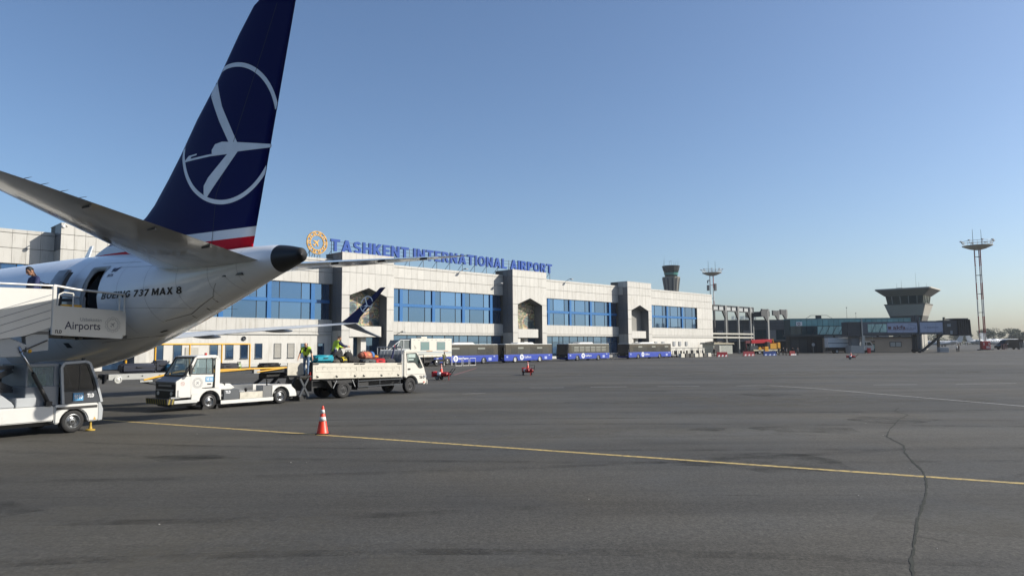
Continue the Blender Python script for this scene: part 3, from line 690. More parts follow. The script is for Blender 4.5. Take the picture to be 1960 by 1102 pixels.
# ================================================================== AIRLINER  (local x forward from the tail end, y to port, z up)
AH = -57.72
air = thing('airliner', 'white twin-jet airliner with dark blue tail fin and white bird-in-ring mark', 'airplane', (-5.705 * 1.045, 19.156 * 1.045, 2.4 - 2.4 * 1.045), heading(AH)); air.scale = (1.045,) * 3
def aircraft_paint(name, col, rough=.22, coat=.4, spec=.5):
    m = mat(name, col, rough, var=.04, scale=.7, coat=coat, bump=.02, bscale=1.3, spec=spec, k=1.0); return m
AWHITE = aircraft_paint('airliner_white', '#d9dcdf')
AGREY = aircraft_paint('airliner_grey', '#9a9d9f', .18, .6)
NAVY = aircraft_paint('airliner_navy', (.002, .004, .045), .35, 0, .15)
ADARK = mat('apu_cone_metal', '#2e3033', .42, metal=.4)
SEAM = mat('panel_seam', '#55585b', .6)
FS = [(0, 5.12, 4.74, .19), (.5, 5.22, 4.58, .33), (1.0, 5.275, 4.44, .46), (1.6, 5.295, 4.26, .58), (2.2, 5.30, 4.06, .72), (3.5, 5.31, 3.64, .97), (5, 5.36, 3.16, 1.24), (6, 5.42, 2.86, 1.4), (7, 5.49, 2.56, 1.54),
      (8, 5.55, 2.28, 1.65), (9, 5.59, 2.04, 1.74), (11, 5.63, 1.70, 1.85), (13, 5.64, 1.50, 1.88), (15, 5.64, 1.45, 1.88), (30, 5.64, 1.45, 1.88), (33, 5.6, 1.45, 1.86), (35, 5.4, 1.5, 1.7), (36.6, 4.85, 1.65, 1.35), (37.8, 4.2, 1.95, .9), (38.5, 3.6, 2.35, .4), (38.7, 3.2, 2.75, .12)]
def fs(a):
    # smooth interpolation of the section table
    for i in range(len(FS) - 1):
        if a <= FS[i + 1][0]:
            p0 = FS[max(i - 1, 0)]; p1 = FS[i]; p2 = FS[i + 1]; p3 = FS[min(i + 2, len(FS) - 1)]
            t = (a - p1[0]) / (p2[0] - p1[0]); o = []
            for k in (1, 2, 3):
                d = p2[0] - p1[0]
                m1 = (p2[k] - p0[k]) / (p2[0] - p0[0]) * d if p2[0] != p0[0] else 0
                m2 = (p3[k] - p1[k]) / (p3[0] - p1[0]) * d if p3[0] != p1[0] else 0
                o.append((2 * t ** 3 - 3 * t * t + 1) * p1[k] + (t ** 3 - 2 * t * t + t) * m1 + (-2 * t ** 3 + 3 * t * t) * p2[k] + (t ** 3 - t * t) * m2)
            return o
    return FS[-1][1:]
def fuse(a, z, off=0.0, side=1):
    """point on the port (side 1) skin at height z"""
    t, b, w_ = fs(a); zc, h = (t + b) / 2, (t - b) / 2
    k = max(-.999, min(.999, (z - zc) / h)); c = math.sqrt(1 - k * k)
    ny, nz_ = c / w_, k / h; l = math.hypot(ny, nz_)
    return (a, side * (w_ * c + off * ny / l), z + off * nz_ / l)
DA0, DA1, DZ0, DZ1 = 7.32, 8.15, 3.05, 4.97          # aft port door
def fsec(a, n1=10, n2=14, n3=10, n4=30):
    t, b, w_ = fs(a); zc, h = (t + b) / 2, (t - b) / 2
    f = lambda z: math.asin(max(-.9, min(.9, (z - zc) / h)))
    t1, t2 = f(DZ0), f(DZ1)
    if t2 - t1 < .5: mid = (t1 + t2) / 2; t1, t2 = mid - .25, mid + .25
    th = [-math.pi / 2 + (t1 + math.pi / 2) * i / n1 for i in range(n1)] + [t1 + (t2 - t1) * i / n2 for i in range(n2)] + [t2 + (math.pi / 2 - t2) * i / n3 for i in range(n3)] + [math.pi / 2 + math.pi * i / n4 for i in range(n4)]
    return [(a, w_ * math.cos(q), zc + h * math.sin(q)) for q in th]
def skin(avals, cut=False):
    secs = [fsec(a) for a in avals]; n = len(secs[0]); mb = MB(); vs = [p for q in secs for p in q]; fc = []
    for k in range(len(secs) - 1):
        for i in range(n):
            if cut and 10 <= i < 24 and avals[k] >= DA0 - 1e-4 and avals[k + 1] <= DA1 + 1e-4: continue
            fc.append((k * n + i, k * n + (i + 1) % n, (k + 1) * n + (i + 1) % n, (k + 1) * n + i))
    return mb.add(vs, fc)
av = [.78, .9, 1.0, 1.2, 1.6] + [2.0 + .4 * i for i in range(12)] + [6.8, 7.1, DA0] + [DA0 + (DA1 - DA0) * i / 4 for i in range(1, 4)] + [DA1, 8.4, 8.7] + [9 + .5 * i for i in range(14)] + [17 + i for i in range(16)] + [33, 33.6, 34.2, 34.8, 35.3, 35.8, 36.2, 36.6, 37, 37.4, 37.8, 38.1, 38.35, 38.5, 38.62, 38.7]
fu = skin(av, True).build('fuselage', AWHITE, air, smooth=True)
tc_ = skin([.0, .12, .3, .5, .65, .78]).build('tail_cone', ADARK, air, smooth=True)
MB().lathe([(.19, 0), (.165, .01), (.15, .6), (.02, .62)], (0, 0, 4.93), 20, 'x').build('exhaust_pipe', BLACKM, tc_, smooth=True)
MB().cyl((1.15, .40, 4.86), (1.5, .50, 4.86), .045, .03).sphere((1.12, .40, 4.86), .05).build('tail_lamp', mat('lamp_lens', '#e8e8e4', .1), air, smooth=True)
# cabin behind the open door
CP = [(.2, DZ0), (1.02, DZ0), (1.30, 3.45), (1.42, 3.9), (1.40, 4.3), (1.22, 4.6), (.95, DZ1 - .05), (.2, DZ1 - .05)]
cb = MB().prism(CP, DA0 - .06, DA0 - .01, 'x').prism(CP, DA1 + .01, DA1 + .06, 'x').box(DA0 - .02, DA1 + .02, .2, 1.02, DZ0 - .05, DZ0).box(DA0 - .05, DA1 + .05, .15, .2, DZ0, DZ1)
cb.build('cabin_vestibule', mat('cabin_lining', '#2b3036', .6), air)
fr = MB(); N_ = 44
def rr(i, n, e):
    t = 2 * math.pi * i / n; c, s_ = math.cos(t), math.sin(t); k = 2.0 / e
    return (math.copysign(abs(c) ** k, c), math.copysign(abs(s_) ** k, s_))
vs = []
cx, cz, hx, hz = (DA0 + DA1) / 2, (DZ0 + DZ1) / 2, (DA1 - DA0) / 2, (DZ1 - DZ0) / 2
for i in range(N_):
    a, b = rr(i, N_, 7); c, d = rr(i, N_, 40)
    vs.append(fuse(cx + a * (hx - .015), cz + b * (hz - .015), .012)); vs.append(fuse(cx + c * (hx + .035), cz + d * (hz + .035), .010)); vs.append(fuse(cx + a * (hx - .03), cz + b * (hz - .03), -.10))
fcs = []
for i in range(N_):
    j = (i + 1) % N_; fcs += [(3 * i, 3 * i + 1, 3 * j + 1, 3 * j), (3 * i, 3 * j, 3 * j + 2, 3 * i + 2)]
fr.add(vs, fcs).build('door_frame', GREYP, air, smooth=True)
# the open door leaf, swung forward and parallel to the skin
dl = MB(); secs = []
for k in range(13):
    z = 2.98 + 1.94 * k / 12; y = fuse(9.020, z)[1] + .42
    e = .06 + .16 * max(0, abs(k - 6) - 4) / 2
    secs.append([(8.440 + e, y - .11, z), (8.440 + e, y, z), (8.570, y + .035, z), (9.170, y + .035, z), (9.340 - e, y, z), (9.340 - e, y - .11, z)])
dl.loft(secs); dr = dl.build('door', mat('door_outer_skin', '#85898f', .4), air, smooth=.7)
de = MB().loft([[(8.43, fuse(9.02, z)[1] + .31, z), (8.50 , fuse(9.02, z)[1] + .31, z), (8.50, fuse(9.02, z)[1] + .44, z), (8.43, fuse(9.02, z)[1] + .44, z)] for z in [3.05 + 1.78 * k / 10 for k in range(11)]]).build('door_edge', DARKP, dr)
hb = MB()
for k in range(7):
    z = 3.2 + .23 * k; y = fuse(9.020, z)[1] + .37; hb.box(8.420, 8.485, y - .05, y + .02, z, z + .1)
hb.beam((8.420, fuse(8.420, 3.9)[1] + .02, 3.95), (8.620, fuse(8.720, 3.9)[1] + .25, 3.95), .09); hb.build('hinge_arm', DARKP, dr)
# writing and small marks on the port side
t_ = MB(); x = 0; adv = []
for ch in 'BOEING 737 MAX 8':
    if ch == ' ': x += .34; continue
    adv.append((ch, x)); x += BLK[ch][0] + .12
kx = 3.22 / x
for ch, ax in adv:
    w_, vs, fs_ = block_geo(ch); t_.add([fuse(7.12 - ((ax + v[0]) * kx + .085 * v[1]), 3.93 + .20 * v[1] + (ax + v[0]) * kx * .022, .010) for v in vs], fs_)
t_.build('type_lettering', BLKL, air, props={'kind': 'stuff'})
t_ = MB(); put_text(t_, 'IATA', .12, lambda u, v: fuse(7.10 - u, 4.63 + v, .010), bold=.004, shear=.2)
for q in ([(0, 0), (.08, .10), (.2, .15), (.12, .03)], [(.13, .01), (.22, .13), (.36, .17), (.24, .02)], [(-.02, .06), (.02, .13), (.08, .17), (.05, .08)]):
    P = [fuse(7.04 - u, 4.77 + v, .010) for u, v in q]; t_.add(P, [tuple(range(4))])
t_.build('small_emblem', NAVYL, air)
sm = MB()
for pts in ([(2.35, 4.45), (2.25, 4.3), (2.15, 4.05), (2.05, 3.8)], [(7.9, 5.12), (6.0, 5.06)], [(5.2, 3.25), (4.3, 3.44), (3.1, 3.9)], [(3.1, 3.9), (2.7, 4.25)], [(8.0, 2.62), (5.8, 2.86)]):
    q = []
    for (a0, z0), (a1, z1) in zip(pts, pts[1:]): q += [(a0 + (a1 - a0) * i / 6, z0 + (z1 - z0) * i / 6) for i in range(6)]
    q.append(pts[-1]); sm.strip(q, .007, lambda u, v: fuse(u, v, .006))
sm.build('panel_seams', SEAM, air, props={'kind': 'stuff'})
s2 = MB()
for a0 in (1.9, 2.9, 4.05, 5.3, 6.45, 8.75, 9.9, 11.2, 12.6):
    t_, b_, _w = fs(a0); s2.strip([(a0, b_ + (t_ - b_) * (.06 + .88 * i / 24)) for i in range(25)], .009, lambda u, v: fuse(u, v, .004))
for z0 in (4.80, 3.55):
    s2.strip([(2.6 + .35 * i, z0 + .01 * i) for i in range(13 if z0 > 4 else 12)], .008, lambda u, v: fuse(u, v, .004))
s2.build('skin_joints', mat('soft_seam', '#8f9398', .5, k=1.0), air, props={'kind': 'stuff'})
ds = MB()
for a0, z0, da, dz in ((4.36, 3.40, .06, -.1), (3.72, 3.6, .06, -.1), (3.17, 3.86, .05, -.1), (5.9, 2.93, -.25, .06)): ds.strip([(a0, z0), (a0 + da, z0 + dz)], .016, lambda u, v: fuse(u, v, .008))
ds.build('drain_slots', BLACKM, air, props={'kind': 'stuff'})
# fin -----------------------------------------------------------------
LE = [(5.28, 10.9), (5.50, 10.75), (5.70, 10.45), (5.97, 9.63), (6.25, 8.55), (6.56, 7.61), (7.04, 6.96), (7.74, 6.28), (8.56, 5.56), (9.61, 4.74), (10.66, 3.755), (11.82, 2.86), (12.68, 2.07)]
def interp(T, x):
    for (a, b), (c, d) in zip(T, T[1:]):
        if x <= c: return b + (d - b) * (x - a) / (c - a)
    return T[-1][1]
def fin_te(z): return 2.02 - (z - 5.36) * (2.005 - .393) / (12.216 - 5.36)
AF = [(0, 0), (.0125, .19), (.05, .36), (.12, .47), (.25, .50), (.4, .48), (.6, .36), (.8, .19), (.93, .07), (1, .005)]
def fin_half(a, z):
    l, t = interp(LE, z), fin_te(z); c = min(l - t, 5.2); x = min(max((l - a) / (l - t), 0), 1)
    th = .095 * c
    for (x0, y0), (x1, y1) in zip(AF, AF[1:]):
        if x <= x1: return th * (y0 + (y1 - y0) * (x - x0) / (x1 - x0)) + .004
    return .004
secs = []
for z in [5.28, 5.4, 5.55, 5.65, 5.75, 5.9, 6.1, 6.4, 6.7, 7.04, 7.4, 7.8, 8.5, 9.5, 10.6, 11.8, 12.5, 12.68]:
    l, t = interp(LE, z), fin_te(z)
    if z > 12.6: l -= .35
    up = [(l - (l - t) * x, fin_half(l - (l - t) * x, z), z) for x, _ in AF]
    secs.append(up + [(p[0], -p[1], p[2]) for p in reversed(up[1:-1])])
def livery(name):
    m = aircraft_paint(name, '#0b1552', .4, 0, .05); t = m.node_tree; N = t.nodes; L = t.links; p = N['Principled BSDF']
    tc = N.new('ShaderNodeTexCoord'); sp = N.new('ShaderNodeSeparateXYZ'); L.new(tc.outputs['Object'], sp.inputs[0])
    # bands lie along the fin root and run forward over the dorsal fillet
    r = N.new('ShaderNodeValToRGB'); r.color_ramp.interpolation = 'CONSTANT'; e = r.color_ramp.elements
    mr = N.new('ShaderNodeMapRange'); mr.inputs['From Min'].default_value = 5.0; mr.inputs['From Max'].default_value = 7.0; L.new(sp.outputs['Z'], mr.inputs['Value'])
    e[0].position = 0; e[0].color = (*lin('#b01226'), 1); e[1].position = .31; e[1].color = (*lin('#c9ced4'), 1); x = e.new(.447); x.color = (.001, .003, .055, 1)
    L.new(mr.outputs[0], r.inputs[0]); L.new(r.outputs[0], p.inputs['Base Color']); return m
MB().loft(secs).build('tail_fin', livery('fin_livery'), air, smooth=True)
# bird in ring mark on both faces
def fin_pt(a, z, s): return (a, s * (fin_half(a, z) + .006), z)
RING = mat('pale_fin_mark', '#c4cbd3', .4, k=1.0)
POL = dict(w1=[(3.754, 10.618), (3.394, 9.656), (2.701, 8.453), (3.068, 8.513), (3.489, 9.196), (3.989, 10.106), (3.944, 10.433)],
           bd=[(3.791, 8.181), (3.799, 8.366), (3.656, 8.527), (3.35, 8.558), (2.701, 8.453), (1.353, 8.207), (1.35, 8.11), (2.669, 8.169), (3.11, 8.151)],
           w2=[(3.11, 8.151), (2.669, 8.169), (3.149, 7.724), (4.004, 6.929), (4.126, 7.053), (4.125, 7.31), (3.937, 7.542)],
           lg=[(3.111, 8.187), (5.039, 8.18), (5.187, 8.172), (4.925, 8.352), (4.503, 8.364), (4.525, 8.315), (4.777, 8.308), (4.823, 8.247), (3.852, 8.249)])
def subpoly(mb, poly, M, seg=.25):
    bm = bmesh.new(); vs = [bm.verts.new((x, y, 0)) for x, y in poly]; bm.faces.new(vs)
    bmesh.ops.triangulate(bm, faces=bm.faces)
    for _ in range(4):
        es = [e for e in bm.edges if e.calc_length() > seg]
        if not es: break
        bmesh.ops.subdivide_edges(bm, edges=es, cuts=1); bmesh.ops.triangulate(bm, faces=bm.faces)
    bm.verts.index_update(); mb.add([M(v.co.x, v.co.y) for v in bm.verts], [tuple(v.index for v in f.verts) for f in bm.faces]); bm.free()
for s in (1, -1):
    mk = MB()
    for i, p in enumerate(POL.values()): subpoly(mk, p, lambda a, b: (a, s * (fin_half(a, b) + .006 + i * .0015), b))
    arc = []; runs = []
    for i in range(161):
        t = 2 * math.pi * i / 160; a, z = 3.17 + 2.09 * math.sin(t), 8.79 + 2.06 * math.cos(t)
        if fin_te(z) - .02 < a < interp(LE, z) + .0: arc.append((a, z))
        elif arc: runs.append(arc); arc = []
    if arc: runs.append(arc)
    for r_ in runs:
        if len(r_) > 1: mk.strip(r_, .13, lambda a, b: fin_pt(max(a, fin_te(b) + .02), b, s))
    mk.build('bird_ring_mark', RING, air)
rs = MB(); rs.strip([(fin_te(z) + .36 * (interp(LE, max(z, 6.96)) - fin_te(z)) * (1 if z > 6.9 else 1.0), z) for z in (5.4, 6, 7, 8, 9, 10, 11, 12.3)], .02, lambda a, b: fin_pt(a, b, 1.0))
rs.strip([(5.1, 9.2), (4.9, 9.25)], .02, lambda a, b: fin_pt(a, b, 1)); rs.build('rudder_gap', mat('gap_dark', '#070b26', .6), air)
# horizontal stabilisers ------------------------------------------------
for s in (1, -1):
    secs = []
    for k in range(9):
        t = k / 8; y = .55 + (7.17 - .55) * t; t = t if s < 0 else t * 1.09; y = .55 + 6.62 * t
        te = 1.10 + (-.40 - 1.10) * t; le = 5.40 + (.75 - 5.40) * t; z = 4.80 + (5.63 - 4.80) * t
        if k == 8: le -= .45; te += .05
        c = le - te; th = c * (.085 if k else .085)
        up = [(le - c * x, s * y, z + th * yv * .8 + .10 * c * .1 * (1 - x)) for x, yv in AF]; lo = [(le - c * x, s * y, z - th * yv * 1.15 + .01 * c * (1 - x)) for x, yv in AF]
        secs.append(up + list(reversed(lo[1:-1])))
    st = MB().loft(secs).build('stabiliser', AGREY, air, smooth=.8)
    eg = MB(); eg.strip([(0, 0), (1, 0)], .018, lambda u, v: ((2.55 - 2.1 * u) + v, s * (1.3 + 5.4 * u), 4.86 + .68 * u - .195 + .11 * u)); eg.build('elevator_gap', DARKP, st)
    hg = MB()
    for q in (.25, .5, .75):
        y = .55 + 6.6 * q; te = 1.1 - 1.5 * q; hg.box(te + .15, te + .45, s * y - .02, s * y + .02, 4.79 + .83 * q - .06, 4.79 + .83 * q - .0)
    for q in (.80, .86, .92, .97):
        y = .55 + 6.6 * q; te = 1.1 - 1.5 * q; hg.cyl((te, s * y, 4.8 + .83 * q), (te - .28, s * y, 4.79 + .83 * q), .008, .004, 5)
    hg.build('hinge_fairing', DARKP, st)
    if s == 1:
        fk = MB().box(1.75, 2.25, .46, .60, 4.44, 4.50).box(2.3, 2.9, .60, .72, 4.41, 4.45); fk.build('jackscrew_seal', BLACKM if 0 else DARKP, st)
        pass
# wings -----------------------------------------------------------------
for s in (1, -1):
    secs = []
    for y, te, le, z in ((1.2, 15.9, 24.6, 2.15), (3.0, 16.1, 23.4, 2.45), (5.8, 16.5, 21.6, 2.82), (10, 15.75, 19.6, 3.22), (14, 15.1, 17.9, 3.55), (16.6, 14.75, 16.75, 3.77), (17.2, 14.8, 16.4, 3.84)):
        c = le - te; th = c * (.125 if y < 3 else .10)
        up = [(le - c * x, s * y, z + th * yv * .6) for x, yv in AF]; lo = [(le - c * x, s * y, z - th * yv * .55) for x, yv in AF]
        secs.append(up + list(reversed(lo[1:-1])))
    wg = MB().loft(secs).build('wing', mat('wing_skin', '#b4b8ba', .3, coat=.3, var=.05, k=1.0), air, smooth=.9)
    gp = MB(); gp.strip([(0, 0), (1, 0)], .03, lambda u, v: ((17.4 - 1.5 * u) + v, s * (5.8 + 8 * u), 2.98 + .69 * u)); gp.build('flap_gap', DARKP, wg)
    for y, te, z, rk in ((4.6, 16.3, 2.68, .2), (8.6, 16.0, 3.16, .10), (12.4, 15.3, 3.46, .08)):
        sec = []
        for k in range(9):
            t = k / 8; r_ = rk * math.sin(math.pi * min(1, t * .9 + .06)) ** .6 + .02; xx = te + 1.7 - 2.2 * t
            sec.append([(xx, s * y + .55 * r_ * math.cos(q), z - rk - .02 - .05 * t + r_ * math.sin(q)) for q in [2 * math.pi * i / 10 for i in range(10)]])
        MB().loft(sec).build('flap_track_fairing', AGREY, wg, smooth=True)
    # split winglet
    wv = [(16.351, 3.919), (15.933, 4.151), (14.868, 4.899), (13.907, 5.574), (13.513, 5.91), (13.198, 5.894), (13.744, 5.27), (14.538, 4.529), (14.939, 4.123), (15.0, 3.83)]
    def blade(poly, y0, cant, th):
        n = len(poly); o = []; 
        cxm = sum(p[0] for p in poly) / n; czm = sum(p[1] for p in poly) / n
        A = [(x, s * (y0 + (z - 3.85) * cant), z) for x, z in poly]
        B = [(cxm + (x - cxm) * .9, s * (y0 + (z - 3.85) * cant - th), czm + (z - czm) * .97) for x, z in poly]; C_ = [(cxm + (x - cxm) * .9, s * (y0 + (z - 3.85) * cant + th), czm + (z - czm) * .97) for x, z in poly]
        return MB().loft([B, A, C_])
    wl = blade(wv, 17.35, .22, .05).build('winglet', NAVY, air, smooth=.6)
    lv = [(16.409, 3.85), (15.2, 3.86), (14.9, 3.70), (14.40, 3.42), (13.341, 3.00), (13.60, 3.0), (14.946, 3.36), (15.9, 3.62)]
    blade(lv, 17.40, -.30, .04).build('winglet_strake', AGREY, wl, smooth=.6)
    mk = MB(); c0 = (14.45, 4.95); k_ = .225
    def wp(a, b): return (a, s * (17.35 + (b - 3.85) * .22 - .062), b)
    for p in POL.values(): mk.add([wp(c0[0] + (a - 3.17) * k_, c0[1] + (b - 8.79) * k_) for a, b in p], [tuple(range(len(p)))])
    mk.strip([(c0[0] + .46 * math.sin(2 * math.pi * i / 40), c0[1] + .46 * math.cos(2 * math.pi * i / 40)) for i in range(12, 31)], .05, wp)
    mk.strip([(c0[0] + .46 * math.sin(2 * math.pi * i / 40), c0[1] + .46 * math.cos(2 * math.pi * i / 40)) for i in range(-8, 10)], .05, wp); mk.build('bird_ring_mark', RING, wl)
    # engine
    pr = [(.02, 4.6), (.95, 4.55), (1.06, 4.3), (1.12, 3.5), (1.10, 2.4), (.98, 1.4), (.80, .9), (.55, .8), (.50, .2), (.15, .1)]
    en = MB().lathe([(r_, d) for r_, d in pr], (20.8, s * 4.83, 1.62), 28, 'x').build('engine', AWHITE, air, smooth=.8)
    MB().lathe([(1.0, 4.62), (1.08, 4.5), (1.05, 4.3), (.9, 4.4), (.85, 4.0), (.2, 3.9)], (20.8, s * 4.83, 1.62), 28, 'x').build('intake_lip', CHROME, en, smooth=True)
    MB().prism([(21.0, 2.3), (24.6, 2.4), (23.5, 2.75), (20.6, 2.75)], s * 4.83 - .15, s * 4.83 + .15).build('engine_pylon', AGREY, en)
    gr = MB().cyl((19.6, s * 2.86, 2.3), (19.6, s * 2.86, .55), .13).beam((19.6, s * 2.86, 1.2), (20.6, s * 2.5, 2.2), .1); lgp = gr.build('main_gear_leg', GREYP, air)
    for d in (-.32, .32): wheel(lgp, 19.6, s * 2.86 + d, .665, .56, .36, -1 if d < 0 else 1)
bf = MB(); sec = []
for k in range(13):
    t = k / 12; x = 13.6 + 12 * t; e = math.sin(math.pi * t) ** .5
    sec.append([(x, (1.75 + .45 * e) * math.cos(q), 2.1 - .2 * e + (.55 + .45 * e) * math.sin(q)) for q in [2 * math.pi * i / 20 for i in range(20)]])
bf.loft(sec).build('belly_fairing', AWHITE, air, smooth=True)
ng = MB().cyl((35.0, 0, 1.7), (35.0, 0, .35), .09); ngp = ng.build('nose_gear_leg', GREYP, air)
for d in (-.2, .2): wheel(ngp, 35.0, d, .445, .34, .22, -1 if d < 0 else 1)
an = MB().prism([(11.3, 5.62), (11.0, 5.62), (10.75, 6.05), (10.92, 6.05)], -.02, .02); an.build('blade_antenna', AWHITE, air)
ld = MB().prism([(13.2, 1.55), (12.2, 1.62), (12.15, 1.50), (13.1, 1.42)], -.1, .1); ld.build('tail_skid', DARKP, air)
pk_ = MB()
for a0, z0 in ((9.6, 2.55),): pk_.strip([(a0, z0), (a0 - .25, z0)], .16, lambda u, v: fuse(u, v, .006))
pk_.build('drain_port', DARKP, air)
# ================================================================== PEOPLE
SKIN = mat('skin', '#b98a6e', .55, var=.05); SHOE = mat('shoe_leather', '#1b1917', .6)
HIVIS = mat('hi_vis_fabric', '#a8c832', .7, var=.12, scale=9, bump=.3, bscale=25); HIG = mat('reflective_tape', '#c9ccc4', .35)
BLACKC = mat('black_cloth', '#15161a', .85, var=.2, scale=8, bump=.3, bscale=20); NAVYC = mat('navy_cloth', '#1c2350', .85, var=.2, scale=8, bump=.3, bscale=20)
JEAN = mat('denim', '#5b7391', .85, var=.25, scale=7, bump=.3, bscale=20); WHITEC = mat('white_cloth', '#d6d5d0', .85); GREYC = mat('grey_cloth', '#5c5f63', .85, var=.2)
HAIRD = mat('dark_hair', '#1a1512', .7)
POSES = {}
def _pose(lean=0., knee=(0, 0), arms=((.12, -.05), (.12, -.05)), stride=0., sit=False, head=0., elbow=(0.1, 0.1)):
    """joint positions, x forward, y left, z up; lean bends the trunk forward"""
    J = {}
    hz = .92 if not sit else .50
    J['pel'] = Vector((0, 0, hz))
    def up(h, x=0, y=0):  # a point on the trunk
        return J['pel'] + Vector((math.sin(lean) * h + math.cos(lean) * x, y, math.cos(lean) * h - math.sin(lean) * x))
    J['spn'] = up(.22); J['cst'] = up(.42); J['nck'] = up(.56); 
    for sd, sg, (af, ao), el, st, kn in (('l', 1, arms[0], elbow[0], stride, knee[0]), ('r', -1, arms[1], elbow[1], -stride, knee[1])):
        J['sh' + sd] = up(.49, 0, sg * .19)
        a = J['sh' + sd]; d1 = Vector((math.sin(af), sg * math.sin(ao + .12), -math.cos(af))).normalized()
        J['el' + sd] = a + d1 * .29
        d2 = Vector((math.sin(af + el), sg * math.sin(ao), -math.cos(af + el))).normalized()
        J['wr' + sd] = J['el' + sd] + d2 * .25; J['ha' + sd] = J['wr' + sd] + d2 * .08; J['hd' + sd] = d2
        J['hi' + sd] = J['pel'] + Vector((0, sg * .095, -.03))
        if sit: J['kn' + sd] = J['hi' + sd] + Vector((.42, sg * .04, .02)); J['an' + sd] = J['kn' + sd] + Vector((.05, 0, -.40))
        else:
            J['kn' + sd] = J['hi' + sd] + Vector((math.sin(st + kn) * .43, sg * .01, -math.cos(st + kn) * .43)); J['an' + sd] = J['kn' + sd] + Vector((math.sin(st - kn * .6) * .42, 0, -math.cos(st - kn * .6) * .42))
        J['to' + sd] = J['an' + sd] + Vector((.17, sg * .02, -.04))
    return J
def person(label, loc, rz, shirt, pants, hair=HAIRD, vest=None, bald=False, scale=1.0, group=None, skin=None, sleeves=True, look=0.25, **pose):
    J = _pose(**pose); skin = skin or SKIN; lean = pose.get('lean', 0)
    names = ['pel', 'spn', 'cst', 'nck'] + [a + b for b in 'lr' for a in ('sh', 'el', 'wr', 'ha', 'hi', 'kn', 'an', 'to')]
    ix = {n: i for i, n in enumerate(names)}
    E_ = [('pel', 'spn', 0), ('spn', 'cst', 0), ('cst', 'nck', 0)]
    for b in 'lr': E_ += [('cst', 'sh' + b, 0), ('sh' + b, 'el' + b, 0), ('el' + b, 'wr' + b, 0 if sleeves else 2), ('wr' + b, 'ha' + b, 2), ('pel', 'hi' + b, 1), ('hi' + b, 'kn' + b, 1), ('kn' + b, 'an' + b, 1), ('an' + b, 'to' + b, 3)]
    RAD = dict(pel=(.15, .11), spn=(.15, .11), cst=(.165, .12), nck=(.062, .062), sh=(.078, .075), el=(.052, .052), wr=(.036, .036), ha=(.04, .025), hi=(.10, .095), kn=(.066, .066), an=(.05, .05), to=(.042, .035))
    me = D.meshes.new('person'); me.from_pydata([J[n] for n in names], [(ix[a], ix[b]) for a, b, _ in E_], [])
    tmp = D.objects.new('person', me); COL.objects.link(tmp)
    sk = tmp.modifiers.new('s', 'SKIN'); sk.use_smooth_shade = True; sb = tmp.modifiers.new('u', 'SUBSURF'); sb.levels = 1
    for n, sv in zip(names, me.skin_vertices[0].data):
        k = n[:2] if n not in ('pel', 'spn', 'cst', 'nck') else n
        sv.radius = RAD[k]; sv.use_root = (n == 'pel')
    dg = bpy.context.evaluated_depsgraph_get(); ev = tmp.evaluated_get(dg); m2 = D.meshes.new_from_object(ev)
    vs = [v.co.copy() for v in m2.vertices]; fs_ = [tuple(p.vertices) for p in m2.polygons]
    D.objects.remove(tmp); D.meshes.remove(m2)
    def near(c):
        best = (9, 0)
        for a, b, k in E_:
            p, q = J[a], J[b]; d = q - p; t = max(0, min(1, (c - p).dot(d) / d.dot(d))); best = min(best, ((c - p - d * t).length, k))
        return best[1]
    mb = MB(); cats = [near(sum((vs[i] for i in f), Vector()) / len(f)) for f in fs_]
    o_ = len(mb.v); mb.v += [tuple(v) for v in vs]; mb.f += fs_; mb.mi += cats
    # hands: five tapering fingers on each palm
    mb.cur = 2
    for b, sg in (('l', 1), ('r', -1)):
        h, d = J['ha' + b], J['hd' + b]; side = d.cross(Vector((0, 1, 0)));  side = side.normalized() if side.length > .01 else Vector((1, 0, 0)); nrm = side.cross(d).normalized()
        for i in range(4):
            q = h + side * (.027 - .018 * i); L_ = (.065, .075, .07, .055)[i]; k1 = q + d * L_ * .55 - nrm * sg * .01; mb.cyl(q - d * .02, k1, .0095, .009, 6); mb.cyl(k1, k1 + d * L_ * .45 - nrm * sg * .025, .009, .0065, 6)
        q = J['wr' + b] + d * .03 + side * .03; mb.cyl(q, q + side * .03 + d * .03, .012, .01, 6); mb.cyl(q + side * .03 + d * .03, q + side * .035 + d * .06, .01, .007, 6)
    # head with brow, nose, ears, eyes
    nk = J['nck']; la = lean * .6 + look; up = Vector((math.sin(la), 0, math.cos(la))); fw = Vector((math.cos(la), 0, -math.sin(la)))
    hc = nk + up * .17 + fw * .02
    def HP(f, s_, u): return hc + fw * f + Vector((0, s_, 0)) + up * u
    mb.cyl(nk - up * .03, nk + up * .1, .058, .055, 10)
    secs = []
    for j in range(11):
        ph = -math.pi / 2 + math.pi * j / 10; u = .118 * math.sin(ph); c = max(math.cos(ph), .03)
        wx = .075 * c * (.86 if u < -.03 else 1); dx = .094 * c; jaw = .018 if u < -.04 else 0
        secs.append([tuple(HP(dx * math.cos(t) + jaw * (1 if math.cos(t) > 0 else 0), wx * math.sin(t), u)) for t in [2 * math.pi * i / 14 for i in range(14)]])
    mb.loft(secs); mb.cyl(HP(.085, 0, .02), HP(.112, 0, -.025), .010, .016, 6)
    for sg in (1, -1): mb.sphere(HP(-.005, sg * .078, -.005), .02, .012, .03, 6, 5)
    mb.cur = 4
    for sg in (1, -1): mb.sphere(HP(.086, sg * .03, .012), .012, .014, .008, 6, 4); mb.add([HP(.094, sg * .016, .035), HP(.086, sg * .05, .036), HP(.085, sg * .05, .045), HP(.093, sg * .016, .044)], [(0, 1, 2, 3)])
    mb.add([HP(.098, -.025, -.058), HP(.098, .025, -.058), HP(.097, .022, -.066), HP(.097, -.022, -.066)], [(0, 1, 2, 3)])
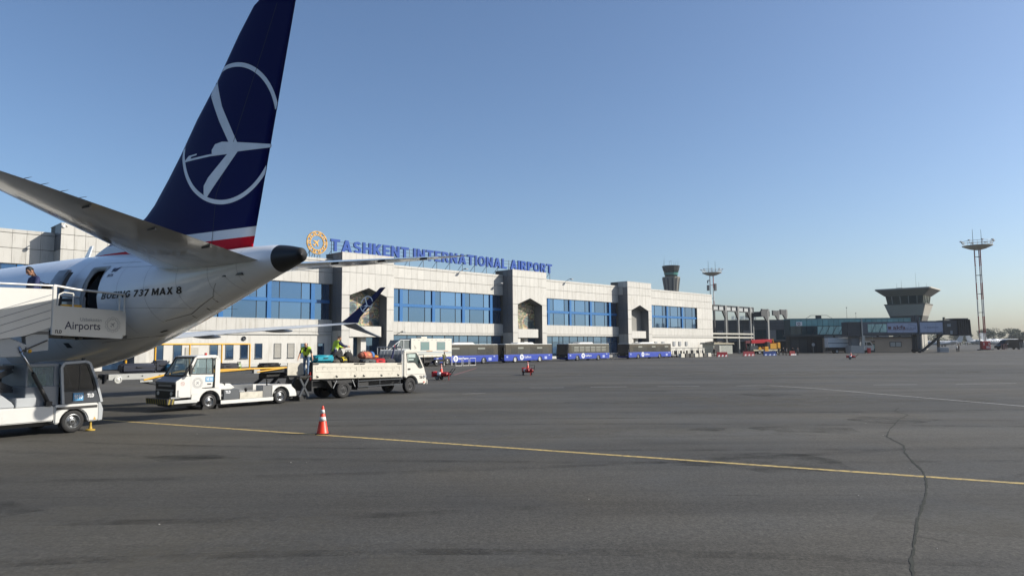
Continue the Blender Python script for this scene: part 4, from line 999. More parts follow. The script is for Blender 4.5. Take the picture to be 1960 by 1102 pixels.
    o = mb.build('person', [shirt, pants, skin, SHOE, HAIRD], None, smooth=.9)
    tag(o, label, 'person', group); o.location = loc; o.rotation_euler = (0, 0, rz); o.scale = (scale,) * 3
    hm = MB(); secs = []
    for j in range(7):
        ph = (-.1 if not bald else -.25) + (math.pi / 2 + (.1 if not bald else .05)) * j / 6 if not bald else -.35 + .5 * j / 6
        c = max(math.cos(ph), .03); u = .124 * math.sin(ph)
        secs.append([tuple(HP(.098 * c * math.cos(t) * (.70 + .3 * min(1, max(0, j - 2) / 2) if math.cos(t) > .2 else 1.04) - .004, .081 * c * math.sin(t), u + .01)) for t in [2 * math.pi * i / 14 for i in range(14)]])
    if not bald: hm.loft(secs).build('hair', hair, o, smooth=True)
    else: MB().loft([[tuple(HP(-.02 - .088 * math.cos(t), .083 * math.sin(t), z)) for t in [R(-85 + 170 * i / 8) for i in range(9)]] for z in (-.05, 0, .03)], caps=False, closed=False).build('hair', mat('grey_stubble', '#6b5f55', .8), o)
    if vest:
        bm = bmesh.new(); bm.from_mesh(o.data); bm.normal_update()
        pz, nz_ = J['pel'], J['nck']; ax = (nz_ - pz).normalized(); L_ = (nz_ - pz).length
        v2 = {}; VB = MB(); fl = []
        for f in bm.faces:
            c = f.calc_center_median(); h = (c - pz).dot(ax)
            if f.material_index == 0 and -.08 < h < L_ * 1.02 and abs(c.y) < .225 and not (c.x - (pz + ax * h).x > .04 and abs(c.y) < .03 + .16 * max(0, h - .24) and h > .1): fl.append(f)
        for f in fl:
            q = []
            for v in f.verts:
                if v.index not in v2: v2[v.index] = len(VB.v); VB.v.append(tuple(v.co + v.normal * .022))
                q.append(v2[v.index])
            VB.f.append(tuple(q)); h = (f.calc_center_median() - pz).dot(ax); VB.mi.append(1 if .10 < h < .15 else 0)
        bm.free(); VB.build('vest', [vest, HIG], o, smooth=True)
    return o

# ================================================================== LUGGAGE
def at_local(root, x, y, z):
    c, s_ = math.cos(root.rotation_euler.z), math.sin(root.rotation_euler.z); l = root.location
    return (l.x + c * x - s_ * y, l.y + s_ * x + c * y, l.z + z)
def suitcase(label, loc, rz, size, col, group, shell='hard', cat='suitcase', print_=False, rx=0.0):
    L_, W_, H_ = size                               # lying flat: length, width, thickness
    t = thing('suitcase', label, cat, loc, rz, group)
    if rx: t.rotation_euler = (rx, 0, rz)
    mt = mat('case_' + col.strip('#'), col, .35 if shell == 'hard' else .8, var=.12, scale=5, bump=.15 if shell != 'hard' else .03, bscale=30)
    b = MB().box(-L_ / 2, L_ / 2, -W_ / 2, W_ / 2, .03, H_); o = b.build('shell', mt, t, bevel=min(.07, H_ * .3), seg=3, smooth=.8)
    r = MB()
    if shell == 'hard':
        for i in range(5):
            y = -W_ / 2 + W_ * (i + .5) / 5; r.box(-L_ * .42, L_ * .42, y - .012, y + .012, H_ - .004, H_ + .008)
        for i in range(3): z = .03 + (H_ - .03) * (.25 + .25 * i); r.box(-L_ * .40, L_ * .40, -W_ / 2 - .008, -W_ / 2 + .004, z - .012, z + .012)
        r.build('ribs', mt, o, props={'kind': 'stuff'})
    z = MB().box(-L_ / 2 - .004, L_ / 2 + .004, -W_ / 2 - .004, W_ / 2 + .004, H_ * .5 - .008, H_ * .5 + .012); z.build('zip_band', BLACKM, t, bevel=.003)
    h = MB().tube([(-.12, -W_ / 2, H_ * .62), (-.10, -W_ / 2 - .045, H_ * .62), (.10, -W_ / 2 - .045, H_ * .62), (.12, -W_ / 2, H_ * .62)], .014, 6); h.build('handle', BLACKM, t)
    for sx in (-1, 1):
        for zz in (.06, H_ - .06): MB().cyl((L_ / 2 + .0, sx * W_ * .38 - .015, zz), (L_ / 2 + .0, sx * W_ * .38 + .015, zz), .035, n=10).build('wheel', BLACKM, t)
    if print_:
        pm_ = MB()
        for q in ([(0, 0), (.05, .07), (.02, .16), (-.04, .18), (-.09, .1)], [(.02, -.02), (.05, -.1), (.02, -.12), (-.01, -.03)], [(-.05, 0), (-.06, -.1), (-.09, -.1), (-.09, .01)], [(-.12, .1), (-.25, .02), (-.24, -.02), (-.1, .04)]):
            pm_.add([(a, -W_ / 2 - .012, H_ * .5 + b * .7) for a, b in q], [tuple(range(len(q)))])
        pm_.build('printed_figure', WHTL, t)
    return t
def softbag(label, loc, rz, size, col, group, cat='bag', name='travel_bag', stripes=None):
    L_, W_, H_ = size; t = thing(name, label, cat, loc, rz, group)
    mt = mat('bag_' + col.strip('#'), col, .85, var=.25, scale=6, bump=.5, bscale=14)
    secs = []; rg = random.Random(label)
    for k in range(9):
        u = k / 8; e = math.sin(math.pi * (u * .86 + .07)) ** .45; q = []
        for i in range(14):
            a = 2 * math.pi * i / 14; c, s_ = math.cos(a), math.sin(a)
            q.append(((u - .5) * L_, W_ / 2 * e * math.copysign(abs(c) ** .7, c) * rg.uniform(.94, 1.05), max(0, H_ / 2 + H_ / 2 * e * math.copysign(abs(s_) ** .75, s_) * rg.uniform(.93, 1.06))))
        secs.append(q)
    o = MB().loft(secs).build('body', mt, t, smooth=True)
    hd = MB()
    for y in (-.08, .08): hd.tube([(-L_ * .22, y, H_ * .97), (-L_ * .15, y * 1.2, H_ * 1.12), (L_ * .15, y * 1.2, H_ * 1.12), (L_ * .22, y, H_ * .97)], .014, 5)
    hd.build('strap', BLACKM, t)
    MB().box(-L_ * .38, L_ * .38, -.01, .01, H_ * .985, H_ * 1.01).build('zip', STEEL, t)
    pk = MB().box(-L_ * .28, L_ * .28, -W_ / 2 - .03, -W_ / 2 + .05, H_ * .18, H_ * .62); pk.build('pocket', mt, t, bevel=.03, seg=2)
    if stripes:
        for i, c in enumerate(stripes):
            x = -L_ * .3 + L_ * .6 * i / max(1, len(stripes) - 1); k = 0.53
            MB().loft([[(x + d, W_ * k * math.cos(a) * .98, H_ / 2 + H_ * .53 * math.sin(a)) for a in [R(-20 + 220 * j / 8) for j in range(9)]] for d in (0, L_ * .5 / len(stripes))], caps=False, closed=False).build('coloured_stripe', mat('stripe_' + c.strip('#'), c, .8), t)
    return t

# ================================================================== PASSENGER STAIRS VEHICLE (heading 31, right side seen)
ps = thing('passenger_stairs', 'white mobile passenger stairs truck numbered 1010 at the rear aircraft door', 'stairs truck', (-12.80, 20.94, 0), heading(31))
SW = mat('stairs_white', '#dcdcd8', .35, k=.67, var=.05, scale=2, coat=.2, dirt=('#a5a49c', 1.5, .62, .9)); SG = mat('stairs_grey', '#a9adb0', .4, var=.05); CABD = mat('cab_charcoal', '#343a42', .35, var=.05, coat=.2)
WB = 2.3
MB().box(-6.4, -.55, .0, WB, .39, .82).build('chassis', SW, ps, bevel=.03, seg=2)
MB().box(-6.3, -.5, .3, WB - .3, .25, .45).box(-.5, .7, .45, WB - .45, .25, .6).build('underframe', BLACKM, ps)
for y0, y1 in ((-.01, .42), (WB - .42, WB + .01)):
    f = MB().prism(arch_poly(-.54, .70, .30, .83, .0, .40, .30), y0, y1); o = f.build('fender', SW, ps, bevel=.03, seg=2)
    if y0 < 0: MB().box(-.50, .66, -.016, -.005, .69, .765).build('rubber_strip', BLACKM, o)
wn = MB(); wn.add([(.55, -.016, .34), (.63, -.016, .34), (.59, -.016, .42)], [(0, 1, 2)]); wn.build('warning_sticker', YELLOW, ps)
for x in (0, -3.9):
    wheel(ps, x, .17, .33, .33, .26, -1); wheel(ps, x, WB - .17, .33, .33, .26, 1)
fb = MB().prism([(.70, .28), (.84, .30), (.86, .62), (.78, .84), (.70, .84)], .02, WB - .02); fb.build('front_bumper', SG, ps, bevel=.02)
# cab
prof = [(-.30, .84), (-.38, 1.90), (-.30, 2.02), (.30, 2.06), (.42, 2.0), (.62, 1.50), (.80, .84)]
cabw = 1.55
for y0, y1 in ((.02, .07), (cabw - .05, cabw)):
    hole = [(-.30, 1.22), (-.335, 1.9), (-.27, 1.97), (.28, 2.0), (.36, 1.95), (.53, 1.50), (.60, 1.26), (.56, 1.22)]
    low = MB().prism([(-.30, .84), (-.32, 1.2), (.63, 1.2), (.78, .84)], y0, y1); dd = low.build('cab_door', CABD, ps, bevel=.01)
    fr = MB(); 
    for a, b in zip(prof, prof[1:]): fr.beam((a[0], (y0 + y1) / 2, a[1]), (b[0], (y0 + y1) / 2, b[1]), .07, .07)
    fr.build('cab_frame', SG, ps)
    fr2 = MB(); 
    for a, b in zip(hole, hole[1:] + hole[:1]): fr2.beam((a[0], (y0 + y1) / 2, a[1]), (b[0], (y0 + y1) / 2, b[1]), .05, .045)
    fr2.beam((.14, (y0 + y1) / 2, 1.24), (.14, (y0 + y1) / 2, 1.98), .025); fr2.build('window_seal', BLACKM, ps)
    MB().prism(hole, (y0 + y1) / 2 - .004, (y0 + y1) / 2 + .004).build('side_window', GLASSD, ps)
MB().prism([(-.38, 1.98), (-.28, 2.05), (.32, 2.09), (.44, 2.02), (.42, 1.99), (.3, 2.03), (-.28, 2.0)], .05, cabw).build('cab_roof', SG, ps, bevel=.01)
MB().add([(.43, .08, 1.98), (.43, cabw - .08, 1.98), (.74, cabw - .08, 1.1), (.74, .08, 1.1)], [(0, 1, 2, 3)]).build('windscreen', GLASSD, ps)
MB().prism([(.66, .84), (.80, .84), (.75, 1.1), (.62, 1.1)], .08, cabw - .08).build('cab_nose', CABD, ps)
rc = MB().box(-1.25, -.36, .16, cabw, .82, 1.38).box(-1.25, -1.19, .16, cabw, 1.38, 1.98).box(-1.25, -.36, .16, .21, 1.93, 2.0).box(-1.25, -.36, .16, cabw, 1.96, 2.02).box(-.52, -.36, .16, .21, 1.38, 1.95); rc.build('rear_cab', mat('rear_cab_grey', '#868b90', .45), ps, bevel=.015)
MB().box(-1.19, -.52, .18, .19, 1.38, 1.93).build('rear_window', GLASSC, ps)
MB().beam((-.2, .4, 1.1), (-.5, .4, 1.15), .4, .08).beam((-.52, .4, 1.1), (-.58, .4, 1.7), .4, .08, up=(1, 0, 0)).build('seat', BLACKM, ps)
MB().box(.35, .55, .2, 1.3, .85, 1.25).build('dashboard', BLACKM, ps)
mr = MB().tube([(.62, -.02, 1.55), (.72, -.2, 1.62)], .012, 6).box(.68, .74, -.30, -.16, 1.38, 1.66); mr.build('mirror', BLACKM, ps)
MB().cyl((.36, .3, 2.06), (.36, .3, 2.16), .05, n=10).build('beacon', BLACKM, ps)
n1 = MB().box(-.04, .24, -.012, .018, .92, 1.15).build('number_plate', BLUET, ps); t_ = MB(); put_block(t_, '1010', .12, PM((-.015, -.014, .975), (1, 0, 0), (0, 0, 1)), .16, .23); t_.build('numerals', WHTL, n1)
t_ = MB(); put_block(t_, 'TLD', .11, PM((.36, .012, 1.00), (1, 0, 0), (0, 0, 1)), .06, .20); t_.build('maker_lettering', WHTL, ps)
# hydraulic jack foot
MB().cyl((.55, .12, .05), (.55, .12, .45), .03).lathe([(.13, 0), (.13, .03), (.05, .05), (.04, .12)], (.55, .12, .01), 14, 'z').build('jack_foot', mat('worn_yellow', '#b99a3c', .6), ps, smooth=.6)
# engine cover, boxes and rams
MB().prism([(-2.75, .82), (-2.75, 1.2), (-1.95, 1.28), (-1.55, .95), (-1.5, .82)], .12, 1.3).build('engine_cover', SG, ps, bevel=.03, seg=2)
MB().box(-1.5, -.98, .1, 1.2, .82, 1.08).build('tool_box', SG, ps, bevel=.02)
MB().box(-4.5, -2.8, .1, WB - .1, .82, 1.25).build('rear_cover', SW, ps, bevel=.03)
for y in (.04, WB - .22):
    MB().cyl((-.70, y, .92), (-1.13, y, 1.75), .055).box(-.78, -.62, y - .07, y + .07, .82, .95).build('ram_body', BLACKM, ps)
    MB().cyl((-1.10, y, 1.70), (-1.52, y, 2.5), .035).build('ram_rod', CHROME, ps, smooth=True)
    MB().cyl((-2.9, y, 2.6), (-2.0, y, .95), .075).build('lift_strut', BLACKM, ps)
sc_ = MB()
for z0, z1 in ((1.3, 1.85), (1.85, 1.3)): sc_.beam((-2.4, .9, z0), (-1.3, .9, z1), .12, .16)
sc_.beam((-2.6, .9, 1.92), (-1.2, .9, 1.92), .1).beam((-2.6, .9, 1.26), (-1.2, .9, 1.26), .1); sc_.build('scissor_frame', CABD, ps)
# platform
MB().box(-.72, 1.42, .03, WB - .03, 2.88, 2.97).build('platform_floor', DARKP, ps)
for y0, y1 in ((.0, .03), (WB - .03, WB)):
    pl = MB().prism([(-.70, 2.83), (1.33, 2.73), (1.46, 2.86), (1.44, 3.60), (-.62, 3.68), (-.70, 3.68)], y0, y1).build('side_panel', SW, ps, bevel=.008)
    if y0 == 0:
        t_ = MB(); put_text(t_, 'Airports', .32, PM((-.37, -.006, 3.01), (1, 0, -.012), (0, 0, 1)), bold=.004, width=1.03); t_.build('airports_lettering', NAVYL, pl)
        t_ = MB(); put_text(t_, 'Uzbekistan', .15, PM((.06, -.006, 3.25), (1, 0, -.012), (0, 0, 1)), bold=.001, width=.63); t_.build('country_lettering', GREYL, pl)
        t_ = MB(); put_block(t_, 'TLD', .10, PM((-.64, -.006, 2.88), (1, 0, -.01), (0, 0, 1)), .06, .20); t_.build('maker_lettering', BLKL, pl)
        e_ = MB(); emblem(e_, .235, PM((1.03, -.006, 3.16), (1, 0, 0), (0, 0, 1)), .045, 10); e_.build('emblem', GREYL, pl)
    rl = MB(); RY = (y0 + y1) / 2
    rl.tube([(-.70, RY, 2.85), (-.70, RY, 4.25), (-.02, RY, 4.17), (1.38, RY, 4.11)], .035, 8).tube([(1.38, RY, 4.11), (1.38, RY, 3.55)], .03, 8).tube([(1.22, RY, 4.11), (1.22, RY, 3.6)], .03, 8)
    rl.tube([(-.58, RY, 3.68), (-.55, RY, 4.0), (-.42, RY, 4.07), (-.15, RY, 4.05), (-.15, RY, 3.66)], .02, 6); rl.build('handrail', WHITE, ps, smooth=.8)
MB().box(-.72, -.62, -.02, .05, 2.83, 4.24).build('corner_post', SW, ps, bevel=.01)
MB().cyl((1.48, .1, 2.82), (1.48, WB - .1, 2.82), .06, n=12).box(1.36, 1.5, .0, WB, 2.74, 2.84).build('door_bumper', BLACKM, ps)
MB().box(-.4, .15, .10, .22, 3.62, 3.73).build('yellow_chock_tray', YELLOW, ps, bevel=.01)
MB().box(-.3, 1.3, .2, .28, 2.76, 2.86).cyl((.1, .2, 2.72), (.1, .25, 2.8), .05).build('under_floor_pipe', BLACKM, ps)
# upper landing and flight going down to the rear
for y0, y1 in ((.0, .04), (WB - .04, WB)):
    pts = [(-.74, 3.05), (-.74, 4.14), (-2.35, 4.10), (-7.2, 1.05), (-7.2, .75), (-2.6, 2.62), (-1.4, 2.80)]
    fl = MB().prism(pts, y0, y1).build('flight_side', SW, ps)
    gr = MB()
    for d in (.0, .22, .44, .66): gr.beam((-.76, y0 - .004, 3.98 - d), (-3.4, y0 - .004, 3.0 - d), .008, .018)
    gr.build('groove_lines', GREYL, fl)
    hr = MB().tube([(-.72, y0 + .02, 4.24), (-2.4, y0 + .02, 4.21), (-7.3, y0 + .02, 1.15)], .028, 8); hr.build('handrail', WHITE, ps, smooth=.8)
for i in range(18):
    x = -2.3 - i * .27; z = 2.85 - i * .165; MB().box(x - .3, x, .05, WB - .05, z - .04, z).build('step', DARKP, ps)
MB().box(-2.3, -.7, .05, WB - .05, 2.85, 2.93).build('landing_floor', DARKP, ps)
MB().prism([(-2.8, 2.05), (-2.8, 2.55), (-1.75, 2.75), (-1.3, 2.55), (-1.42, 2.22), (-2.2, 2.2)], .06, .5).build('link_housing', SG, ps, bevel=.02)
MB().prism([(-1.3, 2.35), (-.75, 2.4), (-.75, 3.05), (-1.35, 2.78)], .07, .3).build('link_cover', SG, ps)
MB().beam((-1.5, .02, 2.35), (-.8, .02, 2.68), .03, .03).build('link_rod', BLACKM, ps)
MB().sphere((-1.22, .1, 2.38), .06).build('yellow_cap', YELLOW, ps)
person('man in navy and grey jersey with backpack walking down the aircraft stairs', at_local(ps, -.62, 1.15, 2.96), heading(31) + math.pi, mat('navy_grey_jersey', '#2b3563', .85, var=.3, scale=5), mat('dark_trousers', '#23252b', .85), lean=.12, arms=((.35, 0), (.2, 0)), stride=.2, look=.55, scale=1.1)
bp = thing('backpack', 'black backpack worn by the man on the aircraft stairs', 'backpack', at_local(ps, -.43, 1.15, 3.93), heading(31)); MB().box(-.02, .17, -.16, .16, 0, .46).build('pack_body', BLACKC, bp, bevel=.06, seg=3, smooth=.9); MB().tube([(-.02, .12, .44), (-.2, .12, .5), (-.26, .12, .3), (-.05, .13, .08)], .018, 6).tube([(-.02, -.12, .44), (-.2, -.12, .5), (-.26, -.12, .3), (-.05, -.13, .08)], .018, 6).build('shoulder_straps', BLACKM, bp)
person('stairs truck driver in yellow hi-vis vest seated inside the cab', at_local(ps, -.62, .62, .72), heading(31), WHITEC, mat('dark_trousers', '#23252b', .85), vest=HIVIS, sit=True, lean=.05, arms=((.9, 0), (.9, 0)), scale=.92)

# ================================================================== ELECTRIC TOW TRACTOR 1020 (local +x to its tail)
tg = thing('tow_tractor', 'white flatbed baggage tow tractor numbered 1020 with small cab', 'tow tractor', (-12.1, 28.7, 0), heading(38))
TW = mat('tractor_white', '#e8e7e2', .35, k=.67, var=.04, coat=.2, dirt=('#a8a598', 2.0, .62, .9)); TWD = mat('dirty_white_panel', '#cfcabb', .55, var=.2, scale=4, dirt=('#857f70', 3, .5, .8)); TGR = mat('tractor_grey_plate', '#55595d', .4)
w2 = 1.62
MB().box(-1.45, 4.0, .25, w2 - .25, .17, .5).build('underframe', BLACKM, tg)
for y0, y1 in ((.0, .04), (w2 - .04, w2)):
    MB().prism([(.44, .17), (2.86, .17), (2.86, .32), (.44, .32)], y0, y1).build('sill', TW, tg, bevel=.008)
    MB().prism(arch_poly(2.80, 4.02, .30, .80, 3.24, .43, .33)[:-2] + [(4.02, .40), (3.96, .58), (3.70, .80), (2.80, .82)], y0, y0 + .38 if y0 == 0 else y1).build('rear_fender', TW, tg, bevel=.012)
    MB().prism(arch_poly(-.80, .45, .34, .83, -.03, .44, .31), y0, y0 + .36 if y0 == 0 else y1).build('front_fender', TW, tg, bevel=.012)
    MB().prism([(-1.42, .52), (-1.42, 1.15), (-1.10, 1.34), (-.82, 1.34), (-.82, .52)], y0, y1).build('nose_side', TW, tg, bevel=.008)
    # door with window opening
    MB().prism([(-.82, .62), (-.55, .62), (-.36, .86), (.06, .88), (.10, 1.38), (-.84, 1.41)], y0 - .006 if y0 == 0 else y0, y1 if y0 == 0 else y1 + .006).build('door', TW, tg, bevel=.006)
    fr = MB()
    for a, b, wd in (((-.98, 1.36), (-.64, 2.06), .09), ((-.64, 2.06), (.22, 2.09), .09), ((.22, 2.09), (.30, 1.98), .1), ((.28, 2.0), (.27, .84), .20)): fr.beam((a[0], (y0 + y1) / 2, a[1]), (b[0], (y0 + y1) / 2, b[1]), .05, wd)
    fr.build('cab_pillar', TW, tg)
    hole = [(-.84, 1.42), (-.60, 2.02), (.06, 2.04), (.08, 1.40)]
    g = MB()
    for a, b in zip(hole, hole[1:] + hole[:1]): g.beam((a[0], (y0 + y1) / 2, a[1]), (b[0], (y0 + y1) / 2, b[1]), .05, .035)
    g.beam((-.20, (y0 + y1) / 2, 1.42), (-.20, (y0 + y1) / 2, 2.02), .02); g.build('window_seal', BLACKM, tg)
    MB().prism(hole, (y0 + y1) / 2 - .003, (y0 + y1) / 2 + .003).build('side_window', GLASSC, tg)
    MB().prism([(-1.48, .30), (-.55, .30), (-.55, .44), (-1.48, .42)], y0 - .01 if y0 == 0 else y0, y1 if y0 == 0 else y1 + .01).build('front_sill', mat('tractor_lightgrey', '#c9cac8', .4), tg, bevel=.01)
    MB().prism([(1.30, .33), (2.36, .33), (2.36, .60), (1.30, .60)], y0 + .03, y0 + .05 if y0 == 0 else y1 - .03).build('mid_panel', TWD, tg)
    MB().prism([(2.36, .33), (2.82, .33), (2.82, .80), (2.36, .82)], y0 + .02, y0 + .04 if y0 == 0 else y1 - .02).build('steel_plate', STEEL, tg)
    bx = MB().box(.56, 1.26, y0 - .005 if y0 == 0 else w2 - .3, y0 + .3 if y0 == 0 else w2 + .005, .33, .74).build('battery_box', TGR, tg, bevel=.012)
MB().prism([(-.66, 2.06), (-.6, 2.13), (.22, 2.16), (.34, 2.08), (.32, 2.02), (-.62, 2.04)], .0, w2).build('cab_roof', TW, tg, bevel=.03, seg=2)
MB().box(.24, .36, .02, w2 - .02, .80, 1.40).build('cab_rear_wall', TW, tg); MB().box(.28, .30, .1, w2 - .1, 1.40, 2.02).build('rear_window', GLASSC, tg)
MB().add([(-1.08, .06, 1.38), (-1.08, w2 - .06, 1.38), (-.66, w2 - .06, 2.06), (-.66, .06, 2.06)], [(0, 1, 2, 3)]).build('windscreen', GLASSC, tg)
g = MB().beam((-1.10, .05, 1.36), (-1.10, w2 - .05, 1.36), .06).beam((-.66, .05, 2.07), (-.66, w2 - .05, 2.07), .06).beam((-1.09, .06, 1.37), (-.66, .06, 2.07), .05).beam((-1.09, w2 - .06, 1.37), (-.66, w2 - .06, 2.07), .05); g.build('windscreen_frame', BLACKM, tg)
MB().prism([(-1.45, 1.13), (-1.08, 1.36), (-1.08, 1.30), (-1.45, 1.05)], .02, w2 - .02).build('bonnet', mat('bonnet_grey', '#6f7376', .35, metal=.3), tg)
MB().box(-1.44, -1.40, .04, w2 - .04, .5, 1.1).build('front_grille', BLACKM, tg); MB().box(-1.46, -1.43, .15, w2 - .15, .78, .84).box(-1.46, -1.43, .3, w2 - .3, .95, 1.02).build('grille_bar', GREYP, tg)
for y in (.28, w2 - .28): MB().cyl((-1.44, y, .68), (-1.47, y, .68), .075, n=14).build('headlight', mat('lamp_lens', '#e8e8e4', .1), tg)
bp_ = MB().box(-1.78, -1.46, -.02, w2 + .02, .28, .50).build('bumper_plate', BLACKM, tg, bevel=.02)
hz = MB()
for i in range(9):
    y = .02 + i * .185; hz.add([(-1.786, y, .29), (-1.786, y + .09, .29), (-1.786, y + .17, .49), (-1.786, y + .08, .49)], [(0, 1, 2, 3)])
for i in range(2): x = -1.72 + i * .14; hz.add([(x, -.024, .29), (x + .06, -.024, .29), (x + .1, -.024, .49), (x + .04, -.024, .49)], [(0, 1, 2, 3)])
hz.build('hazard_stripes', mat('dull_yellow', '#8d7d2e', .6), bp_)
MB().box(-1.6, -1.25, .0, .12, .50, .56).build('step_plate', GREYP, tg)
MB().prism([(.34, .83), (.34, .98), (.86, .98), (1.08, .80), (.9, .74), (.5, .74)], .06, w2 - .06).build('motor_cover', TW, tg, bevel=.02)
MB().box(.4, 3.0, .05, w2 - .05, .48, .56).build('cargo_deck', STEEL, tg)
MB().box(1.1, 2.85, w2 - .06, w2 - .03, .5, .84).build('far_side_board', STEEL, tg)
MB().box(2.8, 4.02, .36, w2 - .36, .55, .80).box(3.98, 4.15, .2, w2 - .2, .28, .42).build('rear_body', TW, tg, bevel=.015)
MB().cyl((2.72, .3, .8), (2.72, .3, 1.02), .03).sphere((2.72, .3, 1.05), .045).build('coupling_pin', BLACKM, tg)
for x in (.62, 1.62): MB().cyl((x, .12, .6), (x, .12, .95 if x < 1 else .68), .04).sphere((x, .12, .95 if x < 1 else .70), .07).build('tie_hook', BLACKM, tg)
for x, r_ in ((-.03, .31), (3.24, .33)): wheel(tg, x, .16, r_, r_, .24, -1, dish=.5); wheel(tg, x, w2 - .16, r_, r_, .24, 1, dish=.5)
MB().tube([(-.86, -.01, 1.62), (-.95, -.15, 1.62)], .012, 6).box(-1.0, -.92, -.26, -.12, 1.42, 1.78).build('mirror', BLACKM, tg)
MB().cyl((.02, .5, 2.14), (.02, .5, 2.24), .05, n=10).build('beacon', mat('red_beacon', '#c4302a', .3), tg)
MB().box(-.4, .0, .35, 1.2, .8, 1.05).box(.02, .1, .35, 1.2, 1.0, 1.65).build('seat', BLACKM, tg); MB().lathe([(.17, 0), (.19, .01), (.17, .03)], (-.6, .75, 1.5), 16, 'x').cyl((-.6, .75, 1.5), (-.9, .75, 1.3), .02).build('steering_wheel', BLACKM, tg)
n1 = MB().box(-.24, .09, -.012, .0, 1.10, 1.29).build('number_plate', BLUET, tg); t_ = MB(); put_block(t_, '1020', .11, PM((-.205, -.014, 1.14), (1, 0, 0), (0, 0, 1)), .16, .26); t_.build('numerals', WHTL, n1)
e_ = MB(); emblem(e_, .21, PM((-.56, -.011, 1.07), (1, 0, 0), (0, 0, 1)), .045, 12); e_.build('emblem', GREYL, tg)
MB().box(-.16, .0, -.016, -.004, .985, 1.03).build('door_handle', BLACKM, tg)
t_ = MB(); put_block(t_, 'TLD', .11, PM((.63, -.009, .59), (1, 0, 0), (0, 0, 1)), .06, .22); t_.build('maker_lettering', WHTL, tg)
t_ = MB(); t_.strip([(.07 * math.cos(2 * math.pi * i / 20), .07 * math.sin(2 * math.pi * i / 20)) for i in range(20)], .012, PM((-1.16, -.006, 1.06), (1, 0, 0), (0, 0, 1)), True); t_.strip([(-.05, .05), (.05, -.05)], .012, PM((-1.16, -.006, 1.06), (1, 0, 0), (0, 0, 1))); t_.build('no_riding_sticker', mat('pale_red', '#b86a62', .5), tg)
MB().box(-1.36, -1.31, -.006, .0, .56, .82).build('faint_label', GREYL, tg)
for dx in (-.30, .27): MB().prism([(dx - .03, 0), (.0 if dx < 0 else dx + .1, 0), (dx + .02, .16)], .02, .22).build('wheel_chock', BLACKM, tg)

# ================================================================== FLATBED TRUCK 160 (heading 38, right side seen)
tk = thing('flatbed_truck', 'white drop-side flatbed truck numbered 160 loaded with luggage', 'truck', (-5.45, 37.75, 0), heading(38))
KW = mat('truck_white', '#e4e1d6', .38, k=.67, var=.05, coat=.15, dirt=('#a79f8d', 1.6, .6, .9)); KB = mat('worn_bed_white', '#d8d3c4', .6, k=.67, var=.12, scale=3, dirt=('#7b7363', 3.5, .56, .80)); KBLK = mat('chassis_black', '#17181a', .6)
kw = 1.95
cabp = arch_poly(-.42, .75, .92, 2.25, .11, .50, .42)[1:12]
cabp = [(-.40, .95)] + [(.11 + .52 * math.cos(math.pi - R(84) - 0 * i), 0) for i in range(0)] + [(-.36, .95)]
ar = [(.11 + .50 * math.cos(t), .42 + .50 * math.sin(t)) for t in [R(132 - 12 * i) for i in range(11)]]
prof = [(-.40, .88)] + ar + [(.62, .44), (1.10, .42), (1.27, .48), (1.27, .70), (1.22, 1.0), (1.12, 1.28), (.64, 2.14), (.50, 2.25), (-.18, 2.29), (-.36, 2.22), (-.40, 2.1)]
MB().prism(prof, .0, kw).build('cab', KW, tk, bevel=.035, seg=2, smooth=.6)
WG = glass('truck_window', '#31403f', .55)
for y0, y1 in ((-.006, .01), (kw - .01, kw + .006)):
    sw = [(-.14, 1.61), (-.20, 2.08), (.46, 2.10), (.52, 2.06), (.96, 1.32), (.78, 1.29), (.66, 1.34), (.44, 1.58), (.30, 1.61)]
    o = MB().prism(sw, y0, y1).build('side_window', mat('truck_glass_dark', '#3b4a48', .06, var=.2, scale=1.2, spec=.8), tk)
    g = MB()
    for a, b in zip(sw, sw[1:] + sw[:1]): g.beam((a[0], (y0 + y1) / 2, a[1]), (b[0], (y0 + y1) / 2, b[1]), .03, .03)
    g.build('window_seal', BLACKM, o)
    if y0 < 0:
        g = MB().box(-.08, .42, -.0085, -.007, 1.86, 2.05).box(-.08, .30, -.0085, -.007, 1.72, 1.80).box(-.16, -.10, -.0085, -.007, 1.62, 2.05); g.build('near_window_bars', mat('pale_window_bar', '#aebfb8', .5), o)  # flat pale bars laid over the near side window
    sm_ = MB()
    for pts in ([(-.24, .98), (-.24, 2.16), (.5, 2.18), (.62, 2.12)], [(-.24, .98), (1.15, .97)]): sm_.strip(pts, .012, lambda a, b: (a, (y0 - .001 if y0 < 0 else y1 + .001), b))
    sm_.build('door_seam', SEAM, tk)
    MB().box(-.12, .06, (y0 - .02 if y0 < 0 else y1), (y0 if y0 < 0 else y1 + .02), 1.22, 1.30).build('door_handle', BLACKM, tk, bevel=.008)
    MB().box(.55, 1.02, (y0 - .012 if y0 < 0 else y1), (y0 if y0 < 0 else y1 + .012), .42, .50).build('cab_step', KBLK, tk)
    for a in ar[2:4]: pass
MB().add([(.66, .1, 2.10), (.66, kw - .1, 2.10), (1.115, kw - .1, 1.32), (1.115, .1, 1.32)], [(0, 1, 2, 3)]).build('windscreen', mat('truck_glass_dark', '#3b4a48', .06), tk)
MB().box(1.24, 1.34, -.03, kw + .03, .42, .66).build('front_bumper', KW, tk, bevel=.03, seg=2)
for y in (.22, kw - .22): MB().box(1.2, 1.31, y - .14, y + .14, .70, .86).build('headlight', mat('lamp_lens', '#e8e8e4', .1), tk, bevel=.01)
MB().box(1.02, 1.10, -.036, -.03, .52, .58).build('side_lamp', ORANGE, tk)
MB().box(1.09, 1.24, -.012, -.004, .78, .9).build('indicator', GREYP, tk)
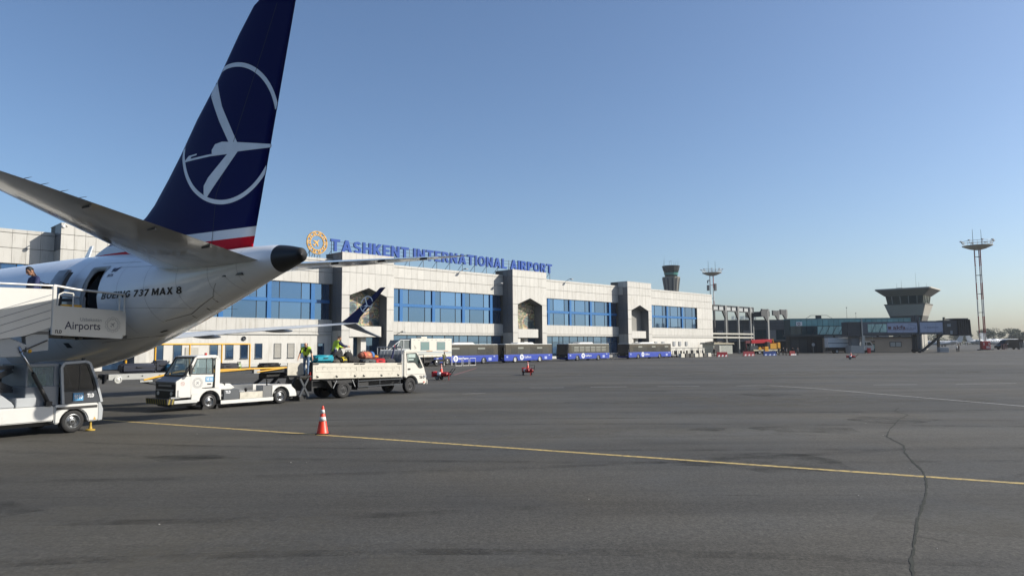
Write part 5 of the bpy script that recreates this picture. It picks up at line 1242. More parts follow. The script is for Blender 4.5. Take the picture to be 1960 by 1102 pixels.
t_ = MB(); put_block(t_, '160', .17, PM((.74, -.008, .73), (1, 0, 0), (0, 0, 1)), .2, .36); t_.build('fleet_number', BLKL, tk)
MB().tube([(.62, -.02, 2.0), (.85, -.2, 2.0), (.85, -.2, 1.5)], .014, 6).box(.82, .88, -.27, -.14, 1.55, 1.85).build('mirror', BLACKM, tk)
for y in (.30, kw - .30): MB().box(-5.9, .9, y + .15 if y < 1 else y - .25, y + .25 if y < 1 else y - .15, .55, .80).build('chassis_rail', KBLK, tk)
MB().box(-2.6, -.7, .5, kw - .5, .42, .75).cyl((-4.27, .1, .42), (-4.27, kw - .1, .42), .12).sphere((-4.27, kw / 2, .42), .24).box(-3.4, -2.7, .1, .55, .35, .7).build('running_gear', KBLK, tk)
MB().box(-.52, -.41, .05, kw - .05, .9, 2.05).build('cab_rear_panel', GREYP, tk)
bz = lambda x: (-x - .5) * .019
def bedpoly(x0, x1, z0, z1): return [(x0, z0 + bz(x0)), (x1, z0 + bz(x1)), (x1, z1 + bz(x1)), (x0, z1 + bz(x0))]
MB().prism(bedpoly(-6.12, -.54, .86, .98), .0, kw).build('bed_floor', KB, tk)
MB().prism(bedpoly(-6.0, -.6, .80, .87), .25, kw - .25).build('bed_bearers', KBLK, tk)
for y0, y1, sg in ((-.03, .01, -1), (kw - .01, kw + .03, 1)):
    for x0, x1 in ((-6.12, -3.42), (-3.36, -.58)):
        d = MB().prism(bedpoly(x0, x1, .87, 1.60), y0, y1).build('drop_side', KB, tk, bevel=.006)
        q = MB(); yo = y0 - .012 if sg < 0 else y1
        for za, zb in ((1.42, 1.45), (1.20, 1.23)): q.prism(bedpoly(x0 + .12, x1 - .12, za, zb), yo, yo + .012)
        for xx in (x0 + .12, x1 - .15): q.prism(bedpoly(xx, xx + .03, 1.23, 1.42), yo, yo + .012)
        q.build('pressed_rib', KB, d)
        r = MB()
        for i in range(9): xx = x0 + .25 + (x1 - x0 - .5) * i / 8; r.box(xx - .012, xx + .012, yo - .002, yo + .004, 1.335 + bz(xx), 1.365 + bz(xx))
        r.build('rope_rivets', DARKP, d, props={'kind': 'stuff'})
        lt = MB()
        for xx in (x0 + .25, (x0 + x1) / 2, x1 - .25):
            lt.beam((xx - .05, yo - .004, 1.02 + bz(xx)), (xx + .05, yo - .004, .94 + bz(xx)), .03, .03).beam((xx - .04, yo - .004, .94 + bz(xx)), (xx + .06, yo - .004, .98 + bz(xx)), .025, .025)
        lt.build('hinge_latch', BLACKM, d)
        for xx in (x0 + .15, x1 - .15): MB().beam((xx - .15, yo - .006, 1.565 + bz(xx)), (xx + .15, yo - .006, 1.565 + bz(xx)), .03, .04).build('top_catch', BLACKM, d)
    MB().box(-3.42, -3.36, y0, y1, .87 + .05, 1.66).build('bed_post', KB, tk); MB().box(-.60, -.54, y0, y1, .85, 1.64).build('bed_post', KB, tk)
hb_ = MB().box(-.56, -.52, .02, kw - .02, .9, 1.75)
for y in [.04 + (kw - .08) * i / 7 for i in range(8)]: hb_.cyl((-.54, y, 1.7), (-.54, y, 2.38), .018, n=6)
hb_.tube([(-.54, .03, 1.7), (-.54, .03, 2.42), (-.54, kw - .03, 2.42), (-.54, kw - .03, 1.7)], .03, 8); hb_.build('headboard', GREYP, tk)
for z in (.78, .50): MB().beam((-3.4, .05, z), (-.45, .05, z), .03, .05).build('side_guard_rail', DARKP, tk)
for x in (-3.38, -2.0, -.62): MB().beam((x, .06, .85), (x, .06, .48), .03).build('guard_post', DARKP, tk)
MB().prism([(-4.95, .86), (-3.6, .86), (-3.75, .72), (-4.8, .72)], .05, .5).prism([(-5.25, .86), (-4.95, .5), (-4.9, .5), (-5.0, .86)], .08, .45).build('mudguard', KBLK, tk)
MB().beam((-4.92, .03, .50), (-4.72, .03, .86), .03).beam((-3.60, .03, .52), (-3.78, .03, .86), .03).build('mudguard_stay', GREYP, tk)
for x in (.11, -4.27):
    wheel(tk, x, .15, .405, .405, .22, -1, rimcol=mat('dark_rim_steel', '#3a3b3d', .45, metal=.4), dish=.55 if x > 0 else .1); wheel(tk, x, kw - .15, .405, .405, .22, 1, rimcol=KBLK)
    if x < 0: wheel(tk, x, .42, .405, .405, .22, -1, rimcol=KBLK); wheel(tk, x, kw - .42, .405, .405, .22, 1, rimcol=KBLK)
MB().box(-6.15, -6.05, .1, kw - .1, .55, .68).build('rear_bumper', KBLK, tk)
MB().box(-6.14, -6.10, .02, kw - .02, .42, .92).build('tailgate_down', KBLK, tk)
MB().box(-6.20, -6.13, .06, .22, .95, 1.3).build('rear_lamp', REDP, tk)
GL = 'luggage on the flatbed truck'
Z0 = .98
for i, (x, y, s) in enumerate([(-5.2, .75, (1.0, .62, .68)), (-4.0, .75, (1.0, .6, .62)), (-2.7, .8, (1.1, .62, .58)), (-1.4, .8, (1.0, .6, .55)), (-4.0, 1.45, (1.0, .5, .62)), (-2.7, 1.45, (1.0, .5, .6))]):
    suitcase(['black trunk case at the tail of the truck under the turquoise suitcase', 'black trunk case under the backpacks on the truck', 'black trunk case under the grey suitcase on the truck', 'black trunk case at the bottom behind the truck cab', 'black trunk case on the far side of the truck bed under a worker', 'black trunk case on the far side of the truck bed under the striped bag'][i], at_local(tk, x, y, Z0 + bz(x)), heading(38), s, '#1a1b1e', GL, 'soft', 'case')
suitcase('bright turquoise hard suitcase at the tail of the luggage truck', at_local(tk, -5.30, .42, 1.72), heading(38), (1.02, .62, .34), '#1296ab', GL)
softbag('grey rolled bag beside the turquoise suitcase on the truck', at_local(tk, -4.55, .35, 1.62), heading(40), (.5, .4, .24), '#55534c', GL)
softbag('dark and yellow sports bag on the truck', at_local(tk, -4.18, .30, 1.62), heading(30), (.5, .42, .34), '#2d2e24', GL, stripes=['#c9b41c'])
b_ = softbag('tall black backpack held by the worker on the truck', at_local(tk, -4.12, .62, 1.85), heading(38), (.62, .42, .56), '#232326', GL, 'backpack', 'backpack'); b_.rotation_euler = (0, R(-35), heading(38))
b_ = softbag('round black backpack leaning on the truck load', at_local(tk, -3.72, .45, 1.63), heading(38), (.48, .4, .58), '#1b1c1e', GL, 'backpack', 'backpack')
softbag('low black holdall in the middle of the truck load', at_local(tk, -3.15, .75, 1.58), heading(38), (.9, .5, .34), '#151517', GL)
suitcase('flat grey hard suitcase lying on the truck edge', at_local(tk, -2.55, .35, 1.58), heading(38), (.85, .5, .24), '#5f6365', GL)
softbag('striped orange and blue bag on top of the truck load', at_local(tk, -2.35, .75, 1.80), heading(38), (.85, .5, .40), '#b06a52', GL, stripes=['#c8563a', '#d9a15c', '#3f6ea8'])
suitcase('red hard suitcase lying on the truck edge', at_local(tk, -1.92, .32, 1.56), heading(38), (.72, .48, .28), '#c8202a', GL)
softbag('orange pouch on top of the truck load near the cab', at_local(tk, -1.75, .85, 1.86), heading(60), (.5, .25, .16), '#d98d25', GL)
softbag('dark grey duffel bag near the truck cab', at_local(tk, -1.22, .40, 1.52), heading(38), (.95, .5, .34), '#34363a', GL)
softbag('small black bag against the truck headboard', at_local(tk, -.80, .55, 1.50), heading(50), (.4, .4, .36), '#17181b', GL)
po = thing('folded_umbrella', 'folded dark blue umbrella leaning on the truck headboard', 'umbrella', at_local(tk, -.86, .35, 1.60), heading(38), GL); MB().cyl((-.15, 0, 0), (.15, .05, .82), .07, .03, 8).build('canopy', NAVYC, po); MB().cyl((.15, .05, .82), (.18, .06, .93), .025, n=6).build('handle', REDP, po)
person('second baggage worker with dark hair in navy and hi-vis bending over backpacks on the truck', at_local(tk, -4.42, .62, 1.32), heading(38) - .15, NAVYC, NAVYC, vest=HIVIS, lean=.32, arms=((.75, 0), (.85, 0)), elbow=(.6, .6), look=.35, scale=.98)

# ================================================================== BELT LOADER
E2, E1 = (-16.4, 29.0), (-11.0, 35.0)
bl = thing('belt_loader', 'yellow-railed baggage belt loader between the truck and the aircraft', 'belt loader', (E2[0], E2[1], 0), math.atan2(E1[1] - E2[1], E1[0] - E2[0]))
LB = math.hypot(E1[0] - E2[0], E1[1] - E2[1]); BW = .95; BG = mat('loader_grey', '#b3b5b2', .45, var=.08)
MB().box(.1, LB - .05, .05, BW - .05, 1.33, 1.40).build('belt', BLACKM, bl)
for y in (0, BW): MB().box(0, 3.6, y - .03, y + .03, 1.16, 1.40).build('side_beam', BG, bl, bevel=.01); MB().box(3.6, LB, y - .03, y + .03, 1.24, 1.40).build('side_beam', DARKP, bl, bevel=.01)
for x in (.0, LB - .02): MB().cyl((x, .02, 1.32), (x, BW - .02, 1.32), .09, n=14).build('end_roller', BLACKM, bl, smooth=.6)
MB().lathe([(.15, 0), (.15, -.05), (.12, -.06), (.1, -.03), (.03, -.06)], (.35, -.03, 1.17), 16).build('drive_pulley', mat('pulley_white', '#c9cac6', .4), bl)
for i, x in enumerate((.4, .75, 1.3, 2.0, 2.7)): MB().lathe([(.03, 0), (.03, -.012), (.001, -.012)], (x, -.03, 1.30), 8).build('bolt_head', BLACKM, bl)
yr = MB().tube([(1.35, -.06, 1.12), (2.55, -.06, 1.38), (2.9, -.06, 1.44), (LB - .1, -.06, 1.46)], .04, 8); yr.build('near_handrail', YELLOW, bl, smooth=.8)
MB().tube([(4.2, -.06, 1.36), (5.6, -.06, 1.42), (6.1, -.06, 1.46)], .035, 8).tube([(6.4, -.08, 1.30), (7.8, -.08, 1.44)], .035, 8).build('fold_brace', YELLOW, bl, smooth=.8)
MB().box(1.2, 1.7, -.08, .0, 1.04, 1.12).box(6.25, 6.55, -.1, .02, 1.24, 1.42).build('rail_bracket', BG, bl)
MB().tube([(1.0, BW + .04, 1.38), (1.0, BW + .04, 1.95)], .04, 8).build('rail_post', YELLOW, bl)
hr = [2.2, 3.7, 5.2, 6.6]
MB().tube([(1.2, BW + .06, 2.62), (6.6, BW + .06, 2.62)], .04, 8).build('far_handrail', YELLOW, bl, smooth=.8)
for x in hr: MB().tube([(x, BW + .06, 1.3), (x, BW + .06, 2.62)], .038, 8).build('rail_post', YELLOW, bl, smooth=.8)
MB().prism([(1.6, .98), (1.7, 1.12), (4.6, .42), (4.6, .28)], .1, .22).prism([(1.6, .98), (1.7, 1.12), (4.6, .42), (4.6, .28)], BW - .22, BW - .1).build('lift_arm', DARKP, bl)
MB().box(2.0, 2.3, .05, .3, .72, .84).build('arm_stop', BLACKM, bl)
MB().box(3.2, 7.6, -.35, BW + .35, .34, .72).box(3.3, 4.2, -.3, .0, .72, .95).build('chassis', mat('loader_white', '#d5d4ce', .5), bl, bevel=.02)
MB().beam((7.2, .2, .6), (7.9, .2, 1.28), .12).beam((6.6, .75, .6), (7.6, .75, 1.28), .12).box(7.0, 8.2, .1, .85, .95, 1.22).build('rear_support', BLACKM, bl)
for x in (3.9, 6.9): wheel(bl, x, -.28, .32, .32, .2, -1); wheel(bl, x, BW + .28, .32, .32, .2, 1)
MB().tube([(7.4, -.05, .2), (7.5, -.1, .8), (7.9, -.05, .5), (8.1, .05, 1.1)], .03, 6).build('hydraulic_hose', BLACKM, bl)
GB = 'luggage on the belt loader'
br = bl.rotation_euler.z
suitcase('long dark navy case under the aircraft belly on the belt', at_local(bl, 1.25, .45, 1.40), br, (1.35, .55, .42), '#232a3b', GB, 'soft', 'case')
suitcase('dark navy suitcase stacked behind the blue suitcase on the belt', at_local(bl, 2.25, .6, 1.40), br, (.6, .5, .52), '#1f2635', GB, 'soft')
suitcase('petrol blue suitcase with white printed figure on the belt', at_local(bl, 2.75, .32, 1.40), br, (.78, .5, .36), '#235e85', GB, 'hard', print_=True)
suitcase('charcoal suitcase on the belt behind the tow tractor', at_local(bl, 5.15, .42, 1.40), br, (.95, .55, .33), '#3a3d44', GB, 'hard')
softbag('small black bag beside the charcoal suitcase on the belt', at_local(bl, 4.72, .25, 1.40), br, (.42, .4, .33), '#121214', GB)
softbag('small green and white bottle bag on the belt', at_local(bl, 5.72, .35, 1.40), br, (.2, .22, .34), '#6d8c3a', GB, stripes=['#cfd4c8'])
suitcase('black hard suitcase at the truck end of the belt', at_local(bl, LB - .85, .30, 1.40), br, (.95, .55, .30), '#17181b', GB, 'hard')
person('bald baggage worker in black shirt, jeans and yellow hi-vis vest pushing a case', at_local(tk, -6.25, .3, 1.14), heading(172), BLACKC, JEAN, vest=HIVIS, bald=True, sleeves=False, lean=.34, arms=((.3, .25), (.3, .25)), elbow=(.1, .1), stride=.22, look=.5, scale=.90, skin=mat('fair_skin', '#c99b80', .5))
st_ = thing('standing_plate', 'black checker-plate standing deck at the truck tail', 'platform', at_local(tk, -6.42, .45, 0), heading(38)); MB().box(-.36, .28, -.42, .8, 1.08, 1.14).build('deck', BLACKM, st_); MB().box(-.2, .15, -.2, .6, .0, .25).build('base', BLACKM, st_)
for sy in (-.3, .65): MB().beam((-.3, sy, .2), (.2, sy, 1.08), .09).beam((.2, sy, .2), (-.3, sy, 1.08), .09).build('scissor_pair', DARKP, st_)

# ================================================================== CONE AND EXTINGUISHER CARTS
def cone(name, label, loc, h=.78, group=None, parent=None, base=True, tilt=0):
    t = thing(name, label, 'cone', loc, .2, group); k = h / .78
    if tilt: t.rotation_euler = (tilt, 0, .2)
    def rad(z): return (.165 + (.030 - .165) * z / .75) * k
    def seg(z0, z1, o=0): return [(rad(z0) + o, z0 * k), (rad(z1) + o, z1 * k)]
    b = MB().prism([(-.19 * k, -.15 * k), (-.15 * k, -.19 * k), (.15 * k, -.19 * k), (.19 * k, -.15 * k), (.19 * k, .15 * k), (.15 * k, .19 * k), (-.15 * k, .19 * k), (-.19 * k, .15 * k)], .0, .03 * k, 'z'); b.build('base', BLACKM, t)
    MB().lathe([(.17 * k, .03 * k), (rad(.05), .05 * k), (rad(.75), .75 * k), (.02 * k, .78 * k)], (0, 0, 0), 24, 'z').build('body', ORANGE, t, smooth=.6)
    for z0, z1 in ((.36, .48), (.57, .68)): MB().lathe(seg(z0, z1, .003 * k), (0, 0, 0), 24, 'z').build('reflective_band', mat('cone_band', '#d8d8d4', .4), t, smooth=True)
    return t
cone('traffic_cone', 'orange traffic cone with two white bands on the yellow line', (-5.35, 20.2, 0))
def ext_cart(label, loc, rz, conelabel):
    t = thing('extinguisher_cart', label, 'extinguisher cart', loc, rz, 'wheeled fire extinguisher carts')
    for y in (-.17, .17):
        c = MB().lathe([(.02, -.62), (.11, -.6), (.145, -.5), (.145, .45), (.11, .56), (.04, .6), (.04, .68)], (0, y, .42), 18, 'x'); cy = c.build('cylinder', REDP, t, smooth=.6)
        MB().lathe([(.148, -.2), (.148, .1)], (0, y, .42), 18, 'x').build('white_label', WHTL, cy, smooth=True)
    f = MB().tube([(-.5, -.3, .25), (.55, -.3, .25), (1.05, -.22, .85), (1.05, .22, .85), (.55, .3, .25), (-.5, .3, .25)], .022, 6); f.build('push_handle', BLACKM, t)
    MB().beam((-.3, -.3, .25), (-.3, .3, .25), .05).beam((.3, -.3, .25), (.3, .3, .25), .05).box(-.65, -.5, -.3, .3, .22, .62).build('cradle', REDP, t)
    for s in (-1, 1): wheel(t, -.15, s * .36, .16, .16, .07, s)
    MB().beam((.6, 0, 0), (.6, 0, .28), .04).build('prop_leg', REDP, t)
    MB().tube([(.6, .1, .5), (.75, .3, .6), (.3, .38, .55), (-.2, .36, .6), (.2, .38, .45)], .02, 6).build('hose', BLACKM, t)
    cone('traffic_cone', conelabel, (loc[0], loc[1], loc[2] + .545), .62, 'cones standing on extinguisher carts')
ext_cart('red extinguisher cart with long handle beside the truck cab', (-5.25, 52.6, 0), R(-20), 'striped cone on the cart beside the truck cab')
ext_cart('red extinguisher cart on the open apron in front of the buses', (1.27, 59.9, 0), R(-70), 'striped cone on the cart in front of the buses')
ext_cart('far red extinguisher cart on the apron in front of the jet bridge', (53.0, 111.8, 0), R(-30), 'striped cone on the far cart before the jet bridge')
# ================================================================== BUSES (front towards -s, parked along the terminal)
BUSB = mat('bus_blue', '#1f40a6', .35, var=.05, coat=.1); BUSG = mat('bus_dark_glass', '#3a3b38', .12, var=.15, scale=1.5, spec=.7); BUSK = mat('bus_black', '#0c0e14', .25); BUSW = mat('bus_white_roof', '#e2e2de', .4)
BUSGREY = mat('bus_window_surround', '#55564f', .25, var=.1)
def bus(label, s_front, off, length, yaw=0, wheels=(2.3, 8.2), hub=None, light=False):
    x, y, _ = facw(s_front, off)
    t = thing('apron_bus', label, 'bus', (x, y, 0), TROT + R(yaw), 'blue apron buses parked along the terminal')   # local +x towards the rear, visible side y=0
    W = 2.5; L_ = length; wr = .47
    lo = [(.05, .30)]
    for wx in wheels:
        lo += [(wx + .56 * math.cos(q), .30 + .62 * math.sin(q)) for q in [math.pi - math.pi * i / 8 for i in range(9)]]
    lo += [(L_ - .05, .30), (L_, .5), (L_, 1.22), (.0, 1.22), (.0, .5)]
    b = MB().prism(lo, .0, W).build('lower_body', BUSB, t)
    MB().box(.35, L_ - .03, .02, W - .02, 1.22, 2.68).build('window_band', BUSGREY if light else BUSG, t)
    MB().prism([(.0, .52), (.35, 1.22), (.35, 2.72), (.12, 2.70), (-.06, 1.1), (-.08, .52)], .03, W - .03).build('front_mask', BUSK, t)
    MB().prism([(.30, 1.2), (1.3, 1.2), (1.3, 1.30), (.9, 1.7), (.9, 2.68), (.30, 2.68)], -.005, .0).build('cab_corner_trim', BUSG, t)
    MB().prism([(.1, 2.68), (L_ - .02, 2.68), (L_ - .05, 2.78), (.2, 2.80)], .0, W).build('roof', BUSW, t, bevel=.05, seg=2)
    MB().prism([(L_ * .30, 2.79), (L_ * .34, 2.99), (L_ * .40, 3.02), (L_ * .62, 3.02), (L_ * .66, 2.79)], .45, W - .45).build('roof_cooler', BUSW, t, bevel=.03)
    MB().box(L_ * .26, L_ * .32, .6, W - .6, 2.79, 2.88).build('roof_hatch', BUSK, t)
    n = int((L_ - 2.2) / 1.45); 
    for i in range(n):
        x0 = 1.5 + (L_ - 2.3) * i / n; x1 = 1.5 + (L_ - 2.3) * (i + 1) / n - .1
        wv = MB().box(x0, x1, .012, .016, 1.35, 2.38).build('side_window', mat('bus_side_glass', '#3a3d3a', .05, spec=.9, rnd=.5), t)
        if light or i % 3 == 1: MB().box(x0 + .06, x1 - .06, .005, .009, 2.06, 2.30).build('vent_pane', mat('bus_pale_pane', '#8d9088', .3), wv)
        if light: MB().box(x0 + .06, x1 - .06, .005, .009, 1.48, 1.98).build('lower_pane', mat('bus_pale_pane2', '#77786f', .3), wv)
    for wx in wheels: wheel(t, wx, .17, wr, wr, .3, -1, rimcol=hub or STEEL, dish=.6); wheel(t, wx, W - .17, wr, wr, .3, 1, rimcol=hub or STEEL)
    MB().box(.4, L_ - .4, .3, W - .3, .22, .6).build('underbody', BLACKM, t)
    e_ = MB(); ex = wheels[0] + 1.45; ring = [(.40 * math.cos(2 * math.pi * i / 24), .40 * math.sin(2 * math.pi * i / 24)) for i in range(24)]
    M = PM((ex, -.008, .80), (1, 0, 0), (0, 0, 1)); e_.strip([(a * .82, c * .82) for a, c in ring], .20, M, True); em2 = [M((x_ * .7 + y_ * .7) * .2, (y_ * .7 - x_ * .7) * .2) for x_, y_ in PLANE2D]; e_.add(em2, [tuple(range(len(em2)))]); e_.build('emblem', WHTL, b)
    t_ = MB(); put_text(t_, 'UzPort', .44, PM((ex + .62, -.008, .66), (1, 0, 0), (0, 0, 1)), bold=.006, width=1.55); t_.build('operator_lettering', WHTL, b)
    k = MB().box(L_ - 1.9, L_ - 1.3, -.006, .0, .45, .85).box(.45, .8, -.006, 0, .75, 1.0).box(L_ - .9, L_ - .6, -.006, 0, .95, 1.12); k.build('notice_sticker', mat('pale_blue_sticker', '#a9b4dc', .5), b)
    MB().box(.0, L_, -.004, .0, 1.10, 1.13).build('waist_line', mat('bus_light_blue', '#5870cc', .4), b)
    for y_ in (.4, W - .4): MB().box(-.10, -.06, y_ - .2, y_ + .2, .62, .78).build('headlight', GREYP, t)
    MB().tube([(.15, -.02, 2.6), (-.25, -.25, 2.5), (-.3, -.25, 2.2)], .025, 6).box(-.36, -.24, -.35, -.15, 1.75, 2.2).build('mirror', BLACKM, t)
    MB().box(L_, L_ + .03, .3, W - .3, .6, 1.1).box(L_, L_ + .03, .1, .3, .9, 1.2).build('rear_panel', BUSK, t)
    return t
bus('blue bus half hidden behind the white ambulift truck', 15.9, 17, 11.9, wheels=(2.4, 9.1), yaw=-1.0)
bus('blue bus with bright white wheel hubs, second from the ambulift', 29.3, 17, 11.1, wheels=(2.4, 8.1), hub=BUSW, yaw=1.6)
bus('blue bus with rows of pale side windows, third from the ambulift', 43.9, 17, 10.9, wheels=(2.4, 7.9), light=True, yaw=-1.2)
bus('blue bus farthest from the ambulift, beside the baggage dollies', 60.9, 17, 14.1, wheels=(3.0, 10.1))

# ambulift ---------------------------------------------------------------
ax, ay, _ = facw(4.6, 21.5)
al = thing('ambulift_truck', 'white ambulift truck with raised box body and railed platform', 'ambulift', (ax, ay, 0), TROT)
AW2 = mat('ambulift_white', '#e6e3d6', .4, var=.04, k=.68)
MB().box(4.0, 10.6, .0, 2.4, 1.15, 3.5).build('box_body', AW2, al, bevel=.04)
for x in (5.5, 8.1): w_ = MB().box(x, x + 1.35, -.012, .02, 2.05, 3.05).build('window', mat('ambulift_glass', '#6f8f90', .08, spec=.8), al, bevel=.05, seg=2); MB().box(x - .05, x + 1.4, -.006, .0, 2.0, 3.1).build('window_frame', GREYP, w_)
for z, c in ((1.75, '#5f7f9a'), (1.55, '#7a8f96')): MB().box(4.0, 10.6, -.008, .0, z, z + .07).build('body_stripe', mat('stripe' + c[1:], c, .5), al)
for i in range(9): MB().box(4.4 + i * .7, 4.65 + i * .7, -.008, 0, 3.28, 3.33).build('marker_strip', GREYP, al); MB().box(4.4 + i * .7, 4.65 + i * .7, -.008, 0, 1.25, 1.30).build('marker_strip', mat('tan_strip', '#c9a877', .5), al)
MB().box(6.4, 7.4, -.008, 0, 1.86, 1.95).box(9.2, 10.0, -.008, 0, 1.86, 1.93).build('lettering_strip', mat('orange_letter_strip', '#c08a52', .5), al)
t_ = MB(); t_.strip([(.13 * math.cos(R(200 + 25 * i)), .13 * math.sin(R(200 + 25 * i))) for i in range(10)], .03, PM((4.6, -.01, 2.35), (1, 0, 0), (0, 0, 1))); t_.strip([(-.05, .28), (-.04, .05), (.12, .04), (.18, -.1)], .04, PM((4.6, -.01, 2.35), (1, 0, 0), (0, 0, 1))); t_.build('wheelchair_symbol', BLKL, al)
MB().box(6.2, 7.2, .8, 1.6, 3.5, 3.72).build('roof_vent', AW2, al, bevel=.06)
MB().prism([(2.1, 1.2), (2.1, 2.6), (2.5, 3.3), (4.0, 3.3), (4.0, 1.2)], .2, 2.2).build('front_lobby', mat('lobby_grey_glass', '#6b7476', .2), al)
fm = MB()
for a, b in (((2.1, 1.2), (2.1, 2.6)), ((2.1, 2.6), (2.5, 3.3)), ((2.5, 3.3), (4, 3.3)), ((3.0, 1.2), (3.0, 3.3)), ((2.1, 2.2), (4, 2.2)), ((-.4, 1.15), (2.1, 1.15)), ((-.4, 2.1), (2.1, 2.1)), ((.8, 2.1), (2.4, 3.2))): fm.beam((a[0], .18, a[1]), (b[0], .18, b[1]), .09)
for i in range(7): fm.beam((-.4 + i * .4, .15, 1.15), (-.4 + i * .4, .15, 2.1), .06)
fm.build('platform_rail', mat('rail_pale', '#c3c8c8', .4), al)
MB().box(-.5, 4.0, .15, 2.25, 1.02, 1.15).build('front_platform', GREYP, al)
MB().box(.2, 10.2, .5, 1.9, .5, .85).build('chassis', BLACKM, al)
MB().beam((4.5, .5, .7), (9.0, .5, 1.15), .14).beam((9.0, .5, .7), (4.5, .5, 1.15), .14).build('scissor_lift', DARKP, al)
MB().prism([(.0, .55), (.0, 1.0), (1.6, 1.0), (1.6, .55)], .1, 2.3).build('cab_base', AW2, al)
for x in (1.0, 8.2): wheel(al, x, .2, .45, .45, .28, -1); wheel(al, x, 2.2, .45, .45, .28, 1)
for x in (9.2, 10.5): MB().beam((x, -.1, .05), (x, -.1, 1.15), .07).build('stabiliser_leg', WHITE, al)
gcx = facw(14.2, 23.4)
gf = thing('guard_frame', 'low white tubular guard frame beside the ambulift', 'barrier', gcx, TROT)
for i in range(3): MB().tube([(i * 1.2, 0, 0), (i * 1.2, 0, .95), (i * 1.2 + 1.0, 0, .95), (i * 1.2 + 1.0, 0, 0)], .03, 6).beam((i * 1.2, 0, .05), (i * 1.2 + 1.0, 0, .05), .05).build('frame_bay', WHITE, gf)
person('worker in olive clothes standing by the ambulift wheel', facw(12.8, 22.8), TROT - 1.6, mat('olive_cloth', '#6b6a45', .85), mat('olive_dark', '#3d3f32', .85), arms=((.3, 0), (.1, 0)))
# luggage trolley rack between buses
for i, (s, lab) in enumerate(((58.2, 'wire trolley rack between the third and fourth buses'),)):
    t = thing('trolley_rack', lab, 'trolley', facw(56.5, 15.5), TROT); g = MB()
    for k in range(6): x = k * .55; g.tube([(x, 0, .15), (x, 0, 1.0), (x + .5, 0, 1.05)], .025, 5).tube([(x, .6, .15), (x, .6, 1.0), (x + .5, .6, 1.05)], .025, 5).beam((x, 0, .3), (x, .6, .3), .04).beam((x, 0, .6), (x + .5, .6, .62), .03)
    g.beam((0, 0, .2), (3.3, 0, .2), .04).beam((0, .6, .2), (3.3, .6, .2), .04); g.build('wire_frame', STEEL, t)
    for x in (.2, 1.6, 3.0): wheel(t, x, .0, .12, .12, .05, -1)

# baggage dollies in a row with curtained covers ------------------------------
for i in range(5):
    s = 78.3 + i * 2.9
    t = thing('baggage_dolly', ['white curtained baggage dolly next to the last bus', 'second covered baggage dolly from the last bus', 'third covered baggage dolly from the last bus', 'fourth covered baggage dolly from the last bus', 'covered baggage dolly nearest the tin kiosk'][i], 'baggage dolly', facw(s, 14.5), TROT, 'covered baggage dollies')
    MB().box(0, 2.5, 0, 1.5, .42, .52).build('deck', GREYP, t); MB().box(-.05, 2.55, -.05, 1.55, 1.75, 1.85).build('roof', mat('dolly_grey_roof', '#6d6f6c', .6), t)
    for x in (0, 2.46):
        for y in (0, 1.46): MB().box(x, x + .05, y, y + .05, .52, 1.75).build('post', STEEL, t)
    for k in range(4):
        if (k + i) % 3: MB().add([(.1 + k * .6, -.02, .6 + .1 * (k % 2)), (.55 + k * .6, -.02, .6), (.5 + k * .6, -.02, 1.75), (.08 + k * .6, -.02, 1.75)], [(0, 1, 2, 3)]).build('curtain', mat('dirty_white_tarp', '#c9c7bd', .8, var=.2), t)
    MB().box(.1, 2.4, .1, 1.4, .53, 1.1 + .2 * (i % 2)).build('dark_load', BLACKC, t)
    for x in (.4, 2.1): wheel(t, x, .08, .2, .2, .12, -1); wheel(t, x, 1.42, .2, .2, .12, 1)
# concrete blocks at their foot
for i in range(7):
    t = thing('concrete_block', ['short white concrete block near the last bus', 'dark concrete block second in the row', 'long dark concrete block third in the row', 'white concrete block fourth in the row', 'white concrete block fifth in the row', 'dark concrete block sixth in the row', 'white concrete block nearest the walking figure'][i], 'block', facw(77.8 + i * 1.75, 17.5), TROT, 'row of concrete blocks by the dollies')
    MB().prism([(0, 0), (1.4, 0), (1.32, .75), (.08, .75)], 0, .6).build('block_body', mat('concrete_white', '#c8c4b8', .8, var=.15) if i in (0, 3, 4, 6) else mat('concrete_dark', '#4b4a46', .85), t, bevel=.04); MB().tube([(.4, .3, .74), (.45, .3, .86), (.6, .3, .86), (.65, .3, .74)], .02, 5).build('lifting_eye', STEEL, t)
person('dark figure walking past the concrete blocks', facw(91.8, 17), TROT + 3.0, BLACKC, BLACKC, stride=.3)

# ================================================================== SKELETON FRAMES BEYOND THE TERMINAL
CONC = mat('grey_steelwork', '#7d7f7e', .6, var=.1); DSTL = mat('dark_steelwork', '#2b2e30', .6); PALEB = mat('pale_beam', '#b7b5aa', .6)
fx = thing('frame_skeleton', 'unfinished steel gallery frame of three joined bays beside the terminal end', 'structure frame', facw(0, -2), TROT)
for i, s in enumerate((133.6, 140.8, 148.2)):
    c = MB().prism([(s - .28, 0), (s + .28, 0), (s + .28, 11.0), (s + .5, 11.7), (s + .5, 13.1), (s - .5, 13.1), (s - .5, 11.7), (s - .28, 11.0)], -.25, .25).build('column', CONC, fx)
    MB().prism([(s - .28, 9.6), (s - 1.6, 11.3), (s - 1.6, 11.7), (s - .28, 11.7)], -.2, .2).build('haunch', DSTL, fx)
    MB().prism([(s - .28, 0), (s + .28, 0), (s + .28, 12.6), (s - .28, 12.6)], 7.0, 7.4).build('rear_column', DSTL, fx)
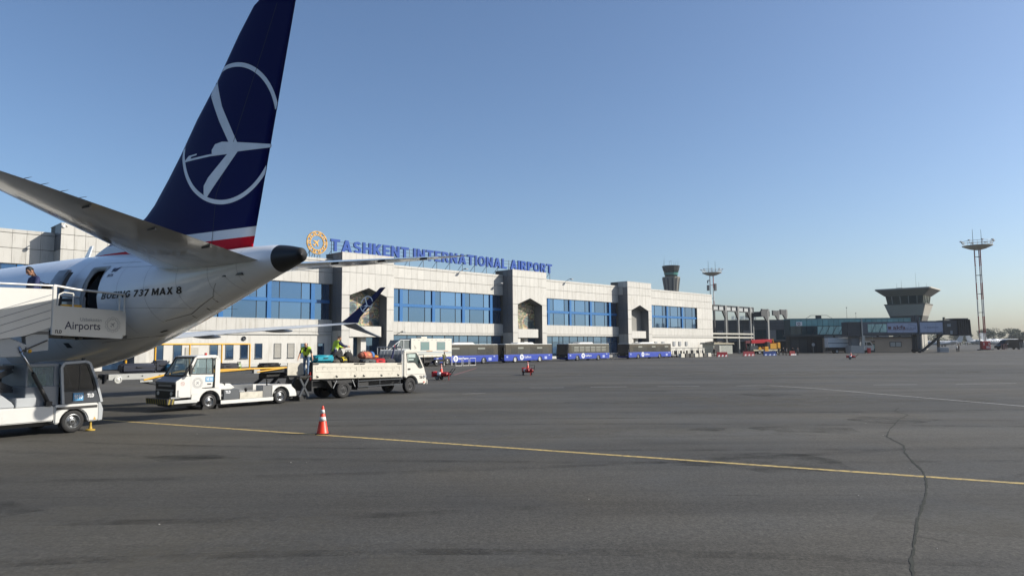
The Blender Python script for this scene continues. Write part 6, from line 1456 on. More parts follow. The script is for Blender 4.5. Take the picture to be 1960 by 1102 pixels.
for a, b in ((124, 133.1), (134.1, 140.3), (141.3, 147.7), (148.7, 150.4)):
    MB().beam((a, 0, 13.0), (b, 0, 13.0), .3, .22).build('top_chord', DSTL, fx); MB().beam((a, 0, 11.6), (b, 0, 11.6), .3, .3).build('bottom_chord', DSTL, fx)
    n = max(1, int((b - a) / 3))
    for k in range(n + 1): x = a + (b - a) * k / n; MB().beam((x, 0, 11.6), (x, 0, 13.0), .2).build('chord_post', DSTL, fx)
    MB().box(a, b, .12, .16, 11.75, 12.85).build('infill_sheet', mat('pale_infill', '#a9adad', .6), fx)
for z, y in ((5.4, -.3), (4.4, -.3), (5.4, 7.2)): MB().beam((124, y, z), (149, y, z), .3, .4).build('floor_beam', PALEB if y < 0 else DSTL, fx)
MB().box(124, 149, .3, 7.0, 4.9, 5.1).build('floor_slab', DSTL, fx)
for lab, cols in (('twin-headed steel portal with joined brackets, left of the last two', ((155.6, -3, 12.2), (158.7, 3, 12.2))), ('tall single steel portal behind the crane', ((162.6, 0, 13.1),)), ('slim steel portal with bracket, second from the glass corridor', ((171.0, -2, 13.1),)), ('steel portal next to the glass corridor', ((174.6, 2, 13.1),))):
    t = thing('steel_portal', lab, 'portal frame', facw(0, -3), TROT, 'free standing steel portals')
    for s, y, h in cols:
        MB().prism([(s - .28, 0), (s + .28, 0), (s + .28, h), (s - .28, h)], y, y + .5).build('column', CONC, t)
        MB().prism([(s - .28, h - 3.4), (s - 2.4, h - 1.7), (s - 4.3, h - 1.6), (s - 4.3, h - .1), (s + .6, h - .1), (s + .6, h - 1.9), (s + .28, h - 2.4)], y + .05, y + .45).build('bracket_head', DSTL, t)
    if len(cols) == 2: MB().prism([(cols[0][0] + .6, 10.6), (cols[1][0] - 1.5, 10.6), (cols[1][0] - 1.5, 12.1), (cols[0][0] + .6, 12.1)], -2.8, 3.2).build('link_beam', DSTL, t)
# tin kiosk
t = thing('tin_kiosk', 'pale corrugated tin kiosk with junk on its roof beside the terminal end', 'kiosk', facw(112.8, 5.5), TROT)
MB().box(0, 9.5, 0, 3, .2, 2.6).build('wall', mat('corrugated_tin', '#b3b7b0', .5, metal=.3, var=.2), t); MB().prism([(-.6, 2.6), (10, 2.6), (9.6, 2.85), (-.2, 3.0)], -.4, 3.4).build('roof', mat('stained_roof', '#a19a86', .8, var=.3), t)
for i in range(16): MB().box(3.6 + i * .36, 3.66 + i * .36, -.04, .0, .3, 2.55).build('corrugation', MATS['corrugated_tin'], t)
MB().box(.3, 2.9, -.02, .05, .3, 2.3).build('opening', BLACKM, t)
for i in range(7): MB().beam((random.uniform(-.5, 6), random.uniform(.3, 2.4), 3.05), (random.uniform(1, 8), random.uniform(.3, 2.4), 3.15 + random.random() * .25), .18, .12).build('roof_junk', mat('junk_brown', '#5d5449', .8), t)
# striped barriers
def barrier(label, x, y, c1, c2, wd=2.0):
    t = thing('road_barrier', label, 'barrier', (x, y, 0), R(4), 'plastic road barriers')
    MB().prism([(-.35, 0), (.35, 0), (.18, .4), (.12, .95), (-.12, .95), (-.18, .4)], 0, wd, 'x') .build('barrier_body', mat('barrier' + c1[1:], c1, .5), t, bevel=.03)
    for i in range(3): MB().add([(.15 + i * wd / 3, -.362, .03), (.15 + i * wd / 3 + .4, -.362, .03), (.15 + i * wd / 3 + .5, -.192, .40), (.15 + i * wd / 3 + .25, -.192, .40)], [(0, 1, 2, 3)]).build('stripe', mat('barrier' + c2[1:], c2, .5), t)
barrier('red and white plastic barrier in front of the tin kiosk', 41.6, 145.5, '#a8202a', '#e2dedc', 2.2)
barrier('pale red and white barrier in front of the crane', 49.4, 152.9, '#b8484a', '#ead6d4', 2.4)
barrier('blue and white barrier in front of the crane wheels', 54.2, 154.2, '#27488f', '#b9c6e6', 2.8)
barrier('small red and white barrier among the seated workers', 60.2, 155.2, '#b23a34', '#e4d9d6', 1.2)
# mobile crane --------------------------------------------------------------
CY = mat('crane_yellow', '#dda01c', .45, var=.1); CRD = mat('crane_red', '#c41627', .4, var=.08)
cr = thing('mobile_crane', 'yellow mobile crane with red telescopic boom beside the dark terminal', 'crane', (59.6, 180.5, 0), R(17)); cr.scale = (1.08, 1.08, 1.0)
MB().box(1.5, 9.0, 0, 2.4, .75, 1.15).build('carrier', mat('crane_cream', '#cfc6a6', .5), cr, bevel=.04); MB().box(4.6, 5.6, -.1, 1.1, .5, 1.9).prism([(2.9, .7), (3.8, .7), (3.8, 1.4), (3.4, 1.9), (2.9, 1.5)], 0, 2.3).build('carrier_cab', CY, cr, bevel=.05)
for x in (3.2, 4.4, 7.0, 8.3): wheel(cr, x, .15, .5, .5, .35, -1, rimcol=WHITE); wheel(cr, x, 2.2, .5, .5, .35, 1, rimcol=WHITE)
MB().box(6.3, 8.6, .2, 2.2, 1.3, 2.6).box(8.3, 9.1, .1, 2.3, 1.4, 2.9).build('counterweight', CY, cr, bevel=.06); MB().box(5.4, 6.2, .1, 1.1, 1.2, 3.1).build('operator_cab', BLACKM, cr, bevel=.05)
MB().beam((7.4, 1.2, 3.3), (1.6, 1.2, 3.15), .7, .95).build('boom', CRD, cr, bevel=.06); MB().beam((1.8, 1.2, 3.15), (.2, 1.2, 3.05), .5, .65).build('boom_tip', mat('crane_dark_red', '#6d1d26', .5), cr)
MB().beam((.4, 1.2, 3.0), (.4, 1.2, .9), .16).box(.15, .65, 1.0, 1.4, .8, 1.2).build('hook_block', mat('crane_dark_red', '#6d1d26', .5), cr)
MB().box(.9, 3.0, .3, 2.2, 1.0, 2.1).build('rope_tank', DARKP, cr); MB().tube([(7.2, 1.2, 3.0), (7.9, 1.2, 3.8), (8.0, 1.2, 2.8)], .08, 6).build('luffing_ram', CY, cr)
for i, (x, y, lab) in enumerate(((58.5, 156.7, 'worker in dark clothes and light vest sitting nearest the crane'), (59.6, 157.2, 'worker with pale cap next to the crane counterweight'), (60.0, 156.6, 'worker beside the small red barrier'), (62.2, 158.4, 'worker in pale shirt behind the small red barrier'), (63.2, 158.2, 'dark dressed worker farthest from the crane'))):
    person(lab, (x, y, 0), R(-90 + 40 * (i % 3 - 1)), BLACKC if i % 2 else GREYC, BLACKC, vest=None, scale=.96, lean=.15 * (i % 3), group=None, hair=HAIRD if i != 1 else WHITEC)

# ================================================================== DARK TERMINAL WING AND GLASS CORRIDOR
DKW = mat('dark_panel_cladding', '#4b5157', .5, var=.1, rnd=.15); DKG = mat('dark_teal_glass', '#27464f', .12, var=.25, scale=.3, spec=.7, rnd=.2); TEAL = mat('teal_glass', '#5c949a', .15, k=1.1, var=.2, scale=.4, spec=.6, rnd=.25); TEALL = mat('pale_teal_glass', '#9cc0ba', .15, k=1.1, var=.2, rnd=.2)
dw = thing('terminal_wing', 'dark panelled terminal wing with faded roof letters behind the steel frames', 'building', (58, 216, 0), 0)
MB().box(0, 26, 0, 14, 0, 9.9).build('wall_core', mat('wing_core', '#34393d', .7), dw)
for r, (z0, z1) in enumerate(((8.9, 9.9), (7.9, 8.85), (6.9, 7.85))):
    for i in range(13): MB().box(.03 + i * 2, 1.97 + i * 2, -.08, 0, z0 + .03, z1).build('cladding_panel', DKW, dw)
for i in range(13):
    if i % 4 != 2: MB().box(.05 + i * 2, 1.95 + i * 2, -.05, 0, 3.9, 6.8).build('pane', DKG, dw)
    else: MB().box(.05 + i * 2, 1.95 + i * 2, -.07, 0, 3.9, 6.8).build('pale_bay', mat('pale_grey_bay', '#7d8285', .5), dw)
MB().box(-.3, 26.2, -.5, 0, 3.4, 3.85).build('fascia', mat('pale_fascia', '#70777a', .5), dw)
for i in range(8): MB().box(.3 + i * 3.2, 3.2 + i * 3.2, -.04, 0, .2, 3.2).build('lower_bay', mat('dark_lower_bay', '#2b2f32', .4, rnd=.3), dw)
PBL = mat('faded_blue_letter', '#8fb2d6', .5)
for i in range(15):
    x = 8.8 + i * .5; q = MB().box(x, x + .09, .3, .42, 10.05, 11.1)
    if i % 3 != 1: q.box(x + .28, x + .37, .3, .42, 10.05, 11.1)
    q.box(x + .09, x + .28, .31, .41, (10.5, 10.95, 10.05)[i % 3], (10.62, 11.09, 10.18)[i % 3]); q.build('faded_letter', PBL, dw)
MB().tube([(8.6, .5, 9.9), (16.6, .5, 9.9)], .06, 6).build('letter_rail', STEEL, dw)
mb = MB()
for i in range(10): mb.beam((2 + .3 * (i % 2), 8, 9.9 + i * .3), (2.3 + .3 * ((i + 1) % 2), 8, 10.2 + i * .3), .05)
mb.build('roof_ladder', STEEL, dw)
gc = thing('glass_corridor', 'teal glazed upper corridor leading to the jet bridge', 'building', (77, 197, 0), R(-1.2))
MB().box(0, 35.5, .3, 5, 4.7, 9.2).build('corridor_core', mat('corridor_core', '#31494d', .6), gc)
for i in range(24):
    x = .05 + i * 1.48
    MB().box(x, x + 1.40, 0, .3, 7.4, 9.35 + .0).build('upper_pane', TEAL, gc); MB().box(x, x + 1.40, .02, .3, 5.1, 7.3).build('window_pane', TEALL if 4 < i < 22 else DKG, gc)
for i in range(0, 24, 2): x = 6 + i * .9; MB().beam((x, -.05, 5.1), (x + 1.2, -.05, 7.3), .09).build('brace', DSTL, gc)
MB().box(-.2, 35.7, -.15, 5.1, 4.6, 5.05).box(-.1, 35.6, -.05, .3, 7.28, 7.42).build('floor_edge', mat('corridor_edge', '#3b4a4c', .5), gc)
MB().box(-.2, 35.6, -.1, 5.1, 9.2, 9.5).build('roof', mat('corridor_roof', '#5f8d92', .4), gc)
MB().box(1.6, 3.2, -.12, -.02, 7.5, 8.6).build('sign_plate', WHTL, gc); sg2 = MB(); sg2.strip([(.32 * math.cos(2 * math.pi * i / 16), .32 * math.sin(2 * math.pi * i / 16)) for i in range(16)], .16, PM((2.3, -.14, 8.05), (1, 0, 0), (0, 0, 1)), True); sg2.build('sign_mark', BLKL, gc)
rr_ = MB().tube([(5, 2, 9.5), (6.5, 2, 10.4), (11, 2, 10.4), (12.5, 2, 9.5)], .06, 6).box(8, 9.2, 1.4, 2.6, 9.5, 10.4); rr_.build('roof_rail', DSTL, gc)
for x in (16.5, 19): MB().cyl((x, 2, 9.5), (x, 2, 12.5 if x < 17 else 10.8), .05, .02, 6).sphere((x, 2, 10.9 if x > 17 else 12.5), .15).build('roof_antenna', DSTL, gc)
for i, x in enumerate((6, 12, 18, 24, 30)): MB().box(x, x + .4, .6, 1.0, 0, 4.6).build('pillar', DSTL, gc)
MB().box(.2, 9.6, 1.2, 4.5, 0, 4.6).build('lower_wall', mat('dark_lower_bay', '#2b2f32', .4), gc)
for i in range(4): MB().box(.6 + i * 2.3, 2.5 + i * 2.3, 1.14, 1.2, .1, 3.6).build('lower_bay', mat('dark_shutter', '#3a3f41', .5, rnd=.3), gc)
lb = thing('service_building', 'low taupe service building under the glass corridor', 'building', (86, 193.5, 0), R(-1))
MB().box(0, 22.5, 0, 7, 0, 4.0).build('wall', mat('taupe_render', '#a59a8c', .8, k=1.0, var=.08, scale=.5), lb); MB().box(-.2, 22.7, -.3, 7, 4.0, 4.3).build('roof', mat('lb_roof', '#5c5f5f', .7), lb)
for x, w_, h0, h1 in ((6.0, 1.2, .1, 2.3), (10.7, 1.5, .1, 2.4)): MB().box(x, x + w_, -.06, 0, h0, h1).build('door', mat('dark_door', '#3a3f45', .4), lb); MB().box(x + .1, x + w_ - .1, -.08, -.06, 1.1, 2.1).build('door_pane', TEALL, lb)
o = MB().box(16.2, 19.4, -.05, 0, 1.5, 2.9).build('window', WFR, lb); MB().box(16.4, 17.7, -.07, -.05, 1.65, 2.75).box(17.9, 19.2, -.07, -.05, 1.65, 2.75).build('pane', mat('pale_window', '#b9c0c2', .3), o)
MB().box(10.9, 12.2, -.25, 0, 2.9, 3.15).build('door_canopy', BLACKM, lb); MB().box(22.3, 22.9, -.1, .3, 0, 4.1).box(23.4, 23.7, -.1, .3, 0, 4.1).build('downpipe', mat('pale_pipe', '#c9c4b8', .6), lb)
MB().box(0, 22, -1.2, 0, .0, .15).build('kerb', mat('kerb_grey', '#77756f', .8), lb)
# jet bridge ------------------------------------------------------------------
JB = mat('bridge_grey', '#555d68', .5, var=.08); JBD = mat('bridge_dark', '#33383f', .5); JBP = mat('bridge_panel_blue_grey', '#8b95ab', .45, k=1.1, var=.05)
jb = thing('jet_bridge', 'grey jet bridge with advertising panels reaching over the apron', 'jet bridge', (85.6, 182, 0), R(-1.0))
MB().box(0, 3.6, -.3, 3.2, 4.3, 8.0).build('rotunda', JBD, jb, bevel=.05)
MB().box(3.6, 18.2, .3, 2.9, 4.9, 7.95).build('inner_tunnel', JB, jb); MB().box(3.4, 18.2, .1, 3.1, 4.65, 4.95).build('tunnel_floor_beam', JBD, jb); MB().box(18.2, 24.4, .05, 3.15, 4.7, 8.1).build('outer_tunnel', JB, jb)
for i in range(5):
    x = 5.4 + i * .96; MB().box(x, x + .9, .24, .3, 5.35, 7.4).build('tunnel_pane', TEALL, jb)
    if i % 2: MB().beam((x, .2, 5.35), (x + .9, .2, 7.4), .08).build('brace', JBD, jb)
for i, (x0, x1) in enumerate(((10.3, 12.3), (12.34, 14.3), (14.34, 16.3), (16.34, 17.9))): MB().box(x0, x1, .2, .3, 5.2, 7.6).build('advert_panel', JBP, jb)
for x0, x1 in ((18.5, 20.4), (20.44, 22.3), (22.34, 24.2)): MB().box(x0, x1, -.03, .05, 5.2, 7.7).build('advert_panel', JBP, jb)
MAR = mat('maroon_lettering', '#561f33', .5)
t_ = MB(); put_text(t_, 'akfa', 1.35, PM((11.75, .19, 6.05), (1, 0, 0), (0, 0, 1)), bold=.03, width=3.2); t_.add([(10.5, .19, 6.05), (11.3, .19, 6.05), (11.3, .19, 6.75), (10.5, .19, 6.75)], [(0, 1, 2, 3)]); t_.strip([(10.5, 5.8), (16.9, 5.86)], .07, lambda a, b: (a, .19, b)); t_.build('advert_lettering', MAR, jb)
t_ = MB(); put_text(t_, 'BUILD', .55, PM((15.15, .19, 6.02), (1, 0, 0), (0, 0, 1)), width=2.2); t_.strip([(15.6, 6.7), (15.6, 7.35), (17.4, 6.95), (17.4, 6.05)], .06, lambda a, b: (a, .19, b)); t_.build('advert_lettering', mat('grey_blue_lettering', '#3b3f55', .5), jb)
t_ = MB(); put_text(t_, 'akfabuild.com', .5, PM((20.2, -.04, 6.3), (1, 0, 0), (0, 0, 1)), width=2.9); t_.strip([(19.7 + .25 * math.cos(i), 6.45 + .25 * math.sin(i)) for i in range(7)], .05, lambda a, b: (a, -.04, b), True); t_.build('web_lettering', MATS['grey_blue_lettering'], jb)
MB().box(24.4, 28.0, -.1, 3.3, 4.5, 8.25).build('bridge_cab', JBD, jb, bevel=.1); MB().box(25.3, 26.2, -.12, -.1, 6.6, 7.3).box(26, 26.6, -.12, -.1, 4.7, 5.6).build('cab_notice', mat('cab_pale_notice', '#8f989c', .5), jb)
MB().cyl((24.8, .3, 8.1), (24.8, .3, 9.0), .3).build('roof_beacon', mat('beacon_tan', '#6d6a58', .6), jb)
bw_ = MB()
for i in range(6): x = 28.0 + i * .55; bw_.prism([(x, 4.4), (x + .5, 4.3), (x + .42 - i * .02, 8.3), (x + .05, 8.4)], -.3, 3.5)
bw_.build('bellows_canopy', mat('bellows_black', '#1f2327', .7), jb); MB().box(26.9, 30.6, -.3, 3.5, 8.4, 8.7).build('canopy_top', JBD, jb)
MB().box(1.2, 3.3, .6, 2.4, .0, 4.3).build('rotunda_column', mat('pier_grey', '#77797a', .7), jb); MB().box(.6, 4.0, -.4, 2.8, 0, 1.9).build('pier_block', mat('pier_pale', '#a9aba9', .7), jb, bevel=.05)
MB().box(3.5, 4.2, -.4, .2, 1.9, 4.5).beam((3.6, -.4, 8.8), (3.6, -.4, 4.0), .25).build('service_post', mat('pale_steelwork', '#b9bab4', .5), jb)
MB().box(17.8, 18.6, .3, 1.0, .6, 9.6).box(17.8, 18.6, 2.2, 2.9, .6, 9.6).build('lift_column', JBD, jb); MB().box(17.6, 18.8, .2, 3.0, .3, .8).build('drive_bogie', BLACKM, jb)
for y in (.3, 2.9): wheel(jb, 18.2, y, .55, .55, .4, -1 if y < 1 else 1)
sb_ = MB().beam((18.6, -.3, .3), (24.0, -.3, 4.6), .12, .35).beam((18.6, .7, .3), (24.0, .7, 4.6), .12, .35).beam((18.6, -.3, 1.3), (24.0, -.3, 5.6), .06); 
for i in range(20): x = 18.7 + i * .265; sb_.beam((x, -.3, .4 + i * .211), (x, .7, .4 + i * .211), .2, .05)
sb_.build('service_stairs', DSTL, jb)
MB().box(22.9, 23.4, .2, .7, 0, 4.7).build('stair_prop', mat('rusty_prop', '#6b5c4b', .8), jb)
# box truck under the bridge
bt = thing('box_truck', 'white catering truck with long pale box parked under the jet bridge', 'truck', (82.2, 185.5, 0), R(-1))
MB().box(0, 6.8, 0, 2.4, 1.5, 4.0).build('box_body', mat('catering_box', '#c9cdcf', .45, var=.05, k=1.0), bt, bevel=.04); MB().box(0, 6.8, -.01, 0, 2.55, 2.72).build('box_stripe', mat('blue_grey_stripe', '#56636e', .5), bt)
MB().prism([(8.90, .7), (8.90, 2.2), (9.30, 3.1), (10.90, 3.1), (11.60, 2.0), (11.70, .7)], 0, 2.2).build('cab', WHITE, bt, bevel=.06, seg=2); MB().prism([(10.00, 2.0), (10.00, 2.8), (10.80, 2.8), (11.30, 2.0)], -.015, 0).prism([(9.20, 2.0), (9.20, 2.8), (9.80, 2.8), (9.80, 2.0)], -.015, 0).build('side_window', mat('dark_cab_glass', '#1d2a2a', .1), bt)
MB().box(0, 11.3, .4, 2.0, .6, 1.0).build('chassis', BLACKM, bt); MB().box(.2, 6.8, .1, 2.3, .9, 1.5).build('lift_frame', BLACKM, bt)
MB().beam((7.80, .2, 3.7), (11.60, .2, 3.7), .1).beam((7.80, .2, 4.2), (11.60, .2, 4.2), .1).beam((7.80, .2, 3.2), (11.60, .2, 4.2), .08).beam((11.60, .2, 3.1), (11.60, .2, 4.2), .1).beam((9.60, .2, 3.1), (9.60, .2, 4.2), .1).build('access_platform', mat('pale_steelwork', '#b9bab4', .5), bt)
for x in (2.2, 5.4, 10.20): wheel(bt, x, .2, .5, .5, .3, -1, rimcol=WHITE); wheel(bt, x, 2.0, .5, .5, .3, 1)
t = thing('red_hydrant_box', 'red hydrant box beside the bridge pier', 'hydrant', (90.4, 181.4, 0), 0); MB().box(0, .7, 0, .6, 0, 1.25).build('cabinet', REDP, t, bevel=.03); MB().box(-.03, .73, -.03, .63, 1.25, 1.33).build('lid', REDP, t)
t = thing('round_road_sign', 'round grey road sign by the glass corridor', 'sign', (77.6, 184.0, 0), 0); MB().cyl((0, 0, 0), (0, 0, 2.6), .05).build('post', STEEL, t); MB().lathe([(.42, 0), (.42, -.04), (.01, -.04)], (0, -.06, 2.3), 20).build('disc', GREYP, t)
# ================================================================== TOWERS
TCON = mat('tower_concrete', '#98958c', .8, k=.95, var=.08, scale=.4); TDK = mat('tower_dark_glass', '#2c3f3d', .1, spec=.9)
tw = thing('old_control_tower', 'squat grey control tower with wide overhanging roof behind the jet bridge', 'tower', (117.3, 210, 0), R(-41)); tw.scale = (.82, .82, 1)
def frus(mb, z0, a0, z1, a1, y=1.0, ch=.05):
    def ring(a, z): c = a * ch; return [(a, -a + c, z), (a, a - c, z), (a - c, a, z), (-a + c, a, z), (-a, a - c, z), (-a, -a + c, z), (-a + c, -a, z), (a - c, -a, z)]
    return mb.loft([ring(a0, z0), ring(a1, z1)])
frus(MB(), 0, 4.6, 8.6, 4.6).build('shaft', TCON, tw); frus(MB(), 8.6, 4.7, 10.4, 5.3).build('lower_flare', mat('tower_mid', '#5c5a55', .8), tw); frus(MB(), 10.4, 5.3, 13.6, 6.5).build('upper_flare', TCON, tw); frus(MB(), 13.6, 6.6, 13.9, 6.6).build('gallery_edge', mat('tower_edge', '#68655f', .8), tw)
frus(MB(), 13.9, 5.7, 16.2, 6.1).build('cab_glass', TDK, tw); frus(MB(), 16.2, 6.3, 18.0, 8.9).build('roof_canopy', mat('tower_canopy', '#86847e', .8), tw); frus(MB(), 18.0, 8.9, 18.35, 8.8).build('roof', TCON, tw)
for q in range(4):
    for k in (-3.9, -1.3, 1.3, 3.9):
        a, b = Vector((k, -5.78, 13.9)), Vector((k * 1.04, -6.15, 16.2)); rot = Matrix.Rotation(q * math.pi / 2, 3, 'Z'); MB().beam(rot @ a, rot @ b, .22).build('mullion', mat('pale_mullion', '#8f938f', .5), tw)
for x, y, h in ((-2, 0, 3), (2.5, 1, 5), (4, -2, 2), (-4, 2, 2.2), (6, 0, 1.6)): MB().cyl((x, y, 18.3), (x, y, 18.3 + h), .05, .02, 5).build('roof_antenna', DSTL, tw)
MB().box(-3.5, -1.5, -1, 1, 18.35, 18.9).build('roof_unit', TCON, tw); MB().box(2.6, 3.6, -4.66, -4.6, 5, 6.6).build('shaft_window', mat('pale_window', '#b9c0c2', .3), tw)
MB().prism([(-6.5, .5), (-5.6, .5)][:0] + [(4.62, 1.4), (4.66, 1.4), (4.66, 7.8), (4.62, 7.8)], -1.8, -1.0).build('stair_slot', DARKP, tw)
t2 = thing('control_tower', 'tall flared concrete control tower with dark green glass cab behind the terminal', 'tower', (96.8, 430, 0), R(10))
def oc(mb, z0, r0, z1, r1, n=12): return mb.loft([[(r * math.cos(2 * math.pi * i / n), r * math.sin(2 * math.pi * i / n), z) for i in range(n)] for r, z in ((r0, z0), (r1, z1))])
oc(MB(), 0, 3.0, 26, 3.0).build('shaft', TCON, t2); oc(MB(), 26, 3.0, 43.6, 5.4).build('flared_head', mat('tower_pale_concrete', '#8b8980', .8, var=.06), t2)
for i in range(12):
    a = 2 * math.pi * (i + .5) / 12; MB().beam((3.15 * math.cos(a), 3.15 * math.sin(a), 28), (5.25 * math.cos(a), 5.25 * math.sin(a), 42.8), .9, .25, up=(math.cos(a), math.sin(a), 0)).build('dark_slot', DARKP, t2)
oc(MB(), 43.6, 3.6, 47.5, 4.6).build('cab_glass', mat('green_cab_glass', '#17302f', .08, spec=.8), t2); oc(MB(), 47.5, 4.7, 50.4, 5.4).build('roof_canopy', mat('cab_black', '#1c2326', .5), t2); oc(MB(), 44.8, 4.0, 46.2, 4.35).build('cab_teal_band', mat('teal_band', '#4f8f88', .3), t2)  # last ring is a plain teal band round the cab glass
for i, (x, h) in enumerate(((-4.6, 3.4), (-4.2, 6), (-1, 3.2), (.3, 3.5), (2, 3), (3.2, 3.2), (4.6, 4.4))): MB().cyl((x, 0, 50.4), (x, 0, 50.4 + h), .07, .03, 5).build('antenna', DSTL, t2)
MB().tube([(-1, 0, 53), (.4, 0, 53.6)], .08, 5).build('antenna_bar', DSTL, t2)
# lighting masts --------------------------------------------------------------
def mast(label, x, y, h, rw=3.45):
    z0 = gz(x, y); t = thing('lighting_mast', label, 'lighting mast', (x, y, z0), .3, 'tall apron lighting masts')
    RW = mat('mast_red', '#8e3b36', .5); PW_ = mat('mast_white', '#c9c9c4', .5)
    hh = h - 2.5
    for k in range(3):
        a = 2 * math.pi * k / 3 + .4; 
        for i in range(6):
            za, zb = hh * i / 6, hh * (i + 1) / 6; ra = rb = .78
            MB().cyl((ra * math.cos(a), ra * math.sin(a), za), (rb * math.cos(a), rb * math.sin(a), zb), .13, n=8).build('mast_leg', RW if i % 2 else PW_, t)
    l = MB()
    for i in range(int(hh / 1.2)):
        z = i * 1.2
        for k in range(3):
            a, b = 2 * math.pi * k / 3 + .4, 2 * math.pi * (k + 1) / 3 + .4; r = .78
            if i % 4 == 0: l.beam((r * math.cos(a), r * math.sin(a), z), (r * math.cos(b), r * math.sin(b), z), .1)
    for i in range(int(hh / .45)): l.beam((-.95, -.3, i * .45), (-.95, .1, i * .45), .04)
    l.build('lattice_bracing', DSTL, t)
    MB().lathe([(.8, h - 2.6), (rw * .55, h - 2.3), (rw, h - 1.6), (rw, h - 1.5), (.1, h - 1.5)], (0, 0, 0), 24, 'z').build('platform_dish', mat('mast_dish', '#dcdbd3', .5), t)
    r = MB(); ring = [(rw * .97 * math.cos(2 * math.pi * i / 18), rw * .97 * math.sin(2 * math.pi * i / 18)) for i in range(19)]
    for dz in (-.9, -.35): r.tube([(a, b, h + dz) for a, b in ring], .05, 5)
    for a, b in ring[:-1]: r.beam((a, b, h - 1.5), (a, b, h - .35), .05)
    r.build('platform_rail', PW_, t)
    for i in range(8):
        a = 2 * math.pi * i / 8 + .2; q = (rw * 1.08 * math.cos(a), rw * 1.08 * math.sin(a)); MB().box(q[0] - .22, q[0] + .22, q[1] - .2, q[1] + .2, h - .45, h - .15).beam((q[0], q[1], h - .5), (q[0] * .8, q[1] * .8, h - 1.4), .06).build('floodlight', GREYP, t)
    for sx in (-1, 1): MB().cyl((sx * rw * .42, 0, h - 1.5), (sx * rw * .42, 0, h + 2.8), .07, .04, 6).build('lightning_rod', DSTL, t)
    return t
ms = mast('red and white lattice lighting mast on the right with red cabinet at its foot', 120.9, 183, 28.4)
t = thing('mast_cabinet', 'red switch cabinet at the foot of the right mast', 'cabinet', (120.4, 181.6, gz(120.4, 181.6)), 0); MB().box(-1.0, 1.0, -.5, .5, 0, 2.2).build('cabinet_body', REDP, t, bevel=.04); MB().box(-.8, -.5, -.52, -.5, 1.2, 1.9).box(.5, .8, -.52, -.5, 1.2, 1.9).box(-.1, .8, -.52, -.5, .4, 1.0).build('notice_plate', mat('pale_notice', '#d5b6b2', .5), t); MB().box(-1.6, 1.6, -.8, .8, -.1, .2).build('plinth', DARKP, t)
m2_ = mast('lighting mast rising behind the right end of the terminal', 72.7, 257, 30.0)
MB().tube([(-1.8, 0, 24.6), (-1.9, 0, 25.6), (-1.2, 0, 25.7)], .2, 6).box(-2.1, -1.4, -.3, .3, 22, 24).box(.9, 1.6, -.3, .3, 22, 24.6).build('cell_antenna', mat('antenna_grey', '#5f6163', .5), m2_)
# ================================================================== FAR RIGHT: VAN, STEPS, JETS, HALL, TREES
vx, vy = 125.6, 184; vz = gz(vx, vy)
vn = thing('dark_van', 'black high-roof van parked at the right edge', 'van', (vx, vy, vz), R(4))
vp = [(.1, .35), (.1, .95), (.9, 1.25), (2.0, 2.35), (2.6, 2.6), (6.6, 2.6), (6.8, 2.3), (6.8, .4)]
MB().prism(vp, 0, 2.0).build('body', mat('van_black', '#0b0b10', .35, spec=.3), vn, bevel=.06, seg=2); MB().prism([(1.35, 1.35), (2.05, 2.2), (2.9, 2.2), (2.9, 1.35)], -.012, 0).build('side_window', mat('van_glass', '#2c3138', .08), vn); MB().box(2.0, 2.25, -.3, -.02, 1.3, 1.6).build('mirror', mat('van_mirror', '#a3a6ab', .3), vn)
for x in (1.2, 5.4): wheel(vn, x, .12, .36, .36, .24, -1); wheel(vn, x, 1.88, .36, .36, .24, 1)
for i, (x, y, h, lab) in enumerate(((122.5, 178, 1.5, 'low red and white step stand next to the mast cabinet'), (127.9, 179, 1.9, 'grey step ladder frame in front of the black van'), (130.9, 178.5, 3.1, 'tall step ladder in front of the van rear'))):
    t = thing('step_stand', lab, 'steps', (x, y, gz(x, y)), 0, 'maintenance step stands'); g = MB()
    for dx in (0, .9):
        for dy in (0, .7): g.beam((dx, dy, 0), (dx, dy, h), .07)
    for k in range(int(h / .4)): g.beam((0, 0, .3 + k * .4), (.9, 0, .3 + k * .4), .06)
    g.beam((0, 0, h), (0, .7, h), .06).beam((.9, 0, h), (.9, .7, h), .06); g.build('frame', mat('pale_pink_steel', '#b98f88', .5) if i == 0 else mat('pale_steelwork', '#b9bab4', .5), t)
for i, (x, y, lab) in enumerate(((111.5, 179, 'person with white bag standing under the jet bridge nose'), (112.2, 179.4, 'person in dark suit standing under the jet bridge nose'))): person(lab, (x, y, gz(x, y)), R(-90), BLACKC if i else WHITEC, BLACKC)
t = thing('equipment_box', 'pale grey equipment box by the bridge nose', 'box', (103.5 + 2.0, 176, gz(105.5, 176)), 0); MB().box(0, 2.2, 0, 1.4, .15, 1.4).build('box_body', mat('eq_pale', '#9aa0a6', .5), t, bevel=.04); MB().box(0, 2.2, -.02, 0, .75, .8).build('seam', DARKP, t)
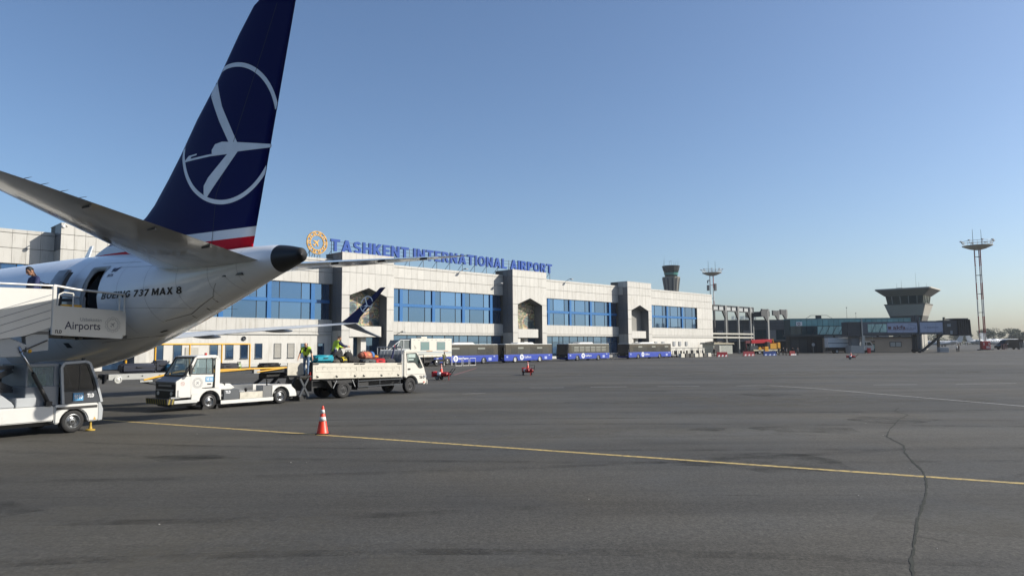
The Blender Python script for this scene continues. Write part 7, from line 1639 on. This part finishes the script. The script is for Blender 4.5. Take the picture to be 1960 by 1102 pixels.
def jet(label, x, y, rz, s=1.0, ttail=True, L_=19.0):
    t = thing('parked_jet', label, 'airplane', (x, y, gz(x, y)), rz, 'white jets parked far away'); r = 1.15 * s
    sec = [[(a * L_, (rr_ * r) * math.cos(q), 2.1 * s + zo + rr_ * r * math.sin(q)) for q in [2 * math.pi * i / 14 for i in range(14)]] for a, rr_, zo in ((0, .05, .5), (.06, .3, .42), (.18, .72, .2), (.35, 1, 0), (.8, 1, 0), (.9, .8, -.1), (.96, .5, -.25), (1, .06, -.35))]
    JW = mat('jet_white', '#d5d8da', .35, var=.03); MB().loft(sec).build('fuselage', JW, t, smooth=True)
    MB().prism([(.0, 2.6 * s), (3.2 * s, 2.9 * s), (.9 * s, 6.0 * s), (-1.0 * s, 6.0 * s)], -.12, .12).build('tail_fin', JW, t)
    zt = 5.9 * s if ttail else 3.0 * s
    for sd in (1, -1):
        MB().loft([[(1.2, 0, zt - .06), (-.6, 0, zt - .06), (-.6, 0, zt + .06), (1.2, 0, zt + .06)], [(-.5, sd * 3.4 * s, zt - .03), (-1.4, sd * 3.4 * s, zt - .03), (-1.4, sd * 3.4 * s, zt + .03), (-.5, sd * 3.4 * s, zt + .03)]]).build('tailplane', JW, t)
        MB().loft([[(L_ * .58, 0, 1.4 * s), (L_ * .36, 0, 1.4 * s), (L_ * .36, 0, 1.65 * s), (L_ * .58, 0, 1.65 * s)], [(L_ * .36, sd * 9 * s, 2.1 * s), (L_ * .28, sd * 9 * s, 2.1 * s), (L_ * .28, sd * 9 * s, 2.18 * s), (L_ * .36, sd * 9 * s, 2.18 * s)]]).build('wing', JW, t)
        MB().lathe([(.3 * s, -1.7 * s), (.55 * s, -1.2 * s), (.6 * s, .8 * s), (.5 * s, 1.3 * s), (.1, 1.2 * s)], (L_ * .24, sd * 1.75 * s, 2.8 * s), 14, 'x').build('engine', JW, t, smooth=True)
        MB().cyl((L_ * .45, sd * 1.6, 1.4 * s), (L_ * .45, sd * 1.6, .4), .1).build('gear_leg', DSTL, t); wheel(t, L_ * .45, sd * 1.6, .4, .4, .3, sd)
    wn = MB()
    for i in range(9): wn.box(L_ * .45 + i * L_ * .045, L_ * .45 + i * L_ * .045 + .35, r * .96, r * .985, 2.35 * s, 2.75 * s).box(L_ * .45 + i * L_ * .045, L_ * .45 + i * L_ * .045 + .35, -r * .985, -r * .96, 2.35 * s, 2.75 * s)
    wn.build('cabin_windows', BLACKM, t, props={'kind': 'stuff'})
    MB().cyl((L_ * .9, 0, 1.2 * s), (L_ * .9, 0, .3), .08).build('nose_leg', DSTL, t); wheel(t, L_ * .9, 0, .3, .3, .25, -1)
    return t
jet('white T-tailed business jet left of the right mast', 217, 340, R(4), 1.0)
jet('white jet with swept tail under the jet bridge nose', 222, 352, R(172), .9)
jet('long white jet behind the black van', 245, 372, R(10), 1.15, False, 26)
t = thing('grey_hangar', 'low grey hangar behind the parked jets', 'building', (192, 420, .65), 0); MB().prism([(0, 0), (30, 0), (30, 7), (15, 8.2), (0, 7)], 0, 20).build('wall', mat('hangar_grey', '#7f868c', .7), t); MB().prism([(-.5, 7), (15, 8.3), (30.5, 7), (30.5, 7.3), (15, 8.7), (-.5, 7.3)], -.4, 20).build('roof', mat('hangar_roof', '#99a0a5', .6), t)
for i in range(5): MB().box(1.5 + i * 5.6, 6.2 + i * 5.6, -.1, 0, 0, 5.2).build('door_leaf', mat('hangar_door', '#5b636b', .6, rnd=.1), t)
t = thing('blue_hall', 'low dark blue hall between the parked jets', 'building', (216, 430, .65), 0); MB().box(0, 22, 0, 12, 0, 5).build('wall', mat('hall_blue', '#39506b', .6), t); MB().box(-.4, 22.4, -.4, 12.4, 5, 5.4).build('roof', mat('hall_roof', '#5a6570', .6), t)
BARK = mat('bark', '#4a3d30', .9)
LEAF = [mat('leaf_a', (.055, .085, .03), .7, var=.35, scale=.5), mat('leaf_b', (.075, .10, .04), .7, var=.35, scale=.5)]
crowns = []
for v in range(3):
    mb = MB(); rg = random.Random(v); R0 = 5.0
    lob = [(rg.uniform(-3, 3), rg.uniform(-3, 3), rg.uniform(4.5, 9), rg.uniform(1.8, 3.4)) for _ in range(9)]
    for _ in range(1500):
        x, y, z, r = rg.choice(lob); d = Vector((rg.gauss(0, 1), rg.gauss(0, 1), rg.gauss(0, 1))).normalized() * r * rg.uniform(.55, 1.05); d.z *= .75
        c = Vector((x, y, z)) + d; s = rg.uniform(.18, .42); a = Vector((rg.gauss(0, 1), rg.gauss(0, 1), rg.gauss(0, 1))).normalized(); b = a.orthogonal().normalized(); b2 = a.cross(b)
        mb.add([c + b * s, c + b2 * s * .8, c - b * s, c - b2 * s * .8], [(0, 1, 2, 3)])
    o = mb.build('crown', LEAF[v % 2]); crowns.append(o.data); D.objects.remove(o)
tb = MB().cyl((0, 0, 0), (.2, .1, 4.0), .38, .24, 8).cyl((.2, .1, 4.0), (-1.6, .6, 7), .2, .06, 6).cyl((.2, .1, 3.6), (1.9, -.4, 7.2), .18, .06, 6).cyl((.2, .1, 4.0), (.3, .2, 8.4), .2, .05, 6).build('trunk', BARK); tdata = tb.data; D.objects.remove(tb)
TL = ['leftmost tree showing beside the jet bridge nose', 'second tree from the jet bridge nose', 'broad tree left of the right mast', 'tree standing directly behind the right mast', 'low tree just right of the mast', 'gap-filling tree between mast and van', 'tall round tree above the van bonnet', 'dense tree above the van windscreen', 'wide tree over the van roof', 'tree at the right edge behind the van', 'small tree in the second row near the mast', 'small tree in the second row above the van']
for i in range(12):
    if i < 10: x, y, k = 372 + i * 9.2 + random.uniform(-2, 2), 590 + random.uniform(-15, 15), random.uniform(.95, 1.35)
    else: x, y, k = (400, 455)[i - 10] , 640, 1.2
    t = thing('background_tree', TL[i], 'tree', (x, y, .6), random.uniform(0, 6), 'trees on the far side of the airfield'); t.scale = (k * 1.15, k * 1.15, k)
    link('trunk', tdata, t); link('crown', crowns[i % 3], t)
tl = MB(); rg = random.Random(5)
for _ in range(9000):
    x = rg.uniform(250, 620); h = 6.5 + 2.2 * math.sin(x * .07) + 1.5 * math.sin(x * .23); c = Vector((x, 660 + rg.uniform(-6, 6), .6 + h * rg.random() ** .7)); s = rg.uniform(.3, .7)
    a = Vector((rg.gauss(0, 1), rg.gauss(0, 1), rg.gauss(0, 1))).normalized(); b = a.orthogonal().normalized(); b2 = a.cross(b); tl.add([c + b * s, c + b2 * s, c - b * s, c - b2 * s], [(0, 1, 2, 3)])
tag(tl.build('far_treeline', LEAF[1]), 'distant mass of trees along the horizon', 'treeline', kind='stuff')
# ================================================================== HAZE
hm = D.materials.new('air_haze'); hm.use_nodes = True; hn = hm.node_tree
hn.nodes.remove(hn.nodes['Principled BSDF']); pv = hn.nodes.new('ShaderNodeVolumePrincipled')
pv.inputs['Color'].default_value = (.86, .92, 1.0, 1); pv.inputs['Density'].default_value = 0.00011; pv.inputs['Anisotropy'].default_value = 0.2
hn.links.new(pv.outputs[0], hn.nodes['Material Output'].inputs['Volume'])
hz_ = MB().box(-320, 700, -60, 720, -1.0, 60).build('haze', hm); tag(hz_, 'thin bluish morning haze over the airfield', 'haze', kind='stuff')
